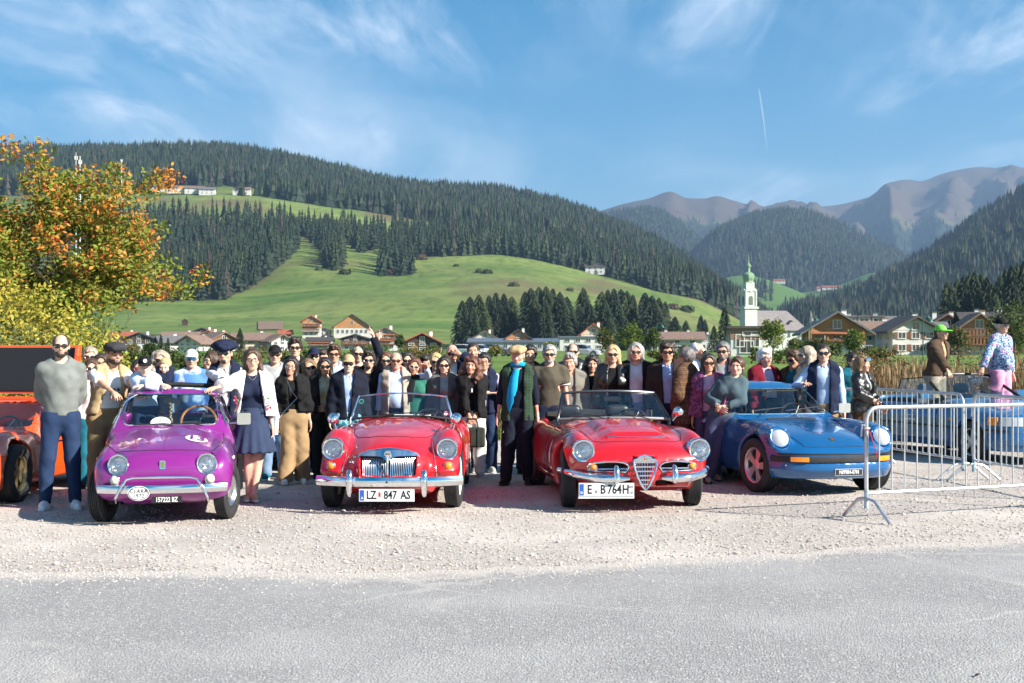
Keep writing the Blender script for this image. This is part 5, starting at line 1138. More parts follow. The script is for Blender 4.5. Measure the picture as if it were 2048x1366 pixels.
 for i in range(n + 1):
  y = -.30 + .60 * i / n; zt = .652 - .055 * (abs(y) / .29)**2.2; zb = .585 - (.05 * math.exp(-(y / .05)**2)); vs += [(gx(y, zt) + .034, y, zt), (gx(y, zb) + .038, y, zb)]
 top.add(vs, [(2 * i, 2 * i + 1, 2 * i + 3, 2 * i + 2) for i in range(n)]).build('grille_shell', M_CHROME, g, True)
 sl_ = MB()
 for sg in (-1, 1):
  for i in range(14):
   y = sg * (.028 + .0182 * i); zt = .568 - .012 * i / 14; zb = .378
   sl_.tube([(gx(y, zt) - .008, y, zt), (gx(y, .48) + .004, y * .985, .48), (gx(y, zb) + .006, y * .96, zb)], .0046, 6)
 tag(sl_.build('grille_slats', M_CHROME, g, True), kind='stuff')
 MB().tube([(.675, 0, .60), (.69, 0, .5), (.685, 0, .37)], [.016, .013, .011], 8).build('centre_bar', M_CHROME, g, True)
 MB().box((.45, 0, .48), (.02, .56, .2)).build('radiator', M_BLK, g)
 bx = at_x((.682, 0, .615), tilt=-.28)
 bd = MB().lathe([(.036, -.01), (.036, .012), (.03, .016), (.001, .016)], 8, bx @ Matrix.Rotation(R(22.5), 4, 'Z')).build('badge', M_CHROME, g)
 me = text_mesh('MG', .032, M_INK, 'badge_letters', .0008, True); me.transform(bx @ Matrix.Translation((0, 0, .0175))); obj('badge_letters', me, bd)
 # bumper, overriders, plate
 bp = [(.755 - .19 * abs(i / 12)**2.6, .735 * i / 12 + .01, .335) for i in range(-12, 13)]
 prof = [(0, -.05), (.018, -.046), (.026, -.02), (.030, 0), (.026, .02), (.018, .046), (0, .05), (-.012, 0)]
 b_ = bar_loft(bp, prof, 'bumper', M_CHROME, car.root)
 for sg in (1, -1):
  MB().tube([(.755, sg * .375, .20), (.785, sg * .375, .23), (.80, sg * .375, .33), (.79, sg * .375, .40), (.765, sg * .375, .435), (.74, sg * .375, .44)], [.02, .028, .034, .036, .032, .02], 12).build('overrider', M_CHROME, b_, True)
 MB().lathe([(.012, 0), (.012, .01), (.001, .01)], 6, at_x((.785, 0, .335))).build('bumper_bolt', M_BLK, b_)
 plate(car, (.78, 0, .205), .555, .125, M_PLATE, [('LZ', -.152, .112, M_INK), ('847', .037, .112, M_INK), ('AS', .19, .112, M_INK)], M_INK, .1, parts=[(-.268, -.225, -.053, .053, M_PBLUE), (-.082, -.06, -.015, .03, M_RED)])
 me = text_mesh('A', .035, M_PLATE, 'characters', .0008, True); me.transform(at_x((.7885, -.246, .178))); obj('characters', me, car.root)
 # windscreen
 tb = []; bb = []
 for i in range(21):
  t = i / 10 - 1; bb.append(Vector((-.985 + .10 * (1 - t * t), .575 * t, .895 + .022 * (1 - t * t) - .02 * abs(t)**3))); tb.append(Vector((-1.13 + .085 * (1 - t * t), .50 * t, 1.125 + .045 * (1 - t * t))))
 w = MB().tube(tb, .009, 8).build('windscreen_frame', M_CHROME, car.root, True)
 MB().tube(bb, .013, 8).build('scuttle_seal', M_RUB, w, True)
 for k in (0, -1): MB().tube([bb[k] + Vector((0, 0, -.05)), bb[k], tb[k] + Vector((0, 0, .012))], [.016, .015, .011], 8).build('windscreen_post', M_CHROME, w, True)
 vs = [p for pr in zip(bb, tb) for p in pr]; MB().add(vs, [(2 * i, 2 * i + 2, 2 * i + 3, 2 * i + 1) for i in range(20)]).build('pane', M_GLASS, w, True)
 for (y, z, mm) in ((-.46, 1.075, (M_GOLD, (.02, .2, .25))), (.47, .94, (M_PLATE, (.5, .02, .08)))):
  k = min(range(21), key=lambda i: abs(tb[i].y - y)); p = bb[k].lerp(tb[k], (z - bb[k].z) / (tb[k].z - bb[k].z)) + Vector((.006, 0, 0)); s_ = MB().lathe([(.001, .001), (.032, .001)], 20, at_x(p, tilt=.5)).build('sticker', mat('sticker' + str(z), mm[1], .4), w); MB().lathe([(.001, .002), (.02, .002)], 16, at_x(p, tilt=.5)).build('sticker_print', mm[0], s_)
 for y in (-.2, .22): wiper(car, (-.80, y - .05, .905), (-.87, y + .16, .945), (0, .17, .012))
 # cockpit
 for y in (-.28, .28): seat(car, -1.85, y, .32, .48, hz=.48, head=False)
 steering(car, -1.28, .29, .80, .20, M_BLK)
 MB().box((-1.14, 0, .74), (.05, 1.1, .2)).build('dashboard', M_LEA, car.root)
 return car

def microcar_fiat():
 car = Car('small_car', 'purple vintage microcar with chrome nudge bar and oval CLARA plate', -3.385, 12.72, 11.)
 pt = paint('metallic_purple', (.25, .019, .235), .25, .28)
 Tc = spl([-2.62, -2.45, -2.25, -2.0, -.62, -.3, 0, .2, .34, .42, .5], [.45, .62, .76, .86, .885, .845, .79, .745, .70, .655, .56])
 Tw = spl([-2.6, -2.2, -1.9, -1.0, -.6, -.1, .15, .30, .38, .46], [.4, .66, .76, .80, .795, .755, .715, .665, .61, .5])
 Wx = spl([-2.65, -2.5, -2.2, -1.9, -1.0, -.3, .1, .3, .42, .5], [.35, .52, .64, .685, .69, .688, .685, .672, .63, .52])
 XFp = spl([0, .3, .5, .6, .66, .72], [.485, .475, .445, .40, .33, .12])
 def T(x, ay): return smax(Tc(x) - .085 * (ay / .52)**2.6, np.maximum(Tw(x) - .16 * ((ay - .545) / .17)**2, .15), .05)
 def W(x, z):
  fl = .028 * np.exp(-((x) / .34)**2) + .028 * np.exp(-((x + 1.95) / .36)**2)
  return Wx(x) + fl * ramp01(.62 - z, 0, .25) - .20 * np.maximum(z - .56, 0) - .30 * np.maximum(.34 - z, 0)
 def XF(ay, z): return XFp(ay) - .9 * np.maximum(np.abs(z - .50) - .04, 0)**1.8 - .5 * np.maximum(.33 - z, 0)
 base = car_field(T, W, XF, lambda a, z: -2.56 + .30 * (a / .6)**3 + 1.1 * np.maximum(z - .55, 0)**1.6, lambda x: .19 + .10 * ramp01(x, .25, .5), .09, .06)
 xw = spl([.8, .87, 1.0, 1.12, 1.2, 1.3], [-.50, -.565, -.70, -.825, -.93, -1.1])
 xr = spl([.8, .87, 1.0, 1.12, 1.22, 1.3], [-2.36, -2.27, -2.10, -1.94, -1.78, -1.6])
 Tr = spl([-2.4, -1.9, -1.6, -1.2, -.9, -.5], [1.20, 1.24, 1.268, 1.272, 1.25, 1.20])
 def cab(x, y, z, off=0.):
  ay = np.abs(y); wc = .625 - .33 * (z - .86) - .12 * np.maximum(z - 1.1, 0)
  g = smax((z - Tr(x) + .05 * (ay / .5)**2.5), ay - wc, .10)
  g = smax(g, (x - xw(z) + .085 * (ay / .55)**2) * .72, .07); g = smax(g, (xr(z) - x + .12 * (ay / .55)**2) * .72, .09)
  return np.maximum(g, .70 - z) + off
 def wind(x, y, z):        # windscreen opening in front view
  ay = np.abs(y); hw = .515 - .17 * (z - .88); return np.maximum(smax(smax(ay - hw, z - 1.195, .10), .895 - z, .10), -1.25 - x)
 def rearw(x, y, z): return np.maximum(smax(np.abs(y) - .42, np.abs(z - 1.06) - .11, .08), x + 1.75)
 def sidew(x, y, z):
  a = smax(smax(x - (-.70 - (z - .89) * .92), -1.42 - x, .03), np.abs(z - 1.04) - .135, .05); b = smax(smax(x + 1.47, (-1.99 + (z - .89) * .7) - x, .05), np.abs(z - 1.04) - .135, .06)
  return np.maximum(np.minimum(a, b), .36 - np.abs(y))
 def f(x, y, z):
  g = smin(base(x, y, z), cab(x, y, z), .045)
  for cx in (0., -1.95): g = smax(g, -arch(x, y, z, cx, .275, .305, .40), .03)
  g = np.maximum(g, -np.maximum(cab(x, y, z, .035), .50 - z))
  cabin_low = smax(smax(np.abs(x + 1.40) - .62, np.abs(y) - .60, .1), np.abs(z - .70) - .38, .1); g = np.maximum(g, -cabin_low)
  g = np.maximum(g, -wind(x, y, z)); g = np.maximum(g, -sidew(x, y, z)); g = np.maximum(g, -rearw(x, y, z))
  g = np.maximum(g, -lamp_cut(x, y, z, .425, .575, .093, .15)); hatch = np.maximum(smax(np.abs(x + 1.42) - .36, np.abs(y) - .40, .06), 1.1 - z); return np.maximum(g, -hatch)
 car.body(f, (-2.6, -.74, .15), (.5, .74, 1.29), .0165, pt)
 keep = lambda fn: (lambda x, y, z: fn(x, y, z) < .012)
 fc = lambda x, y, z: cab(x, y, z, .016)
 lo, hi = (-2.4, -.68, .7), (-.45, .68, 1.3)
 glass_patch(fc, lo, hi, .022, lambda x, y, z: (wind(x, y, z) < .012) & (x > -1.0), M_GLASS, 'windscreen', car.root)
 glass_patch(fc, lo, hi, .022, lambda x, y, z: (sidew(x, y, z) < .012) & (np.abs(y) > .4) & (z < 1.2), M_GLASS, 'side_window', car.root)
 glass_patch(fc, lo, hi, .022, lambda x, y, z: (rearw(x, y, z) < .012) & (x < -1.75), M_GLASSD, 'rear_window', car.root)
 wheel_set(car, .275, .14, .165, 1.22, 1.95, 'disc', M_STEEL, M_ALU, steer=R(-16))
 # trim round the windscreen, laid on the cabin skin
 cv, cq = implicit(lambda x, y, z: cab(x, y, z), lo, hi, .025); keepb, car_b = car.bvh, BVHTree.FromPolygons([Vector(p) for p in cv.tolist()], cq.tolist())
 car.bvh = car_b
 wo = [(y * (1 - .17 / .5 * (z - .88)), z) for y, z in rrect(-.515, .515, .893, 1.197, .085)]
 car.seam(wo, 'front', .009, M_CHROME, 'windscreen_trim', car.root, True, .0)
 so_ = [(-.715, .905), (-.95, 1.165), (-1.40, 1.168), (-1.415, .905)]
 for sd in ('left', 'right'):
  car.seam(so_, sd, .008, M_CHROME, 'window_trim', car.root, True); car.seam([(-.80, .905), (-.80, 1.0), (-.80, 1.01)], sd, .007, M_CHROME, 'quarter_bar', car.root)
  car.seam([(-.66, .86), (-.96, 1.19), (-1.2, 1.215), (-1.75, 1.20)], sd, .007, M_CHROME, 'drip_rail', car.root, off=.004)
 car.bvh = keepb
 for sg in (1, -1):
  sd = 'left' if sg > 0 else 'right'
  headlamp(car, (car.front(sg * .32, .575)[0].x - .012, sg * .425, .575), .09, tilt=.10, yaw=sg * .16, ring=.012, rim=M_CHROME, depth=.10)
  round_lamp(car, car.front(sg * .455, .435)[0] + Vector((.006, 0, 0)), .042, M_CREAM, yaw=sg * .3, name='marker_light', dome=.035)
  car.seam([(-.70, .85), (-.69, .5), (-.72, .27), (-1.40, .27), (-1.43, .6), (-1.43, .86)], sd, .004)
  c, n = car.side(-.02, .60, sg); MB().lathe([(.022, 0), (.015, .012), (.001, .016)], 12, Matrix.Translation(c) @ Matrix.Rotation(-sg * math.pi / 2, 4, 'X')).build('side_repeater', M_AMBER if sg < 0 else M_CREAM, car.root, True)
 car.seam([(-.56, -.56), (-.2, -.575), (.08, -.56), (.22, -.47), (.315, -.25), (.335, 0), (.315, .25), (.22, .47), (.08, .56), (-.2, .575), (-.56, .56)], 'top', .005)
 car.seam([(-.50, 0), (.30, 0)], 'top', .004, pt, 'bonnet_ridge', off=.002)
 # front badge, bumper, nudge bar, plates
 c, n = car.front(0, .575); bd = MB().prism(rrect(-.028, .028, -.04, .04, .01, 3), -.01, .012, at_x(c, tilt=.1)).build('badge', M_CHROME, car.root); MB().prism(rrect(-.02, .02, -.03, .03, .006, 3), .012, .014, at_x(c, tilt=.1)).build('badge_face', M_GOLD, bd)
 bp = [(.555 - .12 * abs(i / 12)**2.6, .615 * i / 12, .355) for i in range(-12, 13)]
 b_ = bar_loft(bp, [(0, -.042), (.016, -.038), (.024, -.015), (.026, 0), (.024, .02), (.016, .038), (0, .042), (-.01, 0)], 'bumper', M_CHROME, car.root)
 MB().tube([(.50, -.44, .235), (.59, -.435, .28), (.60, -.40, .36), (.575, -.335, .45), (.57, -.27, .465), (.575, 0, .47), (.57, .27, .465), (.575, .335, .45), (.60, .40, .36), (.59, .435, .28), (.50, .44, .235)], .0125, 10).build('nudge_bar', M_CHROME, b_, True)
 ox = at_x((.605, -.215, .325), tilt=.05)
 ov = MB().lathe([(.001, -.004), (.1, -.004), (.1, .004), (.001, .004)], 36, ox @ Matrix.Diagonal((1.02, .68, 1, 1))).build('oval_plate', M_PLATE, car.root)
 me = ring_mesh('oval_ring', .096, .063, .007, M_INK); me.transform(ox @ Matrix.Translation((0, 0, .005))); obj('oval_ring', me, ov)
 for s_, yy in (('CLARA', .019), ('1972', -.024)):
  me = text_mesh(s_, .050, M_INK, 'characters', .0006, True, 1.1); me.transform(ox @ Matrix.Translation((0, yy, .0055))); obj('characters', me, ov)
 plate(car, (.545, .045, .255), .285, .062, M_INK, [('157222 BZ', 0, .060, M_PLATE)], M_PLATE, .05, border=M_INK)
 # roundel with 13 on the bonnet
 me = disc_mesh('roundel', .112, .112, M_PLATE, 40, 7); car.decal(me, 'top', (-.06, .30), (0, 1), (-1, 0), 'roundel', off=.005)
 me = text_mesh('13', .19, mat('roundel_ink', (.16, .01, .16), .4), 'characters', .0, True); bm = bmesh.new(); bm.from_mesh(me); bmesh.ops.subdivide_edges(bm, edges=bm.edges, cuts=3); bm.to_mesh(me); bm.free()
 car.decal(me, 'top', (-.06, .30), (0, 1), (-1, 0), 'characters', off=.011)
 # mirror on the driver's side, wipers, interior
 mm = MB().tube([(-.72, .60, .90), (-.70, .70, .905), (-.70, .76, .95)], .008, 6).build('door_mirror', M_CHROME, car.root, True); MB().prism(rrect(-.075, .075, -.06, .06, .015, 3), -.012, .012, at_x((-.70, .77, .945), yaw=.25)).build('mirror_shell', M_CHROME, mm)
 for y0, y1 in ((-.02, -.28), (.30, .03)): wiper(car, (-.545, y0 + .05, .885), (-.60, (y0 + y1) / 2 - .03, .905), (-.02, .20, .006))
 MB().box((-.80, 0, .82), (.12, 1.06, .10)).build('dashboard', M_BLK, car.root)
 steering(car, -.98, .28, .90, .19, M_WOOD, .5)
 for y in (-.28, .28): seat(car, -1.55, y, .42, .46, hz=.50, head=False)
 MB().box((-2.05, 0, .72), (.12, 1.0, .4), (0, -.3, 0)).build('rear_bench', M_LEA, car.root)
 MB().prism(rrect(-.09, .09, -.028, .028, .02, 3), -.01, .01, at_x((-.93, 0, 1.13))).build('rear_view_mirror', M_BLK, car.root)
 dr = random.Random(2); bead = MB()
 for i in range(16): bead.lathe([(.001, .012), (.011 + .004 * dr.random(), 0), (.001, -.012)], 8, Matrix.Translation((-.88 + dr.uniform(-.006, .006), -.01 + dr.uniform(-.012, .012), 1.10 - .013 * i)))
 bead.build('hanging_beads', mat('beads', (.45, .34, .2), .5, var=.5, vs=60), car.root, True)
 sx = at_x((-.62, -.10, .915), tilt=.6); ob = MB().lathe([(.001, -.003), (.1, -.003), (.1, .003), (.001, .003)], 32, sx @ Matrix.Diagonal((1.05, .7, 1, 1))).build('oval_sign', M_PLATE, car.root); me = text_mesh('CLARA', .045, M_INK, 'characters', .0006, False, 1.12); me.transform(sx @ Matrix.Translation((0, .02, .004))); obj('characters', me, ob)
 # rolled-back fabric roof
 MB().tube([(-1.76, -.40, 1.262), (-1.77, 0, 1.280), (-1.76, .40, 1.262)], .034, 12, flat=.8).build('rolled_roof', mat('roof_fabric', (.014, .014, .015), .85, bump=.3, bs=50), car.root, True)
 car.root.scale = (1, .955, 1)
 return car
M_FLUTED = mat('fluted_lens', (.42, .45, .48), .2, coat=1., var=.12, vs=60, stretch=(1, 1, .12))
def spider_alfa():
 car = Car('convertible_car', 'red open convertible with heart-shaped shield grille and split chrome bumper', 1.263, 13.88, 7.)
 pt = MATS['signal_red']
 Tb = spl([-3.4, -3.2, -2.8, -2.4, -2.2, -1.2, -1.02, -.6, -.2, .2, .45, .58, .66, .72], [.45, .60, .76, .80, .76, .72, .885, .86, .825, .775, .71, .65, .57, .45])
 Tw = spl([-3.4, -3.0, -2.6, -2.2, -1.7, -1.2, -.7, -.2, .15, .36, .46, .54], [.45, .72, .82, .83, .80, .80, .81, .825, .81, .765, .72, .60])
 XFp = spl([0, .12, .3, .5, .62, .70, .76, .80], [.70, .675, .65, .61, .555, .45, .28, .0])
 Wx = spl([-3.4, -3.25, -3.0, -2.5, -1.7, -1.0, -.4, .1, .4, .55], [.34, .52, .66, .765, .755, .762, .785, .79, .765, .70])
 def T(x, ay):
  a = Tb(x) - .085 * (ay / .60)**3; b = Tw(x) - .12 * ((ay - .62) / .17)**2
  sc = .045 * ramp01(x, -.75, -.55) * (1 - ramp01(x, .28, .33)) * (1 - ramp01(ay, .24 + .05 * (x < 0), .38))     # bonnet scoop
  return smax(a, np.maximum(b, .2), .06) + sc
 def W(x, z): return Wx(x) - .30 * np.maximum(.36 - z, 0) - .30 * np.maximum(z - .52, 0)**1.5 * 2
 def XF(ay, z):
  w = ramp01(ay, .48, .60)
  return XFp(ay) - (1 - w) * .5 * np.maximum(z - .52, 0)**1.2 - w * 1.2 * np.maximum(np.abs(z - .63) - .06, 0)**1.6 - .45 * np.maximum(.36 - z, 0)
 f0 = car_field(T, W, XF, lambda a, z: -3.32 + .32 * (a / .7)**3 + .25 * np.maximum(z - .5, 0), lambda x: .19 + .10 * ramp01(x, .3, .7), .10, .07)
 def f(x, y, z):
  g = f0(x, y, z); ay = np.abs(y)
  for cx in (0., -2.36): g = smax(g, -arch(x, y, z, cx, .315, .365, .46), .035)
  ck = smax(smax(np.abs(x + 1.66) - .58, ay - .60, .16), .40 - z, .06); g = smax(g, -ck, .02)
  g = np.maximum(g, -lamp_cut(x, y, z, .605, .632, .098, .25))
  # side air intakes: a low D shape beside the shield
  u = np.clip((ay - .16) / .42, 0, 1); top = .505 + .022 * (1 - (2 * u - 1)**2) - .02 * u
  op = smax(smax(z - top, .425 + .01 * u - z, .03), smax(.165 - ay, ay - .56, .06), .04); g = np.maximum(g, -np.maximum(op, .40 - x))
  sh = np.maximum(ay - .115 * np.clip((z - .25) / .28, .05, 1), np.maximum(np.abs(z - .42) - .15, .45 - x)); g = np.maximum(g, -sh)
  lo = np.maximum(smax(smax(.12 - ay, ay - .34, .02), np.abs(z - .31) - .025, .02), .40 - x); return np.maximum(g, -lo)
 car.body(f, (-3.4, -.82, .12), (.75, .82, .98), .0175, pt)
 MB().box((.42, 0, .42), (.02, 1.1, .3)).build('radiator', M_BLK, car.root)
 wheel_set(car, .315, .16, .205, 1.34, 2.36, 'disc', M_STEEL, pt, steer=R(-7))
 for sg in (1, -1):
  sd = 'left' if sg > 0 else 'right'
  headlamp(car, (.555, sg * .605, .632), .097, tilt=.04, yaw=sg * .06, ring=.02, depth=.10)
  # chrome surround of the intake with its bar and indicator
  o_ = []
  for (u, z) in ((0, .46), (.02, .49), (.12, .515), (.3, .525), (.55, .525), (.8, .515), (.95, .495), (1.0, .47), (.97, .44), (.8, .428), (.4, .424), (.08, .424)): 
   y = sg * (.16 + .41 * u); c, n = car.cast((3, y * 1.0, z), (-1, 0, 0)); x = float(XF(np.array([abs(y)]), np.array([z]))[0]); o_.append((x + .004, y, z))
  it = MB().tube(o_, .011, 8, closed=True).build('intake_surround', M_CHROME, car.root, True)
  MB().tube([(float(XF(np.array([.17]), np.array([.45]))[0]) - .01, sg * .17, .455), (float(XF(np.array([.5]), np.array([.45]))[0]) - .005, sg * .5, .45)], .009, 8).build('intake_bar', M_CHROME, it, True)
  x = float(XF(np.array([.515]), np.array([.46]))[0]); round_lamp(car, (x + .0, sg * .515, .468), .035, M_AMBER, yaw=sg * .2)
  # half bumper with overrider
  pts = []
  for i in range(15):
   t = i / 14; y = .165 + .64 * t; pts.append((float(XF(np.array([min(y, .76)]), np.array([.36]))[0]) + .075 - .02 * t - (.10 * max(0, t - .8) / .2), sg * y, .362 - .02 * math.sin(t * 3.1) + .045 * t))
  pts = pts if sg > 0 else pts[::-1]
  rr_ = [.014 + .032 * min(1, 4 * i / 14, 4 * (14 - i) / 14 + .35) for i in range(15)]; rr_ = rr_ if sg > 0 else rr_[::-1]
  b_ = MB().tube(pts, rr_, 12).build('bumper', M_CHROME, car.root, True)
  y = sg * .30; x = float(XF(np.array([.30]), np.array([.36]))[0]) + .09
  MB().tube([(x, y, .32), (x + .02, y, .36), (x + .018, y, .42), (x - .015, y, .475), (x - .05, y, .49)], [.02, .034, .032, .026, .012], 12).build('overrider', M_CHROME, b_, True)
  car.seam([(-1.08, .72), (-1.06, .5), (-1.12, .28), (-1.95, .28), (-2.05, .5), (-2.02, .76)], sd, .004)
  car.seam([(.42, .30), (-.35, .27)], sd, .006, M_CHROME, 'sill_trim', off=.002) if False else None
  car.seam([(-.42, .30), (-1.2, .275), (-2.0, .30)], sd, .009, M_CHROME, 'sill_trim', off=.003)
  c, n = car.side(.30, .50, sg)
  if c is not None: MB().lathe([(.018, 0), (.012, .012), (.001, .015)], 12, Matrix.Translation(c) @ Matrix.Rotation(-sg * math.pi / 2, 4, 'X')).build('side_repeater', M_AMBER, car.root, True)
 car.seam([(-.88, -.58), (-.4, -.545), (.1, -.52), (.32, -.47), (.40, -.38), (.425, -.2), (.43, 0), (.425, .2), (.40, .38), (.32, .47), (.1, .52), (-.4, .545), (-.88, .58)], 'top', .0045)
 car.seam([(.31, -.31), (.335, -.15), (.34, 0), (.335, .15), (.31, .31)], 'top', .011, M_CHROME, 'scoop_trim', off=.004)
 # shield grille
 xs_ = lambda z: .735 - .30 * max(z - .42, 0)
 out = [(0, .245), (-.035, .285), (-.075, .36), (-.105, .45), (-.118, .52), (-.112, .545), (-.08, .552), (-.055, .572), (0, .592), (.055, .572), (.08, .552), (.112, .545), (.118, .52), (.105, .45), (.075, .36), (.035, .285)]
 g = MB().tube([(xs_(z), y, z) for y, z in out], .012, 8, closed=True).build('grille', M_CHROME, car.root, True)
 gb = MB()
 for k in range(6):
  z = .30 + .044 * k; hw = .115 * min(1, (z - .235) / .27); gb.box((xs_(z) - .008, 0, z), (.012, 2 * hw, .014))
 for k in range(-3, 4):
  y = .029 * k; z0 = .235 + abs(y) / .115 * .27; gb.tube([(xs_(z0) - .012, y * .8, max(z0, .26)), (xs_(.54) - .012, y, .545 - .03 * abs(k) / 3)], .0042, 5)
 tag(gb.build('grille_bars', M_CHROME, g, True), kind='stuff')
 top = MB(); top.prism([(-.112, .545), (-.118, .528), (.118, .528), (.112, .545), (.08, .552), (.055, .572), (0, .592), (-.055, .572), (-.08, .552)], -.004, .008, Matrix(((0, 0, 1, .70), (1, 0, 0, 0), (0, 1, 0, 0), (0, 0, 0, 1)))).build('grille_head', M_CHROME, g)
 bx = at_x((.712, 0, .56), tilt=-.25); bd = MB().lathe([(.024, -.004), (.024, .008), (.001, .008)], 20, bx).build('badge', M_CHROME, g); MB().box((.721, -.010, .558), (.002, .012, .030)).build('badge_cross', M_RED, bd); MB().box((.721, .010, .558), (.002, .012, .022)).build('badge_serpent', mat('green_enamel', (.02, .2, .08), .3), bd)
 # number plate, hung off to the side of the shield
 yp = -.40; xp = float(XF(np.array([.36]), np.array([.3]))[0]) + .10
 pl = plate(car, (xp, yp, .250), .56, .135, M_PLATE, [('E', -.170, .122, M_INK), ('B', -.035, .122, M_INK), ('764', .082, .122, M_INK), ('H', .195, .122, M_INK)], M_INK, .1, yaw=-.10, parts=[(-.272, -.228, -.058, .058, M_PBLUE), (-.118, -.09, -.035, -.005, M_STEEL)])
 for s_, yy in (('04', .028), ('10', -.03)):
  me = text_mesh(s_, .04, M_INK, 'characters', .0008); me.transform(at_x((xp, yp, .250), 0, -.10) @ Matrix.Translation((.248, yy, .0075))); obj('characters', me, pl)
 me = text_mesh('D', .035, M_PLATE, 'characters', .0008, True); me.transform(at_x((xp, yp, .250), 0, -.10) @ Matrix.Translation((-.25, -.03, .0085))); obj('characters', me, pl)
 MB().box((xp - .01, yp, .172), (.012, .565, .022), (0, 0, -.10)).build('plate_holder', M_PLATE, pl)
 # windscreen: tall dark frame
 tb = []; bb = []
 for i in range(25):
  t = i / 12 - 1; bb.append(Vector((-.90 + .13 * (1 - t * t), .645 * t, .875 + .022 * (1 - t * t)))); tb.append(Vector((-1.20 + .12 * (1 - t * t), .535 * t, 1.165 + .026 * (1 - t * t))))
 fr = mat('screen_frame', (.10, .11, .12), .3, .6)
 w = MB().tube(tb, .020, 10, flat=.8).build('windscreen_frame', fr, car.root, True)
 MB().tube(bb, .018, 8).build('scuttle_seal', mat('grey_seal', (.12, .13, .14), .5), w, True)
 for k in (0, -1): MB().tube([bb[k] + Vector((0, 0, -.06)), bb[k], tb[k]], [.024, .022, .018], 8).build('windscreen_post', M_BLKG, w, True)
 MB().add([p for pr in zip(bb, tb) for p in pr], [(2 * i, 2 * i + 2, 2 * i + 3, 2 * i + 1) for i in range(24)]).build('pane', M_GLASS, w, True)
 for y in (-.30, .18): wiper(car, (-.72, y + .2, .885), (-.80, y - .04, .925), (-.02, .19, .008))
 for y in (-.12, .34): MB().prism(rrect(-.02, .02, -.014, .014, .008, 2), 0, .02, Matrix.Translation(car.top(-.58, y)[0])).build('washer_jet', M_BLK, car.root)
 mm = MB().tube([(-.80, .66, .86), (-.80, .72, .93)], .008, 6).build('door_mirror', M_CHROME, car.root, True); MB().lathe([(.001, .05), (.035, .04), (.055, .0), (.058, -.03), (.001, -.03)], 20, at_x((-.80, .735, .96), yaw=.3)).build('mirror_shell', M_CHROME, mm, True)
 for y in (-.30, .30): seat(car, -2.0, y, .36, .50, hz=.46)
 steering(car, -1.35, .32, .80, .19, M_BLK)
 MB().box((-1.08, 0, .76), (.10, 1.16, .16)).build('dashboard', M_LEA, car.root)
 MB().tube([(-2.35, -.55, .84), (-2.42, 0, .87), (-2.35, .55, .84)], .06, 10).build('folded_hood', MATS.get('roof_fabric') or M_BLK, car.root, True)
 MB().prism(rrect(-.09, .09, -.025, .025, .02, 3), -.01, .01, at_x((-1.09, .02, 1.10))).build('rear_view_mirror', M_BLK, car.root)
 # white silhouette sticker on the flank
 me = bpy.data.meshes.new('flank_sticker'); me.from_pydata([(x, y, 0) for x, y in [(-.06, -.10), (.05, -.10), (.07, -.03), (.04, .02), (.05, .09), (.02, .16), (.0, .10), (-.035, .05), (-.07, .0)]], [], [tuple(range(9))]); me.materials.append(M_PLATE)
 car.decal(me, 'right', (-.62, .52), (1, 0), (0, 1), 'flank_sticker')
 return car

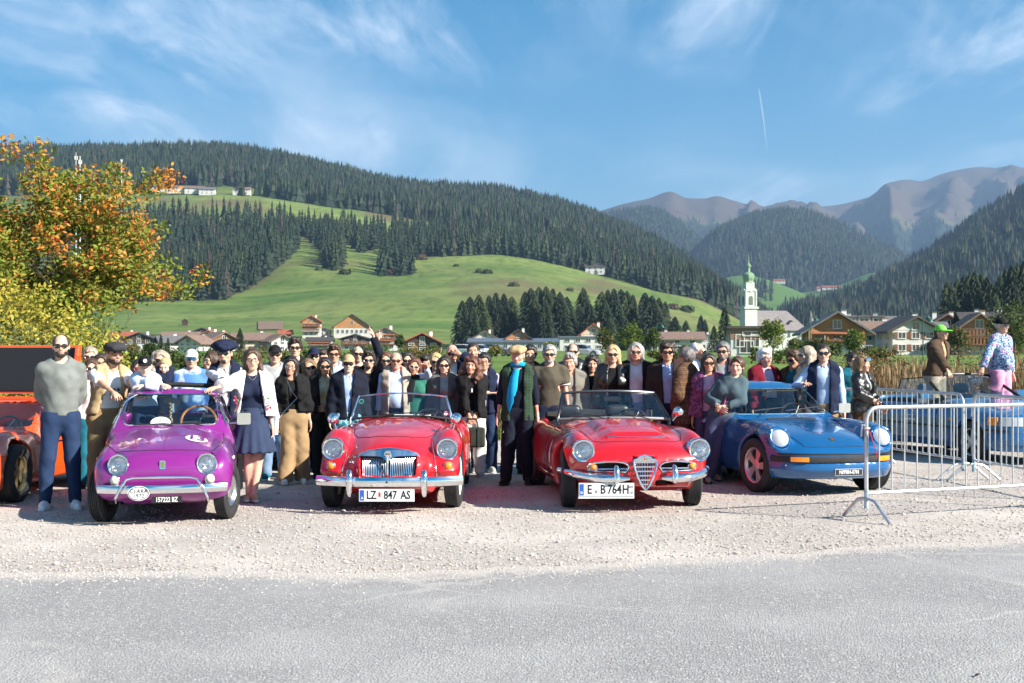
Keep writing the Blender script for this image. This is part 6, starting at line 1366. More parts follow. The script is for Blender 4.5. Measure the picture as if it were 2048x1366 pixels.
def coupe_porsche():
 car = Car('coupe_car', 'metallic blue rear-engined coupe with round headlights and black rubber bumper strip', 3.59, 15.40, 12.5)
 pt = paint('metallic_blue', (.004, .105, .30), .22, .25)
 Tc = spl([-3.45, -3.3, -3.0, -2.6, -1.0, -.80, -.4, 0, .3, .52, .66, .78], [.45, .62, .74, .80, .84, .835, .79, .735, .675, .60, .53, .40])
 Tw = spl([-3.4, -3.0, -2.6, -2.2, -1.5, -.8, -.3, .05, .22, .34, .44, .55], [.45, .70, .83, .85, .83, .825, .825, .80, .765, .70, .60, .45])
 XFp = spl([0, .3, .5, .65, .74, .82], [.77, .745, .69, .58, .42, .10])
 Wx = spl([-3.5, -3.3, -3.0, -2.4, -1.8, -1.0, -.4, .1, .4, .6, .72], [.40, .58, .72, .84, .82, .80, .812, .815, .785, .71, .60])
 def T(x, ay):
  a = Tc(x) - .055 * (ay / .55)**3; b = Tw(x) - .13 * ((ay - .64) / .155)**2
  return smax(a, np.maximum(b, .2), .04)
 def W(x, z):
  fl = .025 * np.exp(-(x / .36)**2) + .04 * np.exp(-((x + 2.38) / .42)**2); return Wx(x) + fl * ramp01(.68 - z, 0, .2) - .25 * np.maximum(.34 - z, 0) - .28 * np.maximum(z - .58, 0)
 def XF(ay, z): return XFp(ay) - .9 * np.maximum(.30 - z, 0) - .55 * np.maximum(z - .50, 0)**1.2
 base = car_field(T, W, XF, lambda a, z: -3.42 + .28 * (a / .7)**3 + .7 * np.maximum(z - .5, 0), lambda x: .20, .10, .07)
 xw = spl([.75, .83, .95, 1.08, 1.18, 1.26], [-.66, -.79, -1.0, -1.21, -1.38, -1.6])
 Tr = spl([-3.6, -3.2, -2.9, -2.5, -2.1, -1.8, -1.5, -1.2, -.6], [.60, .76, .90, 1.09, 1.215, 1.26, 1.262, 1.22, 1.1])
 def cab(x, y, z, off=0.):
  ay = np.abs(y); wc = .715 - .42 * (z - .83) - .15 * np.maximum(z - 1.08, 0)
  g = smax((z - Tr(x) + .05 * (ay / .5)**2.5) * .93, ay - wc, .10)
  g = smax(g, (x - xw(z) + .10 * (ay / .6)**2) * .55, .06); return np.maximum(g, .70 - z) + off
 def wind(x, y, z):
  ay = np.abs(y); hw = .635 - .40 * (z - .86); return np.maximum(smax(smax(ay - hw, z - 1.165, .07), .868 - z, .07), -1.9 - x)
 def sidew(x, y, z):
  a = smax(smax(x - (-.93 - (z - .87) * 1.55), -1.98 - x, .03), np.abs(z - 1.01) - .135, .05); b = smax(smax(x + 2.03, (-2.72 + (z - .87) * 1.3) - x, .05), np.abs(z - 1.0) - .12, .07); return np.maximum(np.minimum(a, b), .40 - np.abs(y))
 # raised headlamp tubes
 def f2(x, y, z):
  ay = np.abs(y); zz = z - .655 + .06 * (x - .35)
  tube = smax(np.sqrt((ay - .635)**2 + zz**2) - .135, (x - .43) + .45 * zz, .02); tube = smax(tube, .0 - x, .1)
  g = smin(base(x, y, z), tube, .06); g = smin(g, cab(x, y, z), .05)
  for cx in (0., -2.38): g = smax(g, -arch(x, y, z, cx, .315, .36, .50), .035)
  g = np.maximum(g, -np.maximum(cab(x, y, z, .035), .55 - z)); low = smax(smax(np.abs(x + 1.85) - .80, ay - .68, .1), np.abs(z - .70) - .33, .1); g = np.maximum(g, -low)
  g = np.maximum(g, -wind(x, y, z)); g = np.maximum(g, -sidew(x, y, z))
  g = np.maximum(g, -np.maximum(np.sqrt((ay - .635)**2 + zz**2) - .107, .25 - x))
  rec = np.maximum(np.maximum(np.abs(z - .425) - .042, ay - .80), -(x - (XFp(ay) - .012))); g = np.maximum(g, -rec)      # rubber strip recess
  return g
 car.body(f2, (-3.5, -.90, .15), (.82, .90, 1.27), .0195, pt)
 lo, hi = (-3.5, -.78, .7), (-.6, .78, 1.28); fc = lambda x, y, z: cab(x, y, z, .016)
 glass_patch(fc, lo, hi, .024, lambda x, y, z: (wind(x, y, z) < .012) & (x > -1.5), M_GLASS, 'windscreen', car.root)
 glass_patch(fc, lo, hi, .024, lambda x, y, z: (sidew(x, y, z) < .012) & (np.abs(y) > .42) & (z < 1.17), M_GLASS, 'side_window', car.root)
 wheel_set(car, .315, .20, .205, 1.40, 2.38, 'spoke', M_ALU, None, steer=R(9), track_r=1.44)
 cv, cq = implicit(lambda x, y, z: cab(x, y, z), lo, hi, .028); keepb = car.bvh; car.bvh = BVHTree.FromPolygons([Vector(p) for p in cv.tolist()], cq.tolist())
 car.seam([(y * (1 - .40 / .635 * (z - .86)), z) for y, z in rrect(-.635, .635, .866, 1.168, .06)], 'front', .010, M_CHROME, 'windscreen_trim', car.root, True)
 for sd in ('left', 'right'): car.seam([(-.95, .885), (-1.36, 1.14), (-1.97, 1.145), (-1.98, .885)], sd, .009, M_BLK, 'window_trim', car.root, True)
 car.bvh = keepb
 for sg in (1, -1):
  sd = 'left' if sg > 0 else 'right'
  headlamp(car, (.42, sg * .635, .655), .105, tilt=.42, yaw=sg * .05, ring=.014, rim=pt, dome=.045, depth=.10, lensm=M_FLUTED)
  o_ = []
  for k in range(7):
   y = .42 + .18 * k / 6; x = float(XF(np.array([y]), np.array([.43]))[0]); o_.append((x + .005, sg * y, .43))
  if sg < 0: o_ = o_[::-1]
  bar_loft(o_, [(0, -.028), (.018, -.026), (.018, .026), (0, .028)], 'indicator', M_AMBER, car.root)
  car.seam([(-.86, .80), (-.84, .55), (-.88, .30), (-1.9, .30), (-2.0, .6), (-1.98, .83)], sd, .004)
 pts = [(float(XF(np.array([abs(y)]), np.array([.43]))[0]) - .004, y, .43) for y in np.linspace(-.74, .74, 31)]
 b_ = bar_loft(pts, [(0, -.036), (.012, -.034), (.02, 0), (.012, .034), (0, .036)], 'bumper_strip', M_RUB, car.root)
 pts = [(float(XF(np.array([abs(y)]), np.array([.485]))[0]) + .002, y, .488) for y in np.linspace(-.70, .70, 31)]
 bar_loft(pts, [(0, -.012), (.012, -.010), (.014, 0), (.012, .010), (0, .012)], 'bumper_lip', M_BLK, b_)
 car.seam([(-.70, -.60), (-.3, -.50), (.2, -.44), (.56, -.40), (.60, -.3), (.62, 0), (.60, .3), (.56, .40), (.2, .44), (-.3, .50), (-.70, .60)], 'top', .0045)
 car.seam([(-.66, -.32), (-.665, 0), (-.66, .32)], 'top', .016, M_BLK, 'cowl_vent', off=.002)
 c, n = car.top(.44, 0); cr = MB().prism([(-.03, .035), (.03, .035), (.033, .0), (.02, -.03), (0, -.045), (-.02, -.03), (-.033, 0)], 0, .006, Matrix.Translation(c) @ n.to_track_quat('Z', 'Y').to_matrix().to_4x4() @ Matrix.Rotation(R(0), 4, 'Z')).build('crest', M_GOLD, car.root); MB().box(c + n * .007, (.02, .03, .002), (0, .35, 0)).build('crest_field', M_RED, cr)
 plate(car, (.775, .04, .285), .33, .075, M_INK, [('NI9984-07M', 0, .06, M_PLATE)], M_PLATE, .05, border=M_PLATE)
 for y in (-.42, .02): wiper(car, (-.70, y + .05, .855), (-.86, y + .22, .93), (-.05, .24, .02))
 mm = MB().tube([(-.98, .72, .88), (-.97, .80, .90)], .012, 6).build('door_mirror', M_CHROME, car.root, True); MB().prism(rrect(-.09, .09, -.06, .06, .02, 3), -.03, .02, at_x((-.97, .86, .93), yaw=.2)).build('mirror_shell', mat('mirror_alloy', (.6, .62, .64), .25, .9), mm)
 for y in (-.32, .32): seat(car, -1.75, y, .40, .48, hz=.46)
 steering(car, -1.25, .32, .82, .18, M_BLK); MB().box((-1.12, 0, .80), (.16, 1.2, .10)).build('dashboard', M_BLK, car.root)
 MB().prism(rrect(-.10, .10, -.025, .025, .02, 3), -.01, .01, at_x((-1.32, .0, 1.10))).build('rear_view_mirror', M_BLK, car.root)
 return car
def wedge_orange():
 car = Car('sports_car', 'low orange sports car with its rear lid raised, black underside showing', -6.22, 14.25, -2.)
 pt = paint('orange_paint', (.72, .085, .012))
 Tc = spl([-3.0, -2.9, -2.5, -1.5, -.45, -.2, .2, .6, .85, .98], [.5, .70, .78, .78, .775, .73, .66, .57, .47, .35])
 Tw = spl([-3.0, -2.6, -2.1, -1.6, -.9, -.5, 0, .3, .55, .8], [.5, .80, .88, .80, .72, .73, .765, .72, .62, .45])
 XFp = spl([0, .4, .7, .82, .9], [.98, .94, .82, .62, .2])
 def T(x, ay): return smax(Tc(x) - .03 * (ay / .6)**3, np.maximum(Tw(x) - .15 * ((ay - .66) / .19)**2, .2), .04)
 def W(x, z):
  fl = .07 * np.exp(-(x / .42)**2) + .10 * np.exp(-((x + 2.2) / .45)**2); return .80 + fl * ramp01(.74 - z, 0, .2) - .2 * np.maximum(.3 - z, 0) - .2 * np.maximum(z - .55, 0)
 base = car_field(T, W, lambda a, z: XFp(a) - .6 * np.maximum(z - .35, 0) - .5 * np.maximum(.25 - z, 0), lambda a, z: -2.95 + .3 * (a / .8)**3, lambda x: .16, .06, .05)
 xw = spl([.7, .78, .95, 1.08, 1.2], [-.28, -.40, -.78, -1.08, -1.4])
 def cab(x, y, z, off=0.):
  ay = np.abs(y); g = smax((z - 1.085 + .03 * (ay / .6)**2 + .05 * np.maximum(-1.2 - x, 0)), ay - (.76 - .55 * (z - .76)), .06); g = smax(g, (x - xw(z) + .22 * (ay / .7)**2) * .6, .04); return np.maximum(np.maximum(g, -1.62 - x), .6 - z) + off
 def wind(x, y, z): return np.maximum(smax(smax(np.abs(y) - (.70 - .5 * (z - .78)), z - 1.05, .04), .79 - z, .04), -1.25 - x)
 def sidew(x, y, z): return np.maximum(smax(smax(x - (-.85 - (z - .8) * .8), -1.50 - x, .04), np.abs(z - .92) - .11, .04), .45 - np.abs(y))
 def f(x, y, z):
  g = smin(base(x, y, z), cab(x, y, z), .03)
  for cx, r in ((0., .37), (-2.2, .385)): g = smax(g, -arch(x, y, z, cx, .31, r, .50), .035)
  g = np.maximum(g, -np.maximum(cab(x, y, z, .035), .5 - z)); g = np.maximum(g, -wind(x, y, z)); g = np.maximum(g, -sidew(x, y, z))
  return np.maximum(g, -np.maximum(np.maximum(np.abs(x + 2.3) - .55, np.abs(y) - .62), .45 - z))
 car.body(f, (-3.0, -.98, .12), (1.0, .98, 1.1), .025, pt)
 lo, hi = (-1.7, -.85, .6), (-.2, .85, 1.12); fc = lambda x, y, z: cab(x, y, z, .016)
 glass_patch(fc, lo, hi, .025, lambda x, y, z: (wind(x, y, z) < .012) & (x > -1.1), M_GLASS, 'windscreen', car.root)
 glass_patch(fc, lo, hi, .025, lambda x, y, z: (sidew(x, y, z) < .012) & (np.abs(y) > .5), M_GLASS, 'side_window', car.root)
 wheel_set(car, .315, .24, .19, 1.50, 2.2, 'spoke', mat('bronze_alloy', (.35, .27, .15), .35, .8), None)
 # raised rear lid, seen from below
 M = Matrix.Translation((-2.05, 0, 1.09)) @ Matrix.Rotation(R(78), 4, 'Y')
 lid = MB().box(M @ Vector((-.34, 0, -.02)), (.62, 1.40, .03), M.to_3x3()).build('rear_lid', pt, car.root)
 MB().box(M @ Vector((-.34, 0, .004)), (.55, 1.33, .03), M.to_3x3()).build('lid_lining', M_BLK, lid)
 for y in (-.68, .68): MB().box(M @ Vector((-.34, y, .03)), (.58, .03, .10), M.to_3x3()).build('lid_flange', pt, lid)
 MB().box((-1.72, 0, 1.065), (.10, 1.3, .06)).build('roll_bar', pt, car.root)
 MB().box((-2.3, 0, .62), (.7, .8, .3)).build('engine', M_STEEL, car.root)
 for y in (-.32, .32): seat(car, -1.2, y, .28, .46, hz=.55, head=False)
 wiper(car, (-.40, .15, .80), (-.62, .0, .90), (-.06, .28, .02)); steering(car, -.85, .32, .74, .17, M_BLK)
 for sg in (1, -1): MB().prism(rrect(-.09, .09, -.03, .03, .01, 2), -.01, .01, at_x(car.front(sg * .55, .33)[0])).build('indicator', M_AMBER, car.root)
 return car
def cabrio_blue():
 car = Car('cabriolet_car', 'blue metallic four-seat cabriolet with windows up behind the steel barriers', 7.56, 19.55, 18.)
 pt = paint('pale_blue_metallic', (.018, .12, .29), .3, .3)
 Tc = spl([-3.6, -3.4, -2.6, -2.4, -1.0, -.75, 0, .55, .75, .85], [.55, .86, .92, .88, .90, .93, .84, .76, .68, .5])
 XFp = spl([0, .4, .65, .78, .86], [.86, .82, .72, .55, .2])
 def T(x, ay): return Tc(x) - .05 * (ay / .7)**4
 def W(x, z):
  fl = .02 * np.exp(-(x / .36)**2) + .02 * np.exp(-((x + 2.5) / .36)**2); return spl([-3.6, -3.2, -1.5, 0, .5, .8], [.62, .76, .83, .82, .78, .66])(x) + fl - .2 * np.maximum(.3 - z, 0) - .3 * np.maximum(z - .65, 0)
 base = car_field(T, W, lambda a, z: XFp(a) - .35 * np.maximum(z - .55, 0), lambda a, z: -3.55 + .2 * (a / .8)**3, lambda x: .20, .10, .06)
 def f(x, y, z):
  g = base(x, y, z)
  for cx in (0., -2.5): g = smax(g, -arch(x, y, z, cx, .30, .345, .52), .035)
  ck = smax(smax(np.abs(x + 1.75) - .88, np.abs(y) - .68, .12), .42 - z, .06); g = smax(g, -ck, .02)
  return np.maximum(g, -np.maximum(np.maximum(np.abs(z - .50) - .03, np.abs(y) - .3), .6 - x))
 car.body(f, (-3.6, -.88, .15), (.9, .88, .98), .026, pt)
 wheel_set(car, .305, .18, .20, 1.46, 2.5, 'spoke', M_ALU, None)
 for sg in (1, -1):
  o_ = [(float(XFp(np.array([y]))[0]) - .035, sg * y, .635) for y in np.linspace(.38, .74, 9)]; o_ = o_ if sg > 0 else o_[::-1]
  hl = bar_loft(o_, [(0, -.07), (.035, -.065), (.02, .062), (-.01, .065)], 'headlight', M_FLUTED, car.root)
  o_ = [(float(XFp(np.array([y]))[0]) - .06, sg * y, .635) for y in np.linspace(.75, .80, 4)]; o_ = o_ if sg > 0 else o_[::-1]
  bar_loft(o_, [(0, -.065), (.03, -.06), (.02, .055), (-.01, .06)], 'indicator', M_AMBER, hl)
  sd = 'left' if sg > 0 else 'right'
  car.seam([(-.80, .88), (-.78, .6), (-.8, .3), (-1.95, .3), (-2.05, .6), (-2.0, .88)], sd, .006); car.seam([(.7, .50), (-3.3, .52)], sd, .016, M_BLK, 'rubbing_strip', off=.004)
  c, n = car.side(-.42, .62, sg); MB().box(c, (.06, .02, .03)).build('side_repeater', M_AMBER, car.root)
  w_ = MB().add([(-.90, sg * .72, .90), (-1.95, sg * .74, .90), (-1.92, sg * .66, 1.20), (-1.32, sg * .63, 1.24)], [(0, 1, 2, 3)]).build('side_window', M_GLASS, car.root)
  MB().tube([(-1.95, sg * .74, .90), (-1.92, sg * .66, 1.20), (-1.32, sg * .63, 1.24)], .010, 6).build('window_seal', M_BLK, w_, True)
  MB().prism(rrect(-.10, .10, -.06, .06, .03, 3), -.05, .03, at_x((-.95, sg * .90, .98))).build('door_mirror', pt, car.root)
 tb = []; bb = []
 for i in range(21):
  t = i / 10 - 1; bb.append(Vector((-.72 + .16 * (1 - t * t), .72 * t, .915 + .02 * (1 - t * t)))); tb.append(Vector((-1.36 + .12 * (1 - t * t), .60 * t, 1.26 + .03 * (1 - t * t))))
 w = MB().tube(tb, .022, 8).build('windscreen_frame', M_BLK, car.root, True)
 for k in (0, -1): MB().tube([bb[k], tb[k]], .026, 8).build('windscreen_post', M_BLK, w, True)
 MB().add([p for pr in zip(bb, tb) for p in pr], [(2 * i, 2 * i + 2, 2 * i + 3, 2 * i + 1) for i in range(20)]).build('pane', M_GLASS, w, True)
 bp = [(float(XFp(np.array([abs(y)]))[0]) + .03, y, .40) for y in np.linspace(-.82, .82, 21)]; bar_loft(bp, [(-.04, -.12), (.02, -.10), (.03, 0), (.02, .05), (-.04, .06)], 'bumper', pt, car.root)
 for x, y in ((-1.55, -.34), (-1.55, .34)): seat(car, x, y, .40, .48, mat('grey_cloth', (.10, .11, .13), .9), hz=.56)
 MB().box((-2.4, 0, .62), (.25, 1.2, .5), (0, -.2, 0)).build('rear_bench', MATS['grey_cloth'], car.root)
 steering(car, -1.18, .34, .86, .18, M_BLK); MB().box((-.98, 0, .86), (.25, 1.3, .12)).build('dashboard', M_BLK, car.root)
 # white line emblem on the door
 me = ring_mesh('door_emblem', .10, .085, .010, M_PLATE); car.decal(me, 'right', (-1.45, .72), (1, 0), (0, 1), 'door_emblem', off=.006)
 me = ring_mesh('door_emblem', .06, .04, .010, M_PLATE); car.decal(me, 'right', (-1.36, .68), (1, 0), (0, 1), 'door_emblem', off=.006)
 MBp = bpy.data.meshes.new('emblem_line'); MBp.from_pydata([(-.13, -.012, 0), (.13, -.012, 0), (.13, .012, 0), (-.13, .012, 0)], [], [(0, 1, 2, 3)]); MBp.materials.append(M_PLATE); car.decal(MBp, 'right', (-1.43, .58), (1, 0), (0, 1), 'emblem_line', off=.006)
 return car
def plain_car(name, label, x, y, yaw, col, z=0., h=.045, group=None):
 car = Car(name, label, x, y, yaw, group); car.root.location.z = z; pt = paint('paint_%.2f_%.2f_%.2f' % col, col)
 Tc = spl([-3.5, -3.4, -2.9, -1.0, -.4, .4, .75, .85], [.5, .85, .93, .95, .92, .80, .65, .45])
 base = car_field(lambda x, a: Tc(x) - .04 * (a / .7)**4, lambda x, z: spl([-3.6, -3.3, -1.5, .3, .85], [.6, .78, .84, .8, .6])(x) - .25 * np.maximum(z - .6, 0), lambda a, z: .86 - .25 * (a / .8)**3, lambda a, z: -3.5 + .2 * (a / .8)**3, lambda x: .2, .1, .06)
 xw = spl([.8, .95, 1.35, 1.5], [-.4, -.62, -1.25, -1.6]); xr = spl([.8, .95, 1.35, 1.5], [-3.4, -3.3, -2.9, -2.5])
 def cab(x, y, z, o=0.): return np.maximum(smax(smax(z - 1.44, np.abs(y) - (.80 - .38 * (z - .9)), .1), smax((x - xw(z)) * .6, (xr(z) - x) * .6, .1), .08), .7 - z) + o
 def f(x, y, z):
  g = smin(base(x, y, z), cab(x, y, z), .05)
  for cx in (0., -2.55): g = smax(g, -arch(x, y, z, cx, .31, .36, .5), .035)
  return g
 car.body(f, (-3.6, -.9, .15), (.9, .9, 1.46), h, pt)
 glass_patch(lambda x, y, z: cab(x, y, z, -.012), (-3.5, -.9, .7), (-.3, .9, 1.48), h, lambda x, y, z: (z > .98) & (z < 1.37), M_BLKG, 'windows', car.root)
 wheel_set(car, .31, .18, .2, 1.5, 2.55, 'disc', M_ALU, None)
 for sg in (1, -1): MB().prism(rrect(-.12, .12, -.05, .05, .02, 2), -.02, .02, at_x(car.front(sg * .55, .66)[0])).build('headlight', M_FLUTED, car.root)
 MB().box((.84, 0, .52), (.04, .9, .14)).build('grille', M_BLK, car.root); return car
MG = roadster_mg()
FIAT = microcar_fiat()
ALFA = spider_alfa()
PORSCHE = coupe_porsche()
wedge_orange(); cabrio_blue()
_o = plain_car('parked_car', 'black saloon car mostly hidden behind the people beside the purple microcar', P(545, 0, 18.4).x, 18.9, 8, (.012, .012, .014), h=.035); _o.root.scale = (1, .95, .86)
for px_, D_, yw_, c_, lb_ in ((955, 150, 60, (.7, .7, .7), 'white parked car in front of the long grey-roofed hall'), (985, 152, 62, (.75, .75, .74), 'pale parked car beside the white one before the long hall'), (1012, 156, 65, (.05, .06, .08), 'dark parked car at the end of the row before the long hall'), (1190, 150, 70, (.35, .36, .38), 'grey parked car under the tree by the long hall')):
 plain_car('parked_car', lb_, P(px_, 0, D_).x, D_, yw_, c_, float(ground_z(D_)) if 'ground_z' in globals() else 0., .12, 'cars parked before the long hall')
# ------------------------------------------------------------------ people kit
class Field:
 def __init__(s, lo, hi, h):
  s.h = h; s.lo = np.array(lo, np.float32) - 2 * h; n = np.ceil((np.array(hi) + 2 * h - s.lo) / h).astype(int) + 1
  s.n = n; s.ax = [s.lo[i] + h * np.arange(n[i], dtype=np.float32) for i in range(3)]; s.D = np.full(n, .5, np.float32)
 def _sl(s, lo, hi):
  o = []
  for i in range(3):
   a = max(0, int((lo[i] - s.lo[i]) / s.h)); b = min(s.n[i], int((hi[i] - s.lo[i]) / s.h) + 2); o.append(slice(a, max(a, b)))
  return tuple(o)
 def cone(s, a, b, ra, rb, k=.03, fy=1., sub=False):
  a = np.array(a, np.float32); b = np.array(b, np.float32); m = max(ra, rb) + k + 3 * s.h
  sl = s._sl(np.minimum(a, b) - m, np.maximum(a, b) + m); x = s.ax[0][sl[0]][:, None, None]; y = s.ax[1][sl[1]][None, :, None]; z = s.ax[2][sl[2]][None, None, :]
  if 0 in (x.size, y.size, z.size): return s
  d = b - a; L = max(float(d @ d), 1e-9); t = np.clip(((x - a[0]) * d[0] + (y - a[1]) * d[1] + (z - a[2]) * d[2]) / L, 0, 1)
  q = np.sqrt((x - a[0] - t * d[0])**2 + ((y - a[1] - t * d[1]) / fy)**2 + (z - a[2] - t * d[2])**2) - (ra + (rb - ra) * t)
  s.D[sl] = smax(s.D[sl], -q, k) if sub else smin(s.D[sl], q, k); return s
 def ell(s, c, r, k=.02, sub=False):
  c = np.array(c, np.float32); m = np.array(r) + k + 3 * s.h; sl = s._sl(c - m, c + m); x = s.ax[0][sl[0]][:, None, None]; y = s.ax[1][sl[1]][None, :, None]; z = s.ax[2][sl[2]][None, None, :]
  if 0 in (x.size, y.size, z.size): return s
  q = (np.sqrt(((x - c[0]) / r[0])**2 + ((y - c[1]) / r[1])**2 + ((z - c[2]) / r[2])**2) - 1) * min(r)
  s.D[sl] = smax(s.D[sl], -q, k) if sub else smin(s.D[sl], q, k); return s
 def grid(s): return s.ax[0][:, None, None], s.ax[1][None, :, None], s.ax[2][None, None, :]
 def cut(s, fn): s.D = np.maximum(s.D, fn(*s.grid())); return s
 def wrinkle(s, amp, sc, seed):
  x, y, z = s.grid(); r = random.Random(seed); w = 0
  for i in range(5):
   a, b, c = (r.uniform(-1, 1) * sc for _ in range(3)); c = c * .8 + r.choice((-1, 1)) * sc * .5; w = w + (1 - np.abs(np.sin(.5 * (a * x + b * y + c * z + r.uniform(0, 6.28) + 1.6 * np.sin(.55 * sc * x + .4 * sc * z + i)))) * 2 - .73)
  s.D = s.D + (amp / 2.6) * w.astype(np.float32); return s
 def mesh(s): return surface_nets(s.D, s.lo, s.h)
def fld_mesh(name, F, m):
 v, q = F.mesh(); return mesh_np(name, v, q, m)
SKIN = {k: mat('skin_' + k, c, .48, var=.12, vs=25, spec=.4) for k, c in dict(light=(.64, .38, .275), fair=(.70, .45, .34), tan=(.53, .30, .20), olive=(.46, .255, .165), red=(.63, .325, .24)).items()}
for m_ in SKIN.values():
 b_ = m_.node_tree.nodes['Principled BSDF']; b_.inputs['Subsurface Weight'].default_value = .0
def hairmat(k, c): return mat('hair_' + k, c, .42, var=.55, vs=70, bump=.5, bs=90, stretch=(1, 1, .16), spec=.45)
HAIRM = {k: hairmat(k, c) for k, c in dict(black=(.020, .016, .015), dark=(.034, .023, .017), brown=(.065, .035, .02), light=(.20, .12, .06), blond=(.52, .36, .17), grey=(.30, .29, .28), silver=(.50, .49, .47), white=(.68, .67, .66), auburn=(.12, .045, .025), salt=(.15, .14, .135), ash=(.33, .27, .21)).items()}
M_LENS_D = mat('dark_lens', (.008, .008, .009), .06, coat=.5, spec=.7)
M_FRAME = mat('spectacle_frame', (.012, .011, .011), .3)
LENSES = dict(dark=M_LENS_D, brown=mat('brown_lens', (.06, .022, .012), .07, coat=.5), red=mat('red_lens', (.28, .015, .012), .07, coat=.5), blue=mat('blue_mirror_lens', (.02, .20, .42), .08, .6), clear=glassmat('spectacle_lens', (.93, .95, .95), .04))
FRAMES = dict(black=M_FRAME, white=mat('white_frame', (.75, .74, .72), .3), metal=M_STEEL, tort=mat('tortoise', (.09, .035, .012), .3))
# ---- head template
def head_field(h=.0105, fem=0., infl=0.):
 F = Field((-.11, -.14, -.23), (.11, .13, .14), h); j = 1 - .10 * fem
 F.ell((0, .018, .028), (.076 + infl, .096 + infl, .090 + infl), .02); F.ell((0, -.026, -.036), (.059 * j, .070, .070), .03)
 F.cone((-.012 * j, -.072, -.091), (.012 * j, -.072, -.091), .019, .019, .025); F.cone((-.048 * j, .0, -.066), (-.014, -.06, -.092), .018, .017, .025); F.cone((.048 * j, .0, -.066), (.014, -.06, -.092), .018, .017, .025)
 F.cone((-.042, -.074, .024), (.042, -.074, .024), .016, .016, .02)
 for sx in (-1, 1): F.ell((sx * .043, -.066, -.022), (.026, .026, .024), .025); F.ell((sx * .033, -.106, .004), (.017, .017, .012), .012, True)
 F.cone((0, -.090, .012), (0, -.112, -.030), .008, .0135, .012); F.cone((-.013, -.100, -.033), (.013, -.100, -.033), .009, .009, .01)
 F.cone((-.020, -.091, -.062), (.020, -.091, -.062), .008, .008, .012)
 for sx in (-1, 1): F.ell((sx * .079, .012, -.006), (.011, .022, .033), .012)
 F.cone((0, .018, -.08), (0, .03, -.22), .050 - .008 * fem, .055 - .008 * fem, .025)
 return F.mesh()
HEADS = {0: head_field(), 1: head_field(fem=1.)}
def hand_verts(curl=.35, spread=.18, style=None, h=.0105):
 """wrist at origin, fingers along -z, palm towards -y, thumb on +x"""
 F = Field((-.065, -.10, -.21), (.075, .05, .03), h)
 F.cone((0, 0, .02), (0, 0, -.03), .026, .027, .02, .8)
 for i, x in enumerate((-.030, -.010, .011, .030)): F.cone((x * .6, 0, -.03), (x, -.004, -.092), .017, .013, .012)
 Ls = (.060, .074, .080, .070)
 for i, x in enumerate((-.032, -.011, .011, .031)):
  c = curl
  if style == 'v' : c = .05 if i >= 2 else 1.0
  if style == 'point': c = .1 if i == 3 else .95
  sp = spread * (x / .03) * (1.6 if style == 'v' else 1); p = np.array((x, -.004, -.092)); ang = 0.
  for j in range(3):
   ang += c * (1.15 if j else .75); L = Ls[i] * (.45, .32, .25)[j]; d = np.array((math.sin(sp) * math.cos(ang), -math.sin(ang), -math.cos(ang) * math.cos(sp))); q = p + d * L
   F.cone(p, q, .0095 - .001 * j, .0088 - .001 * j, .004); p = q
 a = np.array((.022, -.006, -.035)); b = np.array((.052, -.022 - .02 * curl, -.072)); c = b + np.array((.004 - .018 * curl, -.014 - .02 * curl, -.036)); F.cone(a, b, .014, .011, .01); F.cone(b, c, .0105, .0085, .005)
 return F.mesh()
HANDS = dict(relaxed=hand_verts(), flat=hand_verts(.08), fist=hand_verts(.95, .02), v=hand_verts(.2, .22, 'v'), grip=hand_verts(.6, .08))
# ---- shared face pieces (head local coordinates)
def tube_m(name, pts, r, m, n=6, flat=1.): return MB().tube(pts, r, n, flat=flat).mesh(name, m, True, 60)
eye_w = mat('eye_white', (.62, .58, .55), .3); eye_i = mat('eye_iris', (.03, .02, .012), .2)
def eye_mesh():
 mb = MB(); mb.lathe([(.0122, 0), (.0105, .006), (.0075, .0098), (.006, .0108)], 14, Matrix.Translation((0, 0, 0)) @ Matrix.Rotation(R(90), 4, 'X')); mb.cur = 1; mb.lathe([(.006, .0108), (.003, .0118), (.0005, .0120)], 14, Matrix.Rotation(R(90), 4, 'X')); return mb.mesh('eye', [eye_w, eye_i], True)
EYE = eye_mesh()
LIPS = {k: tube_m('lips', [(-.026, -.090, -.063), (-.012, -.099, -.061), (0, -.1015, -.0615), (.012, -.099, -.061), (.026, -.090, -.063)], [.002, .0055, .0062, .0055, .002], mat('lips_' + k, c, .4), 8) for k, c in dict(m=(.34, .13, .10), f=(.45, .09, .085)).items()}
TEETH = tube_m('teeth', [(-.019, -.0955, -.0645), (0, -.1035, -.0655), (.019, -.0955, -.0645)], [.002, .0042, .002], mat('teeth', (.75, .72, .66), .3), 6)
BROW = {}
def brow(k):
 if k not in BROW: BROW[k] = MB().tube([(-.050, -.083, .019), (-.035, -.0935, .026), (-.016, -.0965, .022)], [.002, .0045, .0035], 6).tube([(.050, -.083, .019), (.035, -.0935, .026), (.016, -.0965, .022)], [.002, .0045, .0035], 6).mesh('eyebrows', HAIRM[k], True)
 return BROW[k]
GL = {}
